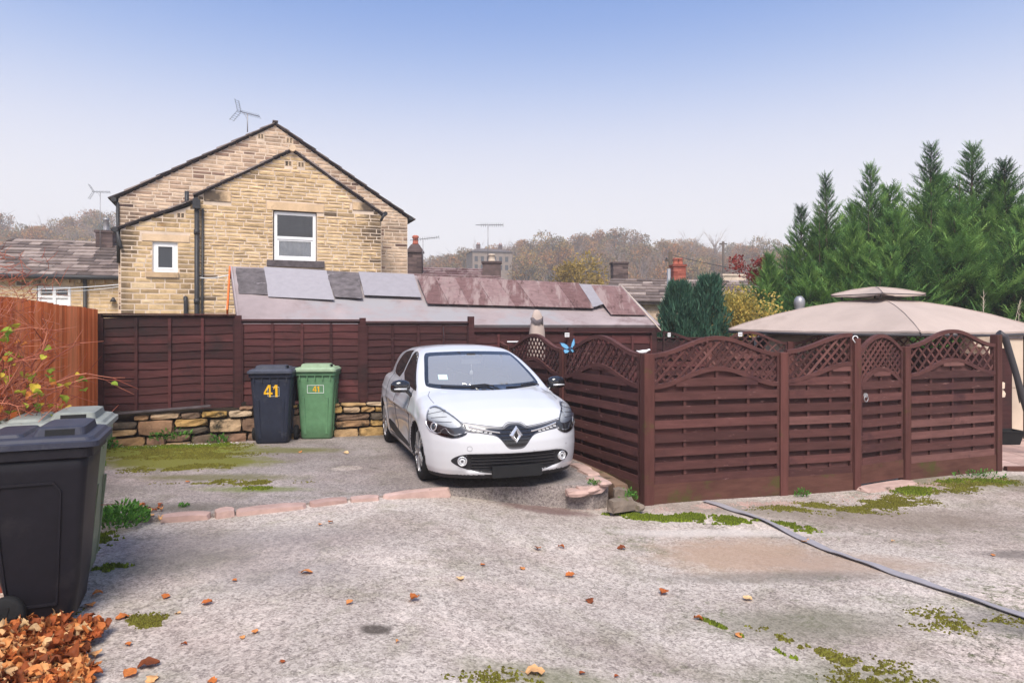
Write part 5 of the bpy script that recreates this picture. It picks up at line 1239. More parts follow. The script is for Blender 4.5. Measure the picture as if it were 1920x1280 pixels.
    for dy, sx_, sz_, dzz in ((-.105,.02,.03,-.005),(-.095,.052,.055,0),(-.05,.072,.070,.004),(.02,.074,.074,.006),(.075,.062,.064,.002),(.105,.035,.042,-.004),(.112,.01,.015,-.006)):
        rr.append([Vector((cx+sx_*.95*math.copysign(abs(math.cos(t))**.8, math.cos(t)), cy+dy*sg, cz+dzz+sz_*math.copysign(abs(math.sin(t))**.8, math.sin(t)))) for t in [2*PI*i/20 for i in range(20)]])
    mr_.rings(rr, .5, True); mo = mr_.build('door_mirror', M['gloss'], car, False)
    mb = MB(); mb.rings([[Vector((x0+dx, y0*sg+0, z0+dz_2)) for dx, dz_2 in ((-.05*w,-.0),(.0,-.035*w),(.05*w,0),(0,.035*w))] for x0, y0, z0, w in ((1.30,.775,.845,1.3),(1.30,.82,.875,1.1),(1.30,.86,.925,.9),(1.30,.90,.955,.8))], .5, True); mb.build('mirror_stalk', M['gloss'], mo, False)
    mb = MB(); rr = []
    for dy, r_ in ((-.06,.02),(.02,.024),(.08,.016)): rr.append([Vector((cx-.066+.012*math.cos(t), cy+dy*sg, cz-.022+r_*.5*math.sin(t))) for t in [2*PI*i/8 for i in range(8)]])
    mb.rings(rr, .5, True); mb.build('indicator', M['lampsilver'], mo, False)
    mb = MB(); mb.box(cx+.0705, cx+.072, min(cy-.07*sg, cy+.07*sg), max(cy-.07*sg, cy+.07*sg), cz-.045, cz+.05); mb.build('mirror_glass', M['autoglass'], mo, False)
    # wheels
    for xa in (XA, XB):
        zc = RW+.022; yo = sg*.825; wz = lambda prof: [(r, yo-sg*d) for r, d in prof]
        mb = MB(); mb.lathe(wz([(.215,.205),(.285,.205),(.306,.19),(.312,.165),(.312,.045),(.306,.018),(.288,.004),(.250,-.002),(.222,.006),(.218,.03)]), (xa,0,zc), 40, .5, 'y'); wh = mb.build('wheel', M['rubber'], car, False)
        for k in range(44):
            pass
        mb = MB(); mb.lathe(wz([(.221,.006),(.221,.014),(.207,.02),(.200,.06),(.198,.15)]), (xa,0,zc), 36, .5, 'y'); mb.f = mb.f[:-2]; mb.t = mb.t[:-2]; mb.sm = mb.sm[:-2]; rim = mb.build('rim', M['alloy'], wh, False)
        mb = MB(); mb.lathe(wz([(.198,.12),(.198,.121),(.01,.121)]), (xa,0,zc), 24, .5, 'y'); mb.build('rim_back', M['trim'], wh, False)
        for k in range(5):
            a = 2*PI*k/5+.3+xa
            for e_ in (-.14, .14):
                P = [(.035, a+e_*.2, .012), (.11, a+e_*.9, .004), (.212, a+e_*1.25, .008)]
                q3 = [Vector((xa+r*math.cos(t), yo-sg*d, zc+r*math.sin(t))) for r, t, d in P]; mb = MB(); mb.obox(q3[0], q3[1], .030, .022, up=(0,1,0)); mb.obox(q3[1]-(q3[1]-q3[0])*.02, q3[2], .026, .020, up=(0,1,0)); mb.build('spoke', M['alloy'] if e_ > 0 else M['chrome'], wh, False)
        mb = MB(); mb.lathe(wz([(.052,.03),(.050,.0),(.03,-.006),(.0285,-.006)]), (xa,0,zc), 18, .5, 'y'); mb.build('hub_cap', M['alloy'], wh, False)
        mb = MB(); mb.lathe(wz([(.130,.09),(.130,.105),(.03,.105)]), (xa,0,zc), 24, .5, 'y'); mb.build('brake_disc', M['metal'], wh, False)
c = fpt(.462, .462, .001); mb = MB(); mb.tube([fpt(.462+.024*math.cos(t), .462+.024*math.sin(t), .0005) for t in [2*PI*i/20 for i in range(21)]], .0016, 4); mb.build('tow_eye_cover', M['trim'], car, False)
xp_ = fpt(0,.24).x-.022; mb = MB(); mb.hexa([Vector((x, y, z)) for z in (.178,.290) for x, y in ((-.032,-.26),(-.032,.26),(-.006,.26),(-.006,-.26))]); pl_ = mb.build('number_plate', M['rubber'], car, False)
# wipers, inner mirror, sticker, charm, aerial
for pts in ([(.52,.985),(.15,.975),(-.02,.985)], [(-.20,.968),(-.45,.966),(-.62,.972)]):
    mb = MB(); line_on(mb, FRONT, frontpoly(pts), .007, .012, .5, 6); wp = mb.build('wiper', M['trim'], car, False)
    mb = MB(); y0 = pts[-1][0]; line_on(mb, FRONT, frontpoly([(y0+.22, pts[1][1]+.004), (y0+.05, pts[1][1]+.014), (y0-.03, pts[1][1]-.005)]), .010, .022, .5, 6); mb.build('wiper_arm', M['trim'], wp, False)
mb = MB(); mb.rings([[Vector((1.76+dx, y, 1.235+dz_3)) for dx, dz_3 in ((0,-.03),(-.015,-.028),(-.015,.03),(0,.032))] for y in (-.12,.12)], .5); im = mb.build('inner_mirror', M['metal'], car, False)
mb = MB(); mb.box(1.74, 1.84, -.05, .05, 1.29, 1.335); mb.build('sensor_housing', M['trim'], im, False)
mb = MB(); mb.tube([(1.74,0,1.20),(1.74,0,1.12)], .003, 5); mb.lathe([(.005,0),(.022,.02),(.02,.05),(.005,.07)], (1.74,0,1.06), 10, .5); mb.build('hanging_charm', M['white'], im, False)
patch('windscreen_sticker', M['sticker_blue'], car, FRONT, frontpoly([(.515,1.055),(.415,1.055),(.405,1.105),(.505,1.105)]), .0045, None, .03, .001)
mb = MB(); mb.lathe([(.02,0),(.012,.02),(.006,.03)], (3.28,0,1.372), 10, .5); mb.tube([(3.28,0,1.39),(3.30,0,1.66)], .005, 6, .5); mb.build('aerial', M['trim'], car, False)
# tail lamps and rear screen, so the car is whole from behind
REAR = Proj((-1,0,0)); rpoly = lambda pts: [(y*REAR.u.y, z) for y, z in pts]
for sg in (1, -1): patch('tail_lamp', M['redlamp'], car, REAR, rpoly(chaikin([(.62*sg,.98),(.78*sg,.96),(.80*sg,.80),(.66*sg,.74),(.50*sg,.80)], 2)), .004, None, .03)
patch('rear_screen', M['autoglass'], car, REAR, rpoly(chaikin([(-.56,1.05),(.56,1.05),(.50,1.27),(-.50,1.27)], 2)), .003, None, .04)
patch('rear_bumper_trim', M['trim'], car, REAR, rpoly([(-.70,.22),(.70,.22),(.66,.34),(-.66,.34)]), .004, None, .04)
# ------------------------------------------------------------------ vegetation
def unit(v): return v/np.maximum(np.linalg.norm(v, axis=-1, keepdims=True), 1e-9)
def blades(P, D, Nn, Ln, Wd, rs, tone):
    """thin leaf-like triangles: base point, direction, normal, length, width"""
    S = unit(np.cross(D, Nn)); n = len(P)
    V = np.empty((n, 3, 3)); V[:, 0] = P-S*Wd[:, None]/2; V[:, 1] = P+S*Wd[:, None]/2; V[:, 2] = P+D*Ln[:, None]
    return V.reshape(-1, 3), np.arange(n*3).reshape(n, 3), tone
def quads(P, D, S, Ln, Wd, tone):
    n = len(P); V = np.empty((n, 4, 3)); V[:, 0] = P; V[:, 1] = P+D*(Ln*.5)[:, None]+S*(Wd*.5)[:, None]; V[:, 2] = P+D*Ln[:, None]; V[:, 3] = P+D*(Ln*.5)[:, None]-S*(Wd*.5)[:, None]
    return V.reshape(-1, 3), np.arange(n*4).reshape(n, 4), tone
def rdir(rs, n): return unit(rs.normal(size=(n, 3)))
def conifer(seed, h, rad, dens=1.3):
    """Leyland cypress: a leader with upswept branches that carry flat feathery sprays"""
    rs = np.random.RandomState(seed); Vs = []; Ts = []; tr = MB(); pts = []
    lean = rs.uniform(-.04, .04, 2)
    tr.tube([(0,0,0), (lean[0]*h*.5, lean[1]*h*.5, h*.5), (lean[0]*h, lean[1]*h, h*.985)], [.11, .06, .008], 6, .3)
    nb = int(230*dens); BP_, BD, BL, BT = [], [], [], []
    leaders = []
    for j in range(3):      # side leaders that give each crown more than one tip
        az = rs.rand()*6.28; o_ = rad*rs.uniform(.22,.42); z0 = h*rs.uniform(.45,.6); z1 = h*rs.uniform(.74,.90); leaders.append((math.cos(az)*o_, math.sin(az)*o_, z0, z1)); tr.tube([(0,0,z0*.8), (math.cos(az)*o_, math.sin(az)*o_, z0), (math.cos(az)*o_*1.1, math.sin(az)*o_*1.1, z1)], [.03,.025,.005], 5, .3)
    for (lx, ly, z0, z1) in leaders:
        for i in range(46):
            t = (i+.5)/46; az = i*2.4+rs.uniform(-.5,.5); l = .42*(1-t)**.8*rs.uniform(.6,1.2)+.05; el = .5+.5*t
            d0 = np.array([math.cos(az)*math.cos(el), math.sin(az)*math.cos(el), math.sin(el)]); p0 = np.array([lx*(1+.1*t), ly*(1+.1*t), z0+(z1-z0)*t])
            for k in range(int(2+l*11)):
                u = rs.rand(); dd = d0+rs.normal(size=3)*.35+np.array([0,0,.3]); BP_.append(p0+d0*l*u); BD.append(dd/np.linalg.norm(dd)); BL.append(rs.uniform(.09,.2)); BT.append(.35+.4*u+rs.uniform(-.15,.2))
    for i in range(nb):
        t = .03+.96*(i/nb)**.95; az = i*2.4+rs.uniform(-.5, .5); prof = float(np.interp(t, [0,.1,.35,.55,.68,.78,.88,1.0],[.8,1,1.05,.95,.62,.32,.17,.02]))
        l = rad*prof*rs.uniform(.55, 1.2)+.07; el = .25+.6*t+rs.uniform(-.15, .2)
        d0 = np.array([math.cos(az)*math.cos(el), math.sin(az)*math.cos(el), math.sin(el)]); p0 = np.array([lean[0]*h*t, lean[1]*h*t, h*t])
        ln = int(3+l*13); bt = rs.uniform(-.22, .28)
        if i % 4 == 0 and l > .4: tr.tube([p0, p0+d0*l*.8], [.014, .004], 4, .3, False)
        for k in range(ln):
            u = (k+rs.rand())/ln; u = u**.75; p = p0+d0*l*u+np.array([0,0,-.10*l*u*u])
            side = np.cross(d0, [0,0,1]); side /= np.linalg.norm(side)+1e-9
            sgn = 1 if k % 2 else -1
            dd = d0*rs.uniform(.5,1)+side*sgn*rs.uniform(.25,.9)*(1-u*.6)+np.array([0,0,rs.uniform(.0,.45)]); dd /= np.linalg.norm(dd)
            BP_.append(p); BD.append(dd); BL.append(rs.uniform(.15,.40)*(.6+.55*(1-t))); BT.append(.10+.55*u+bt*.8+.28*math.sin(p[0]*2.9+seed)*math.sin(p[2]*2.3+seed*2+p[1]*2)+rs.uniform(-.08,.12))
    P0 = np.array(BP_); D0 = np.array(BD); L0 = np.array(BL); T0 = np.clip(np.array(BT), 0, .999)
    Nn = unit(rdir(rs, len(P0))*.6+np.array([0,0,1.])); S0 = unit(np.cross(D0, Nn))
    nbld = 9; fr_ = []
    for k in range(nbld):
        u = (k+.3)/nbld; sgn = 1 if k % 2 else -1
        P = P0+D0*(L0*u)[:, None]; D = unit(D0*.8+S0*sgn*.75+rdir(rs, len(P0))*.22); ln = L0*(.55-.36*u)*rs.uniform(.7,1.2,len(P0))
        v, f, tt = blades(P, D, Nn, ln, ln*.15+.006, rs, T0); fr_.append((v, np.clip(T0+rs.uniform(-.06,.06,len(T0)), 0, .999)))
    v, f, tt = blades(P0, D0, Nn, L0*1.05, np.full(len(P0), .014), rs, T0); fr_.append((v, T0))
    V = np.concatenate([a for a, b in fr_]); T = np.concatenate([b for a, b in fr_])
    return npmesh('foliage', V, np.arange(len(V)).reshape(-1, 3), T, M['conifer']), tr.mesh('trunk', M['bark'])
kinds = [conifer(1, 6.9, 1.75), conifer(2, 6.2, 1.8), conifer(3, 6.6, 1.7)]
lower = conifer(4, 4.6, 1.7)
def conifer_at(px, py, y, k, label, rz=0., wid=1., base=-1.2):
    p = at(px, py, y); me, tr = kinds[k] if k < 3 else lower; h0 = [6.9, 6.2, 6.6, 4.6][k]; s = (p.z-base)/h0
    t = thing('conifer_tree', label, 'conifer', (p.x, y, base), rz, 'row of tall evergreen conifers behind the gazebo')
    t.scale = (s*wid, s*wid, s)
    put('trunk', tr, t, False); put('crown', me, t, False)
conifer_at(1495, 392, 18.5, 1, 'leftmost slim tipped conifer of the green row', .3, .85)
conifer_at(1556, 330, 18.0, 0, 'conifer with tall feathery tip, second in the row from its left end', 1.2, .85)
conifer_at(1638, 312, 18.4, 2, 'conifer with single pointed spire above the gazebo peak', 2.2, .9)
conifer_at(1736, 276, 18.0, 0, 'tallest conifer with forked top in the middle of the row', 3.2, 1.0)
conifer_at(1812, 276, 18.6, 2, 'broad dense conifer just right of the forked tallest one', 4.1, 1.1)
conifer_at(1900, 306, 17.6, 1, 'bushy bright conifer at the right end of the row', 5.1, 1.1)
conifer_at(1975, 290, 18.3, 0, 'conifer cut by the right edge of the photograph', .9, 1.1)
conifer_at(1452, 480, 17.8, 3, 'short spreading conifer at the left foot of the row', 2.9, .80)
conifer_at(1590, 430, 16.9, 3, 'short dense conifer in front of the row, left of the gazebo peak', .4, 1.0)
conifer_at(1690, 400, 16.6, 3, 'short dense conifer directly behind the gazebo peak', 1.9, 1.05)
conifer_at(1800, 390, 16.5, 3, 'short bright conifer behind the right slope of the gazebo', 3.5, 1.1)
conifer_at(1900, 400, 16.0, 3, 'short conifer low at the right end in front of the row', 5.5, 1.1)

def bushy(seed, n, rx, ry, rz_, cz, leaf, mat, blade=False, hollow=.55, tone=(0, 1), up=.2, tr=None, lumps=9, name='foliage', flat=None, asp=.5):
    """leaf-sized faces gathered in clumps inside an uneven crown"""
    rs = np.random.RandomState(seed); C = rdir(rs, lumps)*rs.uniform(.35,.85,(lumps,1)); C[:,2] = np.abs(C[:,2]) if flat else C[:,2]
    R_ = rs.uniform(.28,.5,lumps); k = rs.randint(0, lumps, n); P = C[k]+rdir(rs, n)*(R_[k]*rs.uniform(hollow,1,n))[:,None]
    T = np.clip(rs.uniform(tone[0], tone[1], lumps)[k]*.55+rs.uniform(tone[0], tone[1], n)*.45, 0, .999)
    P = P*[rx, ry, rz_]+[0,0,cz]; D = unit(rdir(rs, n)+unit(P-[0,0,cz])*.5+[0,0,up]); S = unit(np.cross(D, rdir(rs, n)))
    Ln = rs.uniform(.6,1.3,n)*leaf
    if blade: v, f, _ = blades(P, D, S, Ln, Ln*.16, rs, None)
    else: v, f, _ = quads(P, D, S, Ln, Ln*asp, None)
    return npmesh(name, v, f, T, mat)
def branches(seed, h, r, n, mat, thick=.1, spread=.9, up=.6, name='trunk', levels=2, cz=None):
    rs = np.random.RandomState(seed); mb = MB(); cz = cz or h*.35
    mb.tube([(0,0,0), (rs.uniform(-.1,.1), rs.uniform(-.1,.1), cz), (rs.uniform(-.3,.3)*r*.3, rs.uniform(-.3,.3)*r*.3, h*.8)], [thick, thick*.8, thick*.3], 6, .4)
    for i in range(n):
        z0 = cz+rs.rand()*(h*.75-cz); az = rs.rand()*6.28; p = np.array([0,0,z0]); d = np.array([math.cos(az)*spread, math.sin(az)*spread, up+rs.rand()*.5]); d /= np.linalg.norm(d)
        l = r*rs.uniform(.6,1.15); q = p+d*l*.5; e = q+(d+[0,0,.25])*l*.5; mb.tube([p, q, e], [thick*.4, thick*.22, thick*.06], 4, .4, False)
        if levels > 1:
            for j in range(4):
                u = rs.uniform(.3, 1); b0 = p+(e-p)*u; d2 = d+rs.normal(size=3)*.6; d2 /= np.linalg.norm(d2); mb.tube([b0, b0+d2*l*.4], [thick*.14, thick*.03], 3, .4, False)
    return mb.mesh(name, mat)
# blue green conifer and yellow shrub behind the pen
def tuft_cone(seed, n, h, rad, mat):
    rs = np.random.RandomState(seed); t = rs.rand(n)**.8; az = rs.rand(n)*6.28; r = rad*(1-t*.93)**.75*rs.uniform(.6,1.05,n)*(1+.16*np.sin(az*5+t*23)+.12*np.sin(az*3-t*37))
    top2 = rs.rand(n) < .38; P = np.stack([np.cos(az)*r+np.where(top2, .42, -.28)*t, np.sin(az)*r, t*h*np.where(top2, 1.0, .96)], 1)
    D = unit(np.stack([np.cos(az)*.35, np.sin(az)*.35, np.full(n, 1.)], 1)+rs.normal(size=(n,3))*.25); S = rdir(rs, n); Ln = rs.uniform(.08,.22,n)
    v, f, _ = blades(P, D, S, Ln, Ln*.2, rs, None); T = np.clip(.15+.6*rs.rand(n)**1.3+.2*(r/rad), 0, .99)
    return npmesh('foliage', v, f, T, mat)
for k_, (px, py, y, kk, w_, lb) in enumerate([(1527, 415, 19.4, 3, .9, 'bushy conifer filling the gap between the two left spires'), (1600, 385, 19.8, 3, 1.0, 'bushy conifer behind the gap left of the single spire'), (1685, 352, 19.6, 3, 1.0, 'bushy conifer between the single spire and the forked tallest one'),
    (1775, 335, 20.0, 3, 1.1, 'bushy conifer behind the gap right of the forked tallest one'), (1860, 345, 19.6, 3, 1.1, 'bushy conifer behind the right end of the row'), (1655, 470, 15.9, 3, 1.0, 'lowest dense conifer touching the gazebo vent canopy'), (1510, 500, 16.6, 3, 1.0, 'lowest dense conifer over the gazebo left slope')]):
    conifer_at(px, py, y, kk, lb, 1.1*k_, w_)
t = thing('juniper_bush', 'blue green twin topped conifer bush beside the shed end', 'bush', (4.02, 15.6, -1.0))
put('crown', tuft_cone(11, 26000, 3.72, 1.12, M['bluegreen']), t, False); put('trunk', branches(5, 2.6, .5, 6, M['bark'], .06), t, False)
t = thing('yellow_shrub', 'tall loose shrub with pale yellow and cream leaves', 'shrub', (5.2, 15.8, -1.0))
put('crown', bushy(21, 12000, 1.25, .8, 1.75, 1.80, .080, M['yellowleaf'], tone=(.1,1), hollow=.3, lumps=22), t, False); put('stems', branches(6, 3.2, 1.0, 16, M['twig'], .03), t, False)
t = thing('variegated_shrub', 'grey green and cream leaved shrub above the yellow one', 'shrub', (5.0, 16.4, -1.0))
put('crown', bushy(22, 5000, .75, .7, 1.0, 2.75, .07, M['yellowleaf'], tone=(0,.45), hollow=.3, lumps=14), t, False); put('stems', branches(7, 3.4, .8, 12, M['twig'], .03), t, False)
t = thing('red_maple', 'thin branched small tree with dark red leaves beside the conifers', 'tree', (6.4, 18.8, -1.5))
put('crown', bushy(23, 900, .85, .6, .45, 4.75, .09, M['redleaf'], lumps=8, hollow=.2), t, False); put('trunk', branches(8, 5.0, 1.0, 12, M['twig'], .04, levels=2, cz=3), t, False)
for lb, px, py, y, s in (('pale dry seed stalk sticking up behind the gazebo right slope', 1840, 548, 14.0, 1.), ('leaning dry grass plume at the right above the canopy', 1890, 562, 14.2, 1.)):
    p = at(px, py, y); t = thing('dry_stalk', lb, 'plant', (p.x, y, -.3)); mb = MB(); hh = p.z+.3
    mb.tube([(0,0,0), (.02,0,hh*.6), (.05 if px < 1880 else .25,0,hh)], [.008,.006,.002], 5, .8)
    for i in range(26):
        u = .72+.28*i/26; q = Vector((.05*u if px < 1880 else .25*u, 0, hh*u)); mb.tube([q, q+Vector((random.uniform(-.07,.07), random.uniform(-.04,.04), .09))], [.004,.001], 3, .8, False)
    me = mb.mesh('stem', M['cream']); put('stem', me, t, False)
# yellow tree in the middle distance, bare saplings
t = thing('golden_tree', 'rounded tree with golden yellow autumn leaves beyond the shed', 'tree', (5.75, 60, -8))
put('crown', bushy(31, 9000, 3.4, 3, 3.6, 12.4, .34, M['goldleaf'], hollow=.3, lumps=20), t, False); put('trunk', branches(9, 15, 3.5, 22, M['bark'], .22, cz=7), t, False)
def sapling(px, py, y, seed, label, w=1.6, n=26, th=.06, base=-5.5):
    p = at(px, py, y); h = p.z-base; t = thing('bare_tree', label, 'tree', (p.x, y, base), 0, 'bare leafless trees beyond the roofs')
    rs = np.random.RandomState(seed); mb = MB()
    for s in range(4):
        a = rs.uniform(-.5,.5,2)*w; top = np.array([a[0], a[1], h*rs.uniform(.82,1)]); mb.tube([(0,0,0), tuple(top*[.5,.5,.5]), tuple(top)], [th, th*.6, th*.12], 4, .4, False)
        for k in range(n):
            u = rs.uniform(.35,.97); b0 = top*[u,u,u]; az = rs.rand()*6.28; l = w*rs.uniform(.35,.9)*(1.1-u*.6); d = np.array([math.cos(az)*.45, math.sin(az)*.45, 1.0]); q = b0+d*l*.5; e = q+d*[.6,.6,1]*l*.5
            mb.tube([b0, q, e], [th*.25, th*.15, th*.04], 3, .4, False)
            for j in range(3):
                d2 = d+rs.normal(size=3)*.4; c0 = b0+(e-b0)*rs.uniform(.3,.9); mb.tube([c0, c0+d2*l*.3], [th*.08, th*.03], 3, .4, False)
    put('trunk', mb.mesh('trunk', M['twig']), t, False)
for i, (px, py, y, w, lb) in enumerate([(1172, 436, 48, 1.5, 'tall bare sapling with upright twigs left of the wooden pole'), (1205, 440, 50, 1.5, 'tall bare sapling between the twiggy one and the wooden pole'), (1226, 447, 46, 1.1, 'thin bare sapling closest to the wooden pole'),
    (1148, 470, 52, 1.3, 'low bare sapling right beside the golden tree'), (1000, 505, 46, 1.6, 'low bare sapling left of the golden tree'), (960, 508, 50, 1.5, 'small bare sapling right of the yellow chimney'), (1380, 490, 40, 1.3, 'bare twiggy tree above the square chimney'), (1340, 455, 80, 2.2, 'bare tree at the thin skyline pole')]):
    sapling(px, py, y, 40+i, lb, w)
# wooded hill
protos = [(bushy(50+i, 3400, 5.6, 5.6, 5.2, 8.6, .62, M['autumn'], hollow=.55, lumps=16, tone=(0,1)), branches(60+i, 12.5, 5, 16, M['bark'], .3, cz=3.5)) for i in range(4)]
bare = [(None, branches(70+i, 13, 4.6, 48, M['twig'], .22, spread=.8, up=.7, cz=3)) for i in range(2)]
firm = (bushy(81, 1500, 2.2, 2.2, 6, 7, .5, M['conifer'], hollow=.3, lumps=14, tone=(0,.3)), branches(82, 13, 2, 6, M['bark'], .2))
rs = np.random.RandomState(5); nt = 0; spots = []
for row, y in enumerate(np.arange(100, 236, 8.5)):
    for px in np.arange(-170, 1480, 1300*7.8/y):
        q = px+rs.uniform(-.45,.45)*1300*7/y; yy = y+rs.uniform(-4, 4)
        if 240 < q < 755: continue
        if 870 < q < 975 and 116 < yy < 152: continue
        if y < 130 and rs.rand() < .35: continue
        spots.append((q, yy))
for (px, y) in spots:
    x = (px-960)/1300*y; z = gz(x, y)-.4; r = rs.rand(); s = rs.uniform(.6, .98)
    if r < .70: me, tr = protos[rs.randint(4)]; k = 'broad tree in autumn leaf on the far wooded hill'; g = 'autumn trees on the far hill'; nm = 'hill_tree'
    elif r < .97: me, tr = bare[rs.randint(2)]; k = 'leafless tree on the far wooded hill'; g = 'leafless trees on the far hill'; nm = 'bare_hill_tree'
    else: me, tr = firm; k = 'dark evergreen on the far wooded hill'; g = 'evergreens on the far hill'; nm = 'hill_evergreen'
    t = thing(nm, k, 'tree', (x, y, z), rs.rand()*6.28, g); t.scale = (s, s, s*rs.uniform(.85,1.1)); put('trunk', tr, t, False)
    if me: put('crown', me, t, False)
# undergrowth on the slopes
v = []; n = 60000; yy = rs.uniform(80, 240, n); pxs = rs.uniform(-450, 2400, n); X = (pxs-960)/1300*yy; Z = np.array([gz(a, b) for a, b in zip(X, yy)])
P = np.stack([X, yy, Z], 1)+rs.normal(size=(n,3))*[.5,.5,.3]+[0,0,.5]; D = unit(rdir(rs, n)+[0,0,.8]); vv, ff, _ = quads(P, D, unit(np.cross(D, rdir(rs, n))), rs.uniform(.6,1.8,n), rs.uniform(.5,1.2,n), None)
put('undergrowth', npmesh('undergrowth', vv, ff, rs.rand(n), M['autumn']), kind='stuff')

# shrub with red twigs and yellow leaves at the left edge
hs = thing('twiggy_shrub', 'red stemmed twiggy shrub with a few yellow green leaves at the left edge', 'shrub', (-3.30, 4.62, -.02))
rs = np.random.RandomState(9); mb = MB(); lv = []
for i in range(170):
    b0 = Vector((rs.uniform(-.35,.08), rs.uniform(-.3,.35), rs.uniform(.3,1.5))); az = rs.uniform(-.9,.9); l = rs.uniform(.15,.52)
    p = b0; d = Vector((math.cos(az)*rs.uniform(.35,.9), math.sin(az)*.6, rs.uniform(.05,1.0))).normalized(); pts = [p]
    for k in range(6):
        d = (d+Vector(rs.normal(size=3))*.22+Vector((0,0,-.04*k*(d.z > 0)))).normalized(); p = p+d*l/6; pts.append(p)
        if p.z > 2.12: break
        if rs.rand() < .65: 
            d2 = (d+Vector(rs.normal(size=3))*.7).normalized(); e = p+d2*rs.uniform(.06,.2); mb.tube([p, e], [.0028,.001], 4, rs.rand(), False)
            if rs.rand() < .10: lv.append((e, d2))
    mb.tube(pts, [.006-.0007*k for k in range(len(pts))], 5, rs.rand(), False)
    if rs.rand() < .45: lv.append((pts[-1], d))
for i in range(900):
    p = Vector((rs.uniform(-.45,.10)-.05, rs.uniform(-.3,.4), rs.uniform(.6,2.15))); d = (Vector(rs.normal(size=3))+Vector((.3,0,.5))).normalized(); l = rs.uniform(.05,.2); q = p+d*l*.5+Vector(rs.normal(size=3))*.01
    mb.tube([p, q, p+d*l], [.0025,.002,.001], 3, rs.rand(), False)
put('stems', mb.mesh('stems', M['redtwig']), hs, False)
def leaf_mesh(name, mat, curl=.25, seed=0, lobed=False, size=1., tone=.5):
    """one curled leaf of about twenty faces"""
    r = random.Random(seed); n = 7; mb = MB(); vs = []; 
    wd = [0, .26, .42, .5, .42, .26, 0]
    if lobed: wd = [0, .40, .28, .52, .30, .36, 0]
    ph = r.uniform(0, 6)
    for i in range(n):
        u = i/(n-1); w = wd[i]*r.uniform(.82,1.15); bend = curl*math.sin(u*PI*1.1)+.06*math.sin(u*7+ph)
        for j, s in enumerate((-1, -.5, 0, .5, 1)):
            vs.append(((u-.5)*size, s*w*size*(1-.2*curl*abs(s)), (bend+abs(s)**1.5*curl*r.uniform(.5,1.4)+r.uniform(-.02,.02))*size))
    fs = [(i*5+j, i*5+j+1, (i+1)*5+j+1, (i+1)*5+j) for i in range(n-1) for j in range(4)]
    mb.add(vs, fs, tone, True); mb.tube([(-.5*size,0,.0), (-.72*size,.03*size,.08*size)], .012*size, 3, tone, False)
    return mb.mesh(name, mat)
LM = [leaf_mesh('leaf', M['deadleaf'], c, i, i % 2 == 0) for i, c in enumerate((.10,.22,.38,.14,.30,.42,.07,.26))]
SM = [leaf_mesh('leaf', M['shrubleaf'], .2, 20+i, False, 1., t_) for i, t_ in enumerate((.15,.3,.55,.7,.95,.45))]
for e, d in lv:
    o = put('leaf', random.choice(SM), hs, False); o.location = e; o.rotation_euler = (rs.uniform(-1,1), rs.uniform(-1,1), rs.rand()*6.28); s = rs.uniform(.04,.075); o.scale = (s, s, s)
# ivy-brown leafy tangle low behind the bin
tl = bushy(90, 900, .3, .35, .5, .6, .07, M['deadleaf'], hollow=.2, lumps=10, tone=(0,.5)); put('foliage', tl, hs, False)
# brick pier just behind the near bin
pier = thing('brick_pier', 'weathered brick garden wall end behind the near bins', 'wall', (-3.45, 4.1, 0))
for r_ in range(8):
    for k in range(3):
        o_ = .11 if r_ % 2 else 0; x0 = -3.62+k*.225-o_
        MB().box(x0+.005, x0+.218, 4.32, 4.43, -.03+r_*.078, .04+r_*.078).build('brick', M['redbrick'], pier)
MB().box(-3.70, -3.02, 4.33, 4.42, -.1, .58, .5).build('mortar', M['mortar'], pier)

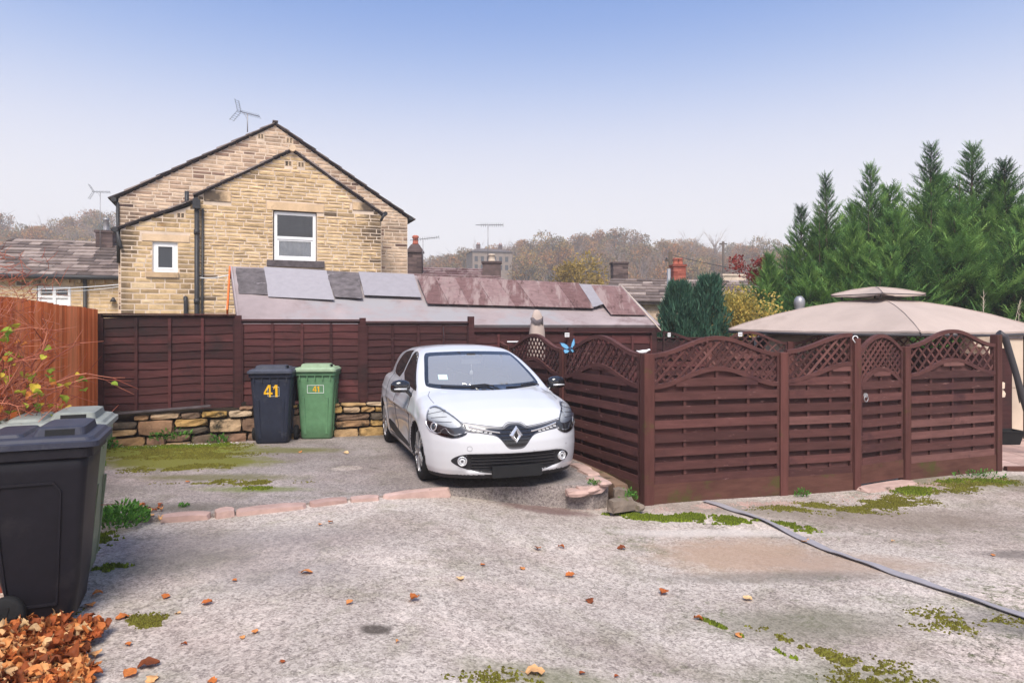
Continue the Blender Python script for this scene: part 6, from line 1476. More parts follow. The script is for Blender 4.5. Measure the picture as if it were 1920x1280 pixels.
# ------------------------------------------------------------------ wheeled bins
def make_bin(label, loc, rz, body_m, lid_m, group=None, hinge_m=None, scale=1., lid_rot=0., style=0, ribs=True):
    t = thing('wheelie_bin', label, 'wheeled bin', loc, rz, group)
    def sec(fx0, fx1, hy, z, r=.05, n=4):
        pts = []
        for (cx, cy, a0) in ((fx1-r, hy-r, 0), (fx0+r, hy-r, 90), (fx0+r, -hy+r, 180), (fx1-r, -hy+r, 270)):
            for k in range(n+1):
                a = R(a0+90*k/n); pts.append(Vector((cx+r*math.cos(a), cy+r*math.sin(a), z)))
        return pts
    zz = [(.0, -.12, .195, .205), (.03, -.135, .22, .22), (.25, -.20, .25, .232), (.6, -.29, .275, .25), (.86, -.325, .30, .268), (.96, -.335, .31, .275)]
    mb = MB(); mb.rings([sec(a, b_, hy, z) for z, a, b_, hy in zz], .5, True); body = mb.build('body', body_m, t, False)
    mb = MB(); mb.rings([sec(-.345, .325, .285, .93), sec(-.35, .335, .292, .935), sec(-.35, .335, .292, .985), sec(-.345, .33, .288, .99)], .5); mb.build('rim', body_m, body, False)
    # raised mouldings on each side and the front, like the pressed panels of the real thing
    for sg in (1, -1):
        mb = MB(); fy = lambda z: (.222+(z-.03)*.058)*sg
        out = [(-.15,.12),(.12,.12),(.15,.75),(.11,.80),(-.18,.80),(-.22,.75)]
        for i in range(len(out)):
            a, b_ = out[i], out[(i+1) % len(out)]; mb.obox((a[0], fy(a[1]), a[1]), (b_[0], fy(b_[1]), b_[1]), .014, .014, up=(0,1,0))
        mb.build('side_moulding', body_m, body, False)
    if ribs:
        mb = MB()
        for sg in (-1, 1): mb.obox((.23, sg*.15, .08), (.292, sg*.17, .62), .03, .016, up=(1,0,0))
        mb.build('front_rib', body_m, body, False)
        for k in range(5): MB().box(.305, .334, -.22+k*.108, -.21+k*.108, .87, .935, .5).build('rim_web', body_m, body, False)
    # lid: a flange, a stepped tray and a raised grip at the front
    lid = MB(); lid.rings([sec(-.36, .36, .300, .99), sec(-.365, .372, .306, .992), sec(-.365, .372, .306, 1.022), sec(-.34, .35, .288, 1.028), sec(-.33, .335, .275, 1.044), sec(-.30, .31, .25, 1.05)], .5)
    ld = lid.build('lid', lid_m, t, False)
    mb = MB(); mb.rings([sec(-.03, .285, .215, 1.045, .03), sec(.0, .275, .20, 1.092, .03), sec(.02, .25, .185, 1.098, .03)], .5); mb.build('raised_grip', lid_m, ld, False)
    mb = MB(); mb.rings([sec(-.30, -.06, .22, 1.045, .03), sec(-.28, -.08, .205, 1.066, .03), sec(-.27, -.09, .195, 1.068, .03)], .5); mb.build('rear_step', lid_m, ld, False)
    for sg in (-1, 1):
        mb = MB(); mb.rings([[Vector((.05+x, sg*(.2135-(z-1.05)*.3+.001), z)) for x, z in ((0,1.052),(.17,1.052),(.17,1.084),(0,1.084))], [Vector((.05+x, sg*(.185), z)) for x, z in ((0,1.056),(.16,1.056),(.16,1.082),(0,1.082))]], .5)
        mb.build('grip_recess', M['rubber'], ld, False)
    mb = MB(); mb.tube([(-.375, -.25, .97), (-.385, -.25, 1.03), (-.385, .25, 1.03), (-.375, .25, .97)], .014, 8, .5); mb.build('handle_bar', body_m, t, False)
    for y in (-.2, 0, .2): MB().lathe([(.022,-.03),(.022,.03)], (-.37, y, 1.02), 8, .5, 'y').build('hinge', lid_m, ld, False)
    for sg in (-1, 1):
        wh = MB(); wh.lathe([(.05,-.03), (.095,-.03), (.105,-.02), (.105,.02), (.095,.03), (.06,.03), (.055,.018), (.018,.02), (.0155,.035)], (-.14, sg*.285, .105), 20, .5, 'y')
        wo_ = wh.build('wheel', M['rubber'], t, False)
        hb = MB()
        for k in range(5):
            a = 2*PI*k/5; hb.obox((-.14, sg*.312, .105), (-.14+.06*math.cos(a), sg*.312, .105+.06*math.sin(a)), .012, .014, up=(0,1,0))
        hb.build('hub_spokes', M['rubber'], wo_, False)
    MB().tube([(-.14,-.26,.10), (-.14,.26,.10)], .012, 8, .5).build('axle', M['darkmetal'], t, False)
    return t
D4 = [(.60,0),(.60,.22),(0,.22),(0,.38),(.52,1),(.78,1),(.78,.37),(.94,.37),(.94,.22),(.78,.22),(.78,0)]
def digits(parent, x, yc, zc, h, mat, box=False, thick=.0015, gap=.1, face=None):
    f = lambda a, b_, d: Vector((x(b_)+d, a, b_))
    w4 = h*.68; y0 = yc-(w4+h*.36)/2; z0 = zc-h/2
    mb = MB(); P4 = [(y0+p*w4, z0+q*h) for p, q in D4]
    # the four is built from strokes so its counter stays open
    mb.prism([(y0+.60*w4, z0), (y0+.80*w4, z0), (y0+.80*w4, z0+h), (y0+.60*w4, z0+h)], f, .001, .003, .5)
    mb.prism([(y0, z0+.22*h), (y0+.599*w4, z0+.22*h), (y0+.599*w4, z0+.38*h), (y0, z0+.38*h)], f, .001, .003, .5)
    mb.prism([(y0+.801*w4, z0+.22*h), (y0+w4, z0+.22*h), (y0+w4, z0+.38*h), (y0+.801*w4, z0+.38*h)], f, .001, .003, .5)
    mb.prism([(y0, z0+.381*h), (y0+.2*w4, z0+.381*h), (y0+.599*w4, z0+.80*h), (y0+.599*w4, z0+h), (y0+.50*w4, z0+h)], f, .001, .003, .5)
    mb.build('digit', mat, parent, False)
    x1 = y0+w4+h*.10; mb = MB()
    mb.prism([(x1+.12*h, z0), (x1+.30*h, z0), (x1+.30*h, z0+h), (x1+.12*h, z0+h)], f, .001, .003, .5)
    mb.prism([(x1-.02*h, z0+.62*h), (x1+.119*h, z0+.76*h), (x1+.119*h, z0+h), (x1-.02*h, z0+.84*h)], f, .001, .003, .5)
    mb.build('digit', mat, parent, False)
fx = lambda z: .225+(z-.03)*.0905
G1 = 'far pair of number 41 bins against the stone wall'
q = gp(499, 833); b1_ = make_bin('dark blue wheelie bin with large yellow number 41, against the back fence', (q.x+.02, q.y+.27, 0), R(-90+9), M['bin_blue'], M['bin_lid'], G1)
st_ = MB().box(.3, .301, -.001, .001, .8, .801).build('number_sticker', M['yellow'], b1_, False); digits(st_, fx, .0, .745, .17, M['yellow'])
mb = MB()
for (a, c) in (((-.035,.67),(.115,.67)), ((-.035,.79),(-.035,.67)), ((.115,.67),(.115,.80)), ((.02,.80),(.115,.80))): mb.obox((fx(a[1])+.001, a[0], a[1]), (fx(c[1])+.001, c[0], c[1]), .003, .004, up=(1,0,0))
mb.build('sticker_outline', M['stickerwhite'], st_, False)
q = gp(590, 824); b2_ = make_bin('green wheelie bin with a small framed number 41, right of the dark one', (q.x-.01, q.y+.26, 0), R(-90+5), M['bin_green'], M['bin_sage'], G1)
st_ = MB().box(.3, .301, -.001, .001, .8, .801).build('number_sticker', M['yellow'], b2_, False); digits(st_, fx, .01, .735, .085, M['yellow'])
mb = MB()
for (a, c) in (((-.11,.68),(.12,.68)), ((-.11,.79),(-.11,.68)), ((.12,.68),(.12,.79)), ((-.11,.79),(.12,.79))): mb.obox((fx(a[1])+.002, a[0], a[1]), (fx(c[1])+.002, c[0], c[1]), .006, .006, up=(1,0,0))
mb.build('sticker_outline', M['stickerwhite'], st_, False)
G2 = 'near pair of bins at the left edge'
f_ = Vector((math.cos(R(23)), math.sin(R(23)), 0)); r_ = Vector((f_.y, -f_.x, 0))
c0 = Vector((-2.31, 3.87, 0))-f_*.372*.84-r_*.306
make_bin('large charcoal wheelie bin nearest the camera beside the leaf pile', (c0.x, c0.y, -.02), R(23), M['bin_black'], M['bin_darklid'], G2, ribs=False).scale = (.84, 1, 1)
c1 = c0-r_*.635-f_*.04
make_bin('olive green wheelie bin with faded lid behind the charcoal one', (c1.x, c1.y, -.01), R(23), M['bin_olive'], M['bin_palelid'], G2).scale = (.84, 1, 1)

# ------------------------------------------------------------------ gazebo
gz_ = thing('gazebo', 'large beige soft top gazebo with a small vented peak', 'gazebo', (6.5, 12.3, -.3))
GC = [Vector((4.06, 13.0, 1.60)), Vector((5.83, 9.9, 1.575)), Vector((8.95, 11.6, 1.575)), Vector((7.18, 14.75, 1.6))]; PK = Vector((6.5, 12.3, 2.13))
def canopy(corners, peak, name, lip=.0, bulge=.22, n=16, rin=0., parent=gz_):
    cen = sum(corners, Vector())/4; mb = MB(); obs = []
    for k in range(4):
        A, B_ = corners[k], corners[(k+1) % 4]; vs = []
        for i in range(n+1):
            r = rin+(1-rin)*i/n
            for j in range(n+1):
                s = j/n; e = A.lerp(B_, s); p = Vector((peak.x, peak.y, 0)).lerp(Vector((e.x, e.y, 0)), r)
                z = peak.z+(e.z-peak.z)*(r**1.9*(1-bulge)+r*bulge)
                sag = .035*math.sin(PI*s)*r*(1-r*.3); z -= sag
                inw = .10*math.sin(PI*s)*r; c2 = Vector((cen.x, cen.y, 0)); p = p+(c2-p).normalized()*inw if r > .05 else p
                vs.append((p.x, p.y, z+.004*math.sin(i*1.9+j*2.7)*r))
        m = n+1; mb.add(vs, [(i*m+j, (i+1)*m+j, (i+1)*m+j+1, i*m+j+1) for i in range(n) for j in range(n)], .3+.15*k, True)
        ed = [Vector(vs[n*m+j]) for j in range(m)]; mb.strip(ed, [p-Vector((0,0,.03)) for p in ed], .3+.15*k, True)
        seam = [Vector(vs[i*m])+Vector((0,0,.004)) for i in range(m)]; obs.append(seam)
    o = mb.build(name, M['canvas'], parent)
    for sm in obs: MB().tube(sm, .008, 5, .2).build('seam', M['canvas'], o)
    return o
canopy(GC, PK, 'canopy')
vc = [at(1558, 553, 12.6), at(1655, 559, 11.6), at(1736, 554, 12.1), at(1640, 549, 13.2)]
for v_ in vc: v_.z = 2.21
canopy(vc, Vector((6.45, 12.3, 2.335)), 'vent_canopy', n=8)
mb = MB()
for k in range(4):
    a = vc[k].lerp(Vector((6.45,12.3,2.2)), .25); mb.tube([a+Vector((0,0,-.10)), a], .012, 6, .5); mb.tube([vc[k]+Vector((0,0,-.01)), Vector((6.45,12.3,2.30))], .009, 5, .5); mb.tube([vc[k]+Vector((0,0,-.015)), vc[(k+1)%4]+Vector((0,0,-.015))], .008, 5, .5)
mb.build('vent_frame', M['darkmetal'], gz_)
for k in range(4):
    a, c = GC[k], GC[(k+1) % 4]; MB().tube([a+Vector((0,0,-.06)), a.lerp(c,.5)+Vector((0,0,-.075)), c+Vector((0,0,-.06))], .022, 8, .5).build('edge_tube', M['darkmetal'], gz_)
    a2 = a.lerp(Vector((6.5,12.3,a.z)), .12); MB().tube([a+Vector((0,0,-.03)), a.lerp(PK,.5)+Vector((0,0,-.02)), PK-Vector((0,0,.06))], .015, 6, .5).build('rafter', M['darkmetal'], gz_)
    if k != 1: MB().tube([a2+Vector((0,0,-.05)), Vector((a2.x, a2.y, -.35))], .035, 8, .5).build('leg', M['darkmetal'], gz_)
MB().tube([at(1872, 624, 10.2), at(1884, 632, 10.2), at(1902, 690, 10.2), at(1925, 770, 10.2), at(1940, 830, 10.2)], [.05,.05,.045,.045,.04], 10, .5).build('leg', M['darkmetal'], gz_)
MB().tube([at(1886, 636, 10.25), at(1912, 755, 10.25)], .008, 6, .5).build('guy_cord', M['darkmetal'], gz_)
cv = thing('garden_cover', 'beige fabric cover over garden furniture under the gazebo', 'cover', (5.6, 13.2, -.3))
mb = MB(); rr = []
for z, w_, d_ in ((-.3, 1.50, .8), (1.2, 1.48, .78), (1.42, 1.38, .70), (1.50, 1.1, .5), (1.52, .2, .1)):
    rr.append([Vector((6.05+w_*math.copysign(abs(math.cos(t))**.6, math.cos(t)), 13.3+d_*math.copysign(abs(math.sin(t))**.6, math.sin(t)), z-.0)) for t in [2*PI*k/40 for k in range(40)]])
mb.rings(rr, .5, True); mb.build('fabric', M['cream'], cv)
# wall, planter, patio at the right
rwall = thing('rendered_wall', 'cream rendered garden wall under the right side of the gazebo', 'wall', (9, 12.4, -.3))
fwr = Fr((8.75, 12.4, 0), (1, .05))
for k in range(6):
    for j in range(2): MB().box(.0+k*.9+.003, .9+k*.9-.003, 0, .15, -.35+j*.9, .54+j*.88, None, fwr).build('render_panel', M['cream'], rwall)
MB().box(-.05, 5.5, -.03, .2, 1.425, 1.50, .5, fwr).build('coping', M['sillstone'], rwall)
MB().box(-.05, 5.5, -.05, .22, 1.502, 1.60, .5, fwr).build('upper_band', M['white'], rwall)
MB().box(-.42, -.06, .0, .12, -.3, 1.55, .5, fwr).build('dark_pier', M['wine_dark'], rwall)
pt = thing('patio', 'terracotta pink paved patio strip inside the pen', 'patio', (7.5, 10, -.3)); 
for i in range(9):
    for j in range(6):
        x0 = 6.45+i*.5; y0 = 9.35+j*.5; MB().box(x0+.006, x0+.494, y0+.006, y0+.494, -.34, -.245).build('slab', M['kerb'], pt)
pe = MB().obox((6.62, 9.3, -.27), (8.6, 9.25, -.27), .07, .07, tone=.4); tag(pe.build('edging_board', M['gravelboard']), 'dark timber edging board along the front of the patio', 'edging')
tr_ = thing('planter_trough', 'black rectangular plastic trough standing on the patio by the end post', 'planter', (7.95, 11.15, -.24))
mb = MB()
def rect(x, y, z): return [Vector((-x,-y,z)), Vector((x,-y,z)), Vector((x,y,z)), Vector((-x,y,z))]
mb.rings([rect(.15,.10,0), rect(.19,.14,.20), rect(.20,.15,.20), rect(.20,.15,.22), rect(.175,.125,.22), rect(.16,.11,.14)], .5); put('tray', mb.mesh('tray', M['rubber']), tr_, False); MB().box(-.16,.16,-.11,.11,.13,.17).build('soil', M['dirt'], tr_, False)
rk = RNG; bl = []
# rockery behind the end panel (grey stones seen through the lattice)
for i, (px, py, y, s) in enumerate([(1832, 640, 11.0, .3), (1816, 655, 11.2, .22), (1846, 655, 11.1, .24), (1870, 737, 11.2, .18), (1872, 722, 11.2, .16)]):
    p = at(px, py, y); mb = MB(); rock(mb, (0,0,0), (s, s*.8, s*.6), 0, .2, .95); o = mb.build('boulder', M['mortar'], label=['pale boulder highest behind the end panel lattice', 'pale boulder left of the highest behind the lattice', 'pale boulder right behind the end panel lattice', 'small pale stone beside the end post, the lower of two', 'small pale stone beside the end post, the upper of two'][i], cat='stone'); o.location = p
mb = MB(); rr_ = Fr((6.9, 11.3, 0), (1, 0)); tag(MB().box(-.2, 1.25, 0, .4, -.3, 1.28, .4, rr_).build('raised_bed', M['wine_dark']), 'dark timber raised bed behind the end panel', 'raised bed')
# folded parasol, bird table, butterfly, ornaments, tags
pr = thing('folded_parasol', 'folded beige parasol in its cover standing in the pen', 'parasol', (.40, 11.3, -.25))
mb = MB(); prof = [(.02,2.165),(.05,2.14),(.085,2.06),(.10,1.98),(.125,1.80),(.145,1.5),(.15,1.2),(.10,.95),(.04,.9)]; rr = []
for r, z in prof: rr.append([Vector((r*(1+.10*math.sin(3*t+z*4))*math.cos(t), r*(1+.10*math.sin(3*t+z*4))*math.sin(t)*.9, z)) for t in [2*PI*k/24 for k in range(24)]])
mb.rings(rr, .3, True); put('cover', mb.mesh('cover', M['canvas']), pr, False)
mb = MB(); mb.rings([[Vector((.108*math.cos(t), -.108*math.sin(t), 1.97+.05*math.cos(t*1.3)+dz)) for t in (0,)]+[Vector(((.112+.01*k)*math.cos(R(20+k*28)), -(.112+.005*k)*math.sin(R(20+k*28)), 1.90+dz+.035*math.sin(k*1.7)+.02*k)) for k in range(5)] for dz in (0,.035)], .2); put('hood_fold', mb.mesh('hood_fold', M['sillstone']), pr, False)
MB().tube([(0,0,0),(0,0,.95)], .02, 8, .5).build('pole', M['metal'], pr, False); MB().lathe([(.22,0),(.2,.06),(.04,.08)], (0,0,0), 16, .5).build('base', M['sillstone'], pr, False)
p = at(964, 640, 11.0); bt_ = thing('bird_table', 'small white square topped stand behind the side fence', 'stand', (p.x, 11.0, -.2))
MB().box(-.11,.11,-.09,.09,p.z+.19,p.z+.205).build('top', M['white'], bt_, False); MB().tube([(0,0,0),(0,0,p.z+.19)], .015, 6, .5).build('post', M['darkmetal'], bt_, False)
p = at(1069, 657, 8.95); bf = thing('butterfly_ornament', 'pale blue metal butterfly perched on the side fence post', 'ornament', p)
wing = [(0,0),(.03,.05),(.055,.105),(.06,.14),(.045,.13),(.02,.09),(0,.03)]
def wings(poly, sg, nm, mt, parent, off, sc=1., tilt=.35):
    mb = MB(); mb.prism([(a*sg*sc, b_*sc) for a, b_ in poly], lambda a, b_, d: Vector((a, off+d+abs(a)*tilt, b_)), 0, .003, .5); return mb.build(nm, mt, parent, False)
up_ = [(.004,.03),(.02,.10),(.045,.155),(.056,.165),(.066,.10),(.055,.05),(.03,.02)]; lo_ = [(.004,.02),(.03,.015),(.055,.04),(.062,.02),(.055,-.02),(.03,-.03),(.008,-.005)]
up2 = [(.004,.03),(.03,.07),(.08,.10),(.135,.105),(.115,.06),(.07,.025),(.03,.01)]; lo2 = [(.004,.0),(.03,.01),(.075,.02),(.09,-.0),(.07,-.04),(.03,-.035),(.008,-.01)]
for poly, sg, nm in ((up_, 1, 'upper_wing'), (lo_, 1, 'lower_wing'), (up2, -1, 'upper_wing'), (lo2, -1, 'lower_wing')):
    w1_ = wings(poly, sg, nm, M['navy'], bf, 0); cx = sum(a for a, b_ in poly)/len(poly); cz = sum(b_ for a, b_ in poly)/len(poly)
    wings([(cx+(a-cx)*.78, cz+(b_-cz)*.78) for a, b_ in poly], sg, 'wing_panel', M['blue'], w1_, -.004)
mb = MB(); mb.tube([(0,-.005,-.04),(0,-.008,.0),(0,-.005,.055)], [.003,.008,.004], 6, .5); mb.build('body', M['navy'], bf, False)
p = at(1213, 661, 7.5); bd = thing('bird_ornament', 'small white bird shaped ornament on top of the corner post', 'ornament', (1.42, 7.50, 1.345)); mb = MB()
mb.rings([[Vector((x, .022*k_*math.cos(t), .022+.02*k_*math.sin(t)+dz)) for t in [2*PI*i/8 for i in range(8)]] for x, k_, dz in ((-.075,.15,.012),(-.045,.6,.0),(-.01,1,.0),(.03,.9,.004),(.05,.6,.016),(.065,.55,.022),(.08,.1,.02))], .5, True); mb.build('body', M['white'], bd, False)
for i, (px, py, y, w_, lb) in enumerate([(1063, 627, 11.50, .075, 'white plastic tag clipped to the back fence capping'), (1254, 627, 12.1, .05, 'white plastic tag at the left end of the rear lattice'), (1387, 626, 12.0, .07, 'white plastic tag on the crest of the rear lattice')]):
    p = at(px, py, y); o = thing('plastic_clip', lb, 'clip', p); MB().box(-w_/2, w_/2, -.03, -.02, -.04, .03).build('plate', M['white'], o, False)
    for z in (.005, -.02): MB().box(-w_*.4, w_*.4, -.032, -.03, z, z+.008).build('slot', M['sillstone'], o, False)
hk = thing('hook', 'white curved hook hanging on top of the gate post', 'hook', (4.03, 8.2, 1.50)); mb = MB(); mb.tube([(0,-.06,-.05)]+[(.03*math.cos(t), -.06, .0+.03*math.sin(t)) for t in [R(200-20*i) for i in range(11)]], .006, 6, .5); mb.build('loop', M['white'], hk, False)
gn = thing('grey_gnome', 'grey carved stone figure standing behind the gazebo left slope', 'ornament', tuple(at(1499, 600, 14.5))); p = at(1499, 600, 14.5)
mb = MB(); mb.lathe([(.12,-1.8),(.11,.05),(.125,.10),(.09,.22),(.10,.28),(.115,.36),(.10,.44),(.05,.50)], (0,0,0), 12, .5); mb.build('figure', M['metal'], gn, False)

# ------------------------------------------------------------------ threshold stone, grey strip lying on the ground
p = gp(1655, 908, -.27); mb = MB(); rock(mb, (0,0,0), (.95,.22,.07), R(26), .07, 1.); o = mb.build('threshold_stone', M['kerb'], label='pale stone step under the pen gate', cat='step'); o.location = (4.50, 8.32, -.285)
STP = [(1322,940),(1380,960),(1430,975),(1500,1008),(1560,1033),(1620,1053),(1700,1084),(1800,1118),(1920,1158),(2080,1212)]
ctr = [gp(px, py, -.27) for px, py in STP]; mb = MB(); A = []; B_ = []
pts = []
for i in range(len(ctr)-1):
    for k in range(6): pts.append(ctr[i].lerp(ctr[i+1], k/6))
rr = []
for i, p in enumerate(pts[:-1]):
    d = (pts[i+1]-p).normalized(); sd = Vector((d.y, -d.x, 0)); zz_ = gz(p.x, p.y)+.014+.007*math.sin(i*.55)**2; w_ = .034
    q = Vector((p.x, p.y, zz_)); tw = .006*math.sin(i*.4)
    rr.append([q-sd*w_+Vector((0,0,tw)), q+sd*w_-Vector((0,0,tw)), q+sd*w_+Vector((0,0,.006-tw)), q-sd*w_+Vector((0,0,.006+tw))])
mb.rings(rr, .5); tag(mb.build('rubber_strip', M['felt_grey']), 'long flat grey rubber strip lying across the tarmac from the pen fence', 'strip')

# ------------------------------------------------------------------ moss, weeds, grit
def scatter(name, zones, mat, seed, size, hgt, n):
    """zones: (x, y, rx, ry, weight, rot); small tufts gathered in uneven mats"""
    rs = np.random.RandomState(seed); P = []; wts = np.array([z[4] for z in zones]); wts = wts/wts.sum()
    from mathutils import noise as mn
    while len(P) < n:
        z = zones[rs.choice(len(zones), p=wts)]; a = rs.normal(size=2)*.5; r = z[5]
        x = z[0]+(a[0]*z[2]*math.cos(r)-a[1]*z[3]*math.sin(r)); y = z[1]+(a[0]*z[2]*math.sin(r)+a[1]*z[3]*math.cos(r))
        if mn.noise(Vector((x*3.1, y*4.3, seed)))+.6*mn.noise(Vector((x*11, y*15, seed)))+.4*mn.noise(Vector((x*31, y*35, seed))) < -.26+.50*(a[0]**2+a[1]**2): continue
        inpad = y > 5.955+(x+3.09)*.44 and x < .85 and x > -5.4 and y > 5.8
        P.append((x, y, (0.0 if inpad else gz(x, y))))
    P = np.array(P); k = 4; m = len(P); V = np.empty((m, 5, 3)); az = rs.rand(m)*6.28; s = size*rs.uniform(.5,1.4,m)
    for i in range(4): V[:, i, 0] = P[:,0]+np.cos(az+i*1.57)*s*rs.uniform(.7,1.3,m); V[:, i, 1] = P[:,1]+np.sin(az+i*1.57)*s*rs.uniform(.7,1.3,m); V[:, i, 2] = P[:,2]-.002
    V[:, 4] = P+np.stack([rs.uniform(-1,1,m)*s*.4, rs.uniform(-1,1,m)*s*.4, hgt*rs.uniform(.3,1.3,m)], 1)
    b = np.arange(m)*5; F = np.stack([np.stack([b+i, b+(i+1)%4, b+4], 1) for i in range(4)], 1).reshape(-1, 3)
    return put(name, npmesh(name, V.reshape(-1,3), F, np.repeat(np.clip(rs.rand(m), 0, .99), 4), mat), kind='stuff')
def zn(x0, y0, x1, y1, ry, w):      # an elongated mat between two ground points
    c = ((x0+x1)/2, (y0+y1)/2); l = math.hypot(x1-x0, y1-y0); return (c[0], c[1], l/2*1.1, ry, w, math.atan2(y1-y0, x1-x0))
scatter('moss', [zn(1.0,7.05,1.75,6.9,.14,3), zn(1.5,7.0,2.5,6.75,.15,3.2), zn(2.4,6.75,2.9,6.55,.13,1.5), zn(-5.3,9.3,-3.8,9.65,.16,2.2), zn(-2.75,6.95,-2.45,7.05,.08,.5), (-3.25,5.35,.22,.3,1.0,0), (-2.8,4.75,.18,.09,.5,0), zn(1.25,4.6,1.6,4.1,.03,.25), zn(4.4,8.1,5.0,8.1,.18,1.0), zn(5.2,8.5,6.2,8.6,.16,.8)], M['moss'], 3, .012, .020, 30000)
scatter('olive_moss', [zn(-5.4,9.3,-3.6,9.4,.5,3), zn(-5.0,8.6,-3.2,8.9,.3,2), zn(-4.4,7.9,-3.2,8.2,.25,1.6), zn(-3.6,7.3,-2.3,7.3,.14,1), (-2.85,3.85+.2,.3,.2,.5,0), zn(2.6,7.2,3.7,7.6,.2,.8), zn(3.3,7.2,4.8,7.9,.3,2.0), zn(4.6,8.0,6.3,8.7,.3,2.0), (2.0,3.75,.45,.25,.5,.4), (.15,3.45,.4,.12,.3,0), (2.9,4.5,.5,.2,.35,0), zn(-2.2,4.0,-1.95,3.9,.1,.3), zn(1.5,4.5,2.2,3.7,.08,.3)], M['olivemoss'], 4, .011, .011, 36000)
scatter('gravel', [zn(1.4,7.2,3.2,7.6,.16,3), zn(3.2,7.6,6.4,8.9,.25,3), zn(-5.4,9.45,-3.9,9.8,.12,.8), (0.8,7.25,.25,.15,.8,0), (7.9,10.6,1.0,.4,1,0)], M['kerb'], 5, .007, .008, 5000)
def weed(label, loc, n, r, h, seed, mat='weed', leafl=.09, name='weed'):
    rs = np.random.RandomState(seed); t = thing(name, label, 'weed', loc); a = rs.rand(n)*6.28; q = rs.rand(n)**.6
    P = np.stack([np.cos(a)*q*r, np.sin(a)*q*r, rs.rand(n)*h*(1-q*.5)], 1); D = unit(np.stack([np.cos(a)*.7, np.sin(a)*.7, np.full(n,.9)], 1)+rs.normal(size=(n,3))*.35)
    v, f, _ = quads(P, D, unit(np.cross(D, rdir(rs, n))), rs.uniform(.5,1.2,n)*leafl, rs.uniform(.4,.6,n)*leafl*.8, None)
    put('leaves', npmesh('leaves', v, f, rs.rand(n), M[mat]), t, False)
    mb = MB()
    for i in range(12): mb.tube([(rs.uniform(-.3,.3)*r, rs.uniform(-.3,.3)*r, 0), (rs.uniform(-.8,.8)*r, rs.uniform(-.8,.8)*r, h*.8)], [.003,.002], 3, .3, False)
    put('stems', mb.mesh('stems', M[mat]), t, False)
q = gp(228, 978); weed('bright green leafy weed clump beside the near bins at the kerb end', (q.x, q.y, -.02), 620, .21, .19, 1, leafl=.055)
q = gp(345, 950); weed('tiny green seedling beside the kerb left part', (q.x, q.y, 0), 50, .05, .04, 2, leafl=.03)
weed('green broad leaved weed at the left foot of the rubble wall', (-5.45, 9.33, 0), 60, .13, .14, 3, leafl=.09)
weed('dark green ferny weed growing low in the middle of the rubble wall', (-4.75, 9.66, .08), 160, .28, .14, 4, leafl=.07)
weed('dark green weed at the foot of the rubble wall left of the dark bin', (-4.15, 9.78, 0), 90, .14, .13, 5, leafl=.06)
weed('small green weed rooted beside the end of the coping stones', (1.22, 7.18, -.15), 70, .09, .12, 6, leafl=.045)
weed('grey green weed among broken concrete near the car', (.86, 7.2, .0), 50, .07, .06, 7, leafl=.035)
weed('dry grey weed tuft at the foot of the second front post', (3.3, 7.88, -.29), 60, .08, .1, 8, leafl=.04)
weed('bright green grass tuft on the patio at the right edge', (7.35, 9.55, -.25), 120, .12, .15, 9, leafl=.08)
weed('yellow green weed tuft in front of the end panel', (6.0, 9.0, -.29), 160, .35, .07, 10, leafl=.05)
rs = np.random.RandomState(77); mb = MB()
for i in range(150):
    c = rs.randint(3); x = [-4.95,-4.55,-4.25][c]+rs.normal()*.16; y = 9.42+.28*(x+5)+rs.normal()*.04; a = rs.rand()*6.28; s = rs.uniform(.008,.02)
    mb.add([(x+math.cos(a+k*2.1)*s, y+math.sin(a+k*2.1)*s, .006+rs.rand()*.012) for k in range(3)], [(0,1,2)], .5)
tag(mb.build('fallen_petals', M['white']), kind='stuff')

# ------------------------------------------------------------------ fallen leaves
def leaf_at(x, y, z, s, mesh, label, group, tone_seed=None, rot=None, up=0.):
    o = put('fallen_leaf', mesh, label=label, cat='leaf', group=group); o.location = (x, y, z+s*.12+up)
    o.rotation_euler = rot or (random.uniform(-.22,.22), random.uniform(-.15,.15), random.uniform(0, 6.28)); o.scale = (s, s, s); return o
LL = {(1003,1263): 'largest loose curled orange leaf at the bottom middle of the tarmac', (229,1159): 'pale leaf on the tarmac just right of the charcoal bin foot', (388,1133): 'pale yellow leaf alone between the near bins and the drain stain', (1244,1114): 'red brown leaf at the top of the mossy crack', (1309,1163): 'pale leaf lying halfway down the mossy crack',
 (1385,1193): 'small pale leaf to the right below the mossy crack', (649,850): 'tiny pale leaf on the parking pad in front of the green bin', (351,905): 'tiny pale leaf among the moss of the parking pad', (1511,1017): 'orange leaf touching the grey rubber strip', (279,1250): 'long orange leaf beside the leaf drift at the bottom', (183,1116): 'orange leaf against the front of the charcoal bin', (168,1137): 'orange leaf tucked under the front foot of the charcoal bin', (1862,1042): 'small red leaf alone on the tarmac beyond the rubber strip', (1402,1125): 'red brown leaf on the cracked mossy tarmac right of the crack', (575,1075): 'thin orange leaf alone left of the middle, level with the mud patch'}
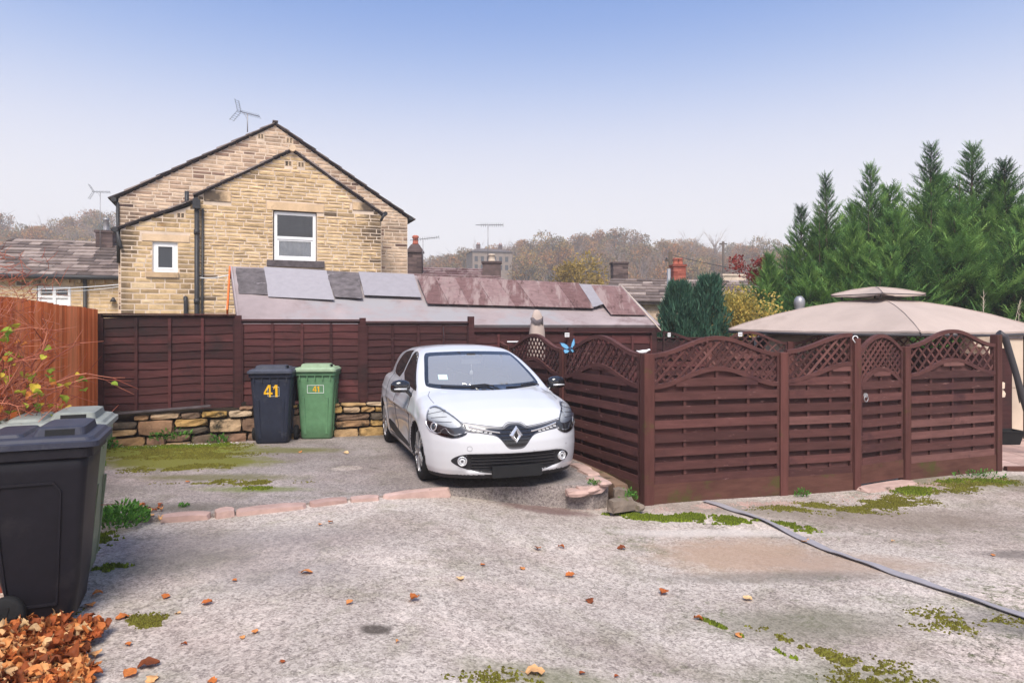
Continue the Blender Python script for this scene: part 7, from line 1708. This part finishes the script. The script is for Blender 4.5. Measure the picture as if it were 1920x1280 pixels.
loose = [(575,1075,24,'orange'),(388,1133,22,'pale'),(229,1159,26,'pale'),(655,1132,15,'red'),(776,1126,24,'red'),(863,1086,18,'red'),(905,1060,10,''),(979,1066,14,''),(1007,1031,16,'red'),(1052,1028,14,''),(1165,1029,18,'pale'),(1069,1081,20,'pale'),(1106,1128,20,'pale'),
 (1244,1114,22,'red'),(1309,1163,18,'pale'),(1385,1193,18,'pale'),(1402,1125,20,'red'),(1003,1263,42,'orange'),(1092,1265,14,'red'),(1156,1270,10,''),(649,850,12,'pale'),(351,905,10,'pale'),(563,826+22,9,'pale'),(600,985,9,'red'),(620,981,11,'red'),(279,1250,42,'orange'),(243,1267,30,'pale'),(285,1276,28,'red'),(180,1232,26,'red'),
 (183,1116,18,'orange'),(168,1137,26,'orange'),(310,1121,18,'pale'),(333,1150,12,'red'),(240,1211,14,'red'),(345,1210,12,'red'),(454,1196,12,'red'),(478,1186,14,'orange'),(530,1240,13,'orange'),(440,1090,10,'red'),(744,1204,9,'red'),(1511,1017,20,'orange'),(1862,1042,9,'red'),(398,1278,20,''),(165,1200,24,'orange'),(1675,1016,8,'')]
for i, (px, py, w_, c) in enumerate(loose):
    xx = (px-960)/1300; z = -.02
    for _ in range(4): p = gp(px, py, z); z = gz(p.x, p.y)
    if p.y > 6.9 and p.x < .5: z = 0; p = gp(px, py, 0)
    s = w_*.85*p.y/1300+.006
    leaf_at(p.x, p.y, z, s, LM[(0,3,6,1,7)[i % 5]], LL.get((px, py), 'single brown fallen leaf lying loose on the tarmac'), 'loose fallen leaves scattered over the tarmac')
rs = np.random.RandomState(12); n = 0; pile = []
def pile_ok(x, y):    # outline of the drift in front of the charcoal bin
    px = 960+1300*x/y; py = 612+1300*1.66/y; return px < 178-(py-1180)*.05+18*math.sin(py*.06) and py > 1166+max(0, px-60)*.12
def ph(x, y): return .04*max(0, 1-((x+2.62)/.62)**2)*max(0, 1-((y-3.35)/.62)**2)
while n < 1500:
    x, y = rs.uniform(-3.0, -1.95), rs.uniform(2.95, 4.0)
    if pile_ok(x, y): pile.append((x, y, rs.rand())); n += 1
top = [p for p in pile if 960+1300*p[0]/p[1] > -25 and 612+1300*1.66/p[1] < 1310]
for i, (x, y, q) in enumerate(top[:252]):
    o = leaf_at(x, y, -.02+ph(x, y)+.012+q*.018, rs.uniform(.05,.085), LM[rs.randint(8)], 'curled brown leaf lying in the drift by the charcoal bin', 'leaves of the drift at the foot of the near bin', rot=(rs.uniform(-1,1), rs.uniform(-.9,.9), rs.rand()*6.28))
vs_, fs_, ts_ = [], [], []
for i, (x, y, q) in enumerate(pile):
    me = LM[rs.randint(8)]; mt_ = Matrix.Translation((x, y, -.02+ph(x, y)*rs.uniform(.6,1)+.008)) @ Matrix.Rotation(rs.rand()*6.28, 4, 'Z') @ Matrix.Rotation(rs.uniform(-.8,.8), 4, 'X') @ Matrix.Scale(rs.uniform(.03,.085), 4)
    b = len(vs_); vs_ += [tuple(mt_ @ v.co) for v in me.vertices]; tn = rs.rand()
    for p in me.polygons: fs_.append([b+k for k in p.vertices]); ts_.append(tn)
mb = MB(); mb.v = vs_; mb.f = fs_; mb.t = ts_; mb.sm = [False]*len(fs_)
tag(mb.build('leaf_litter', M['deadleaf']), kind='stuff')
gk = MB(); gpts = []; nn = 14
for i in range(nn+1):
    for j in range(nn+1): x, y = -3.05+i*1.15/nn, 2.9+j*1.2/nn; gpts.append((x, y, gz(x, y)+ph(x, y)-.002 if pile_ok(x+.10, y+.08) else gz(x, y)-.03))
gk.add(gpts, [(i*(nn+1)+j, (i+1)*(nn+1)+j, (i+1)*(nn+1)+j+1, i*(nn+1)+j+1) for i in range(nn) for j in range(nn)], .5, True); tag(gk.build('leaf_mould', M['dirt']), kind='stuff')
# leaf crumbs caught at the kerb end
for i in range(14):
    p = gp(275+random.uniform(-12,28), 962+random.uniform(-18,14)); leaf_at(p.x, p.y, 0, .05, LM[i % 8], 'brown leaf caught against the broken left end of the kerb', 'leaves caught at the left end of the kerb')
# air: a thin autumn mist that fades the hill
hz, ht, hp = newmat('mist'); ht.nodes.remove(hp); pv = N(ht, 'ShaderNodeVolumePrincipled'); pv.inputs['Color'].default_value = (1,.985,.985,1); pv.inputs['Density'].default_value = .0016; pv.inputs['Anisotropy'].default_value = .2
ho = [n for n in ht.nodes if n.type == 'OUTPUT_MATERIAL'][0]; L(ht, pv, 0, ho, 'Volume')
tag(MB().box(-262, 262, -22, 312, -12, 52).build('haze', hz), kind='stuff')
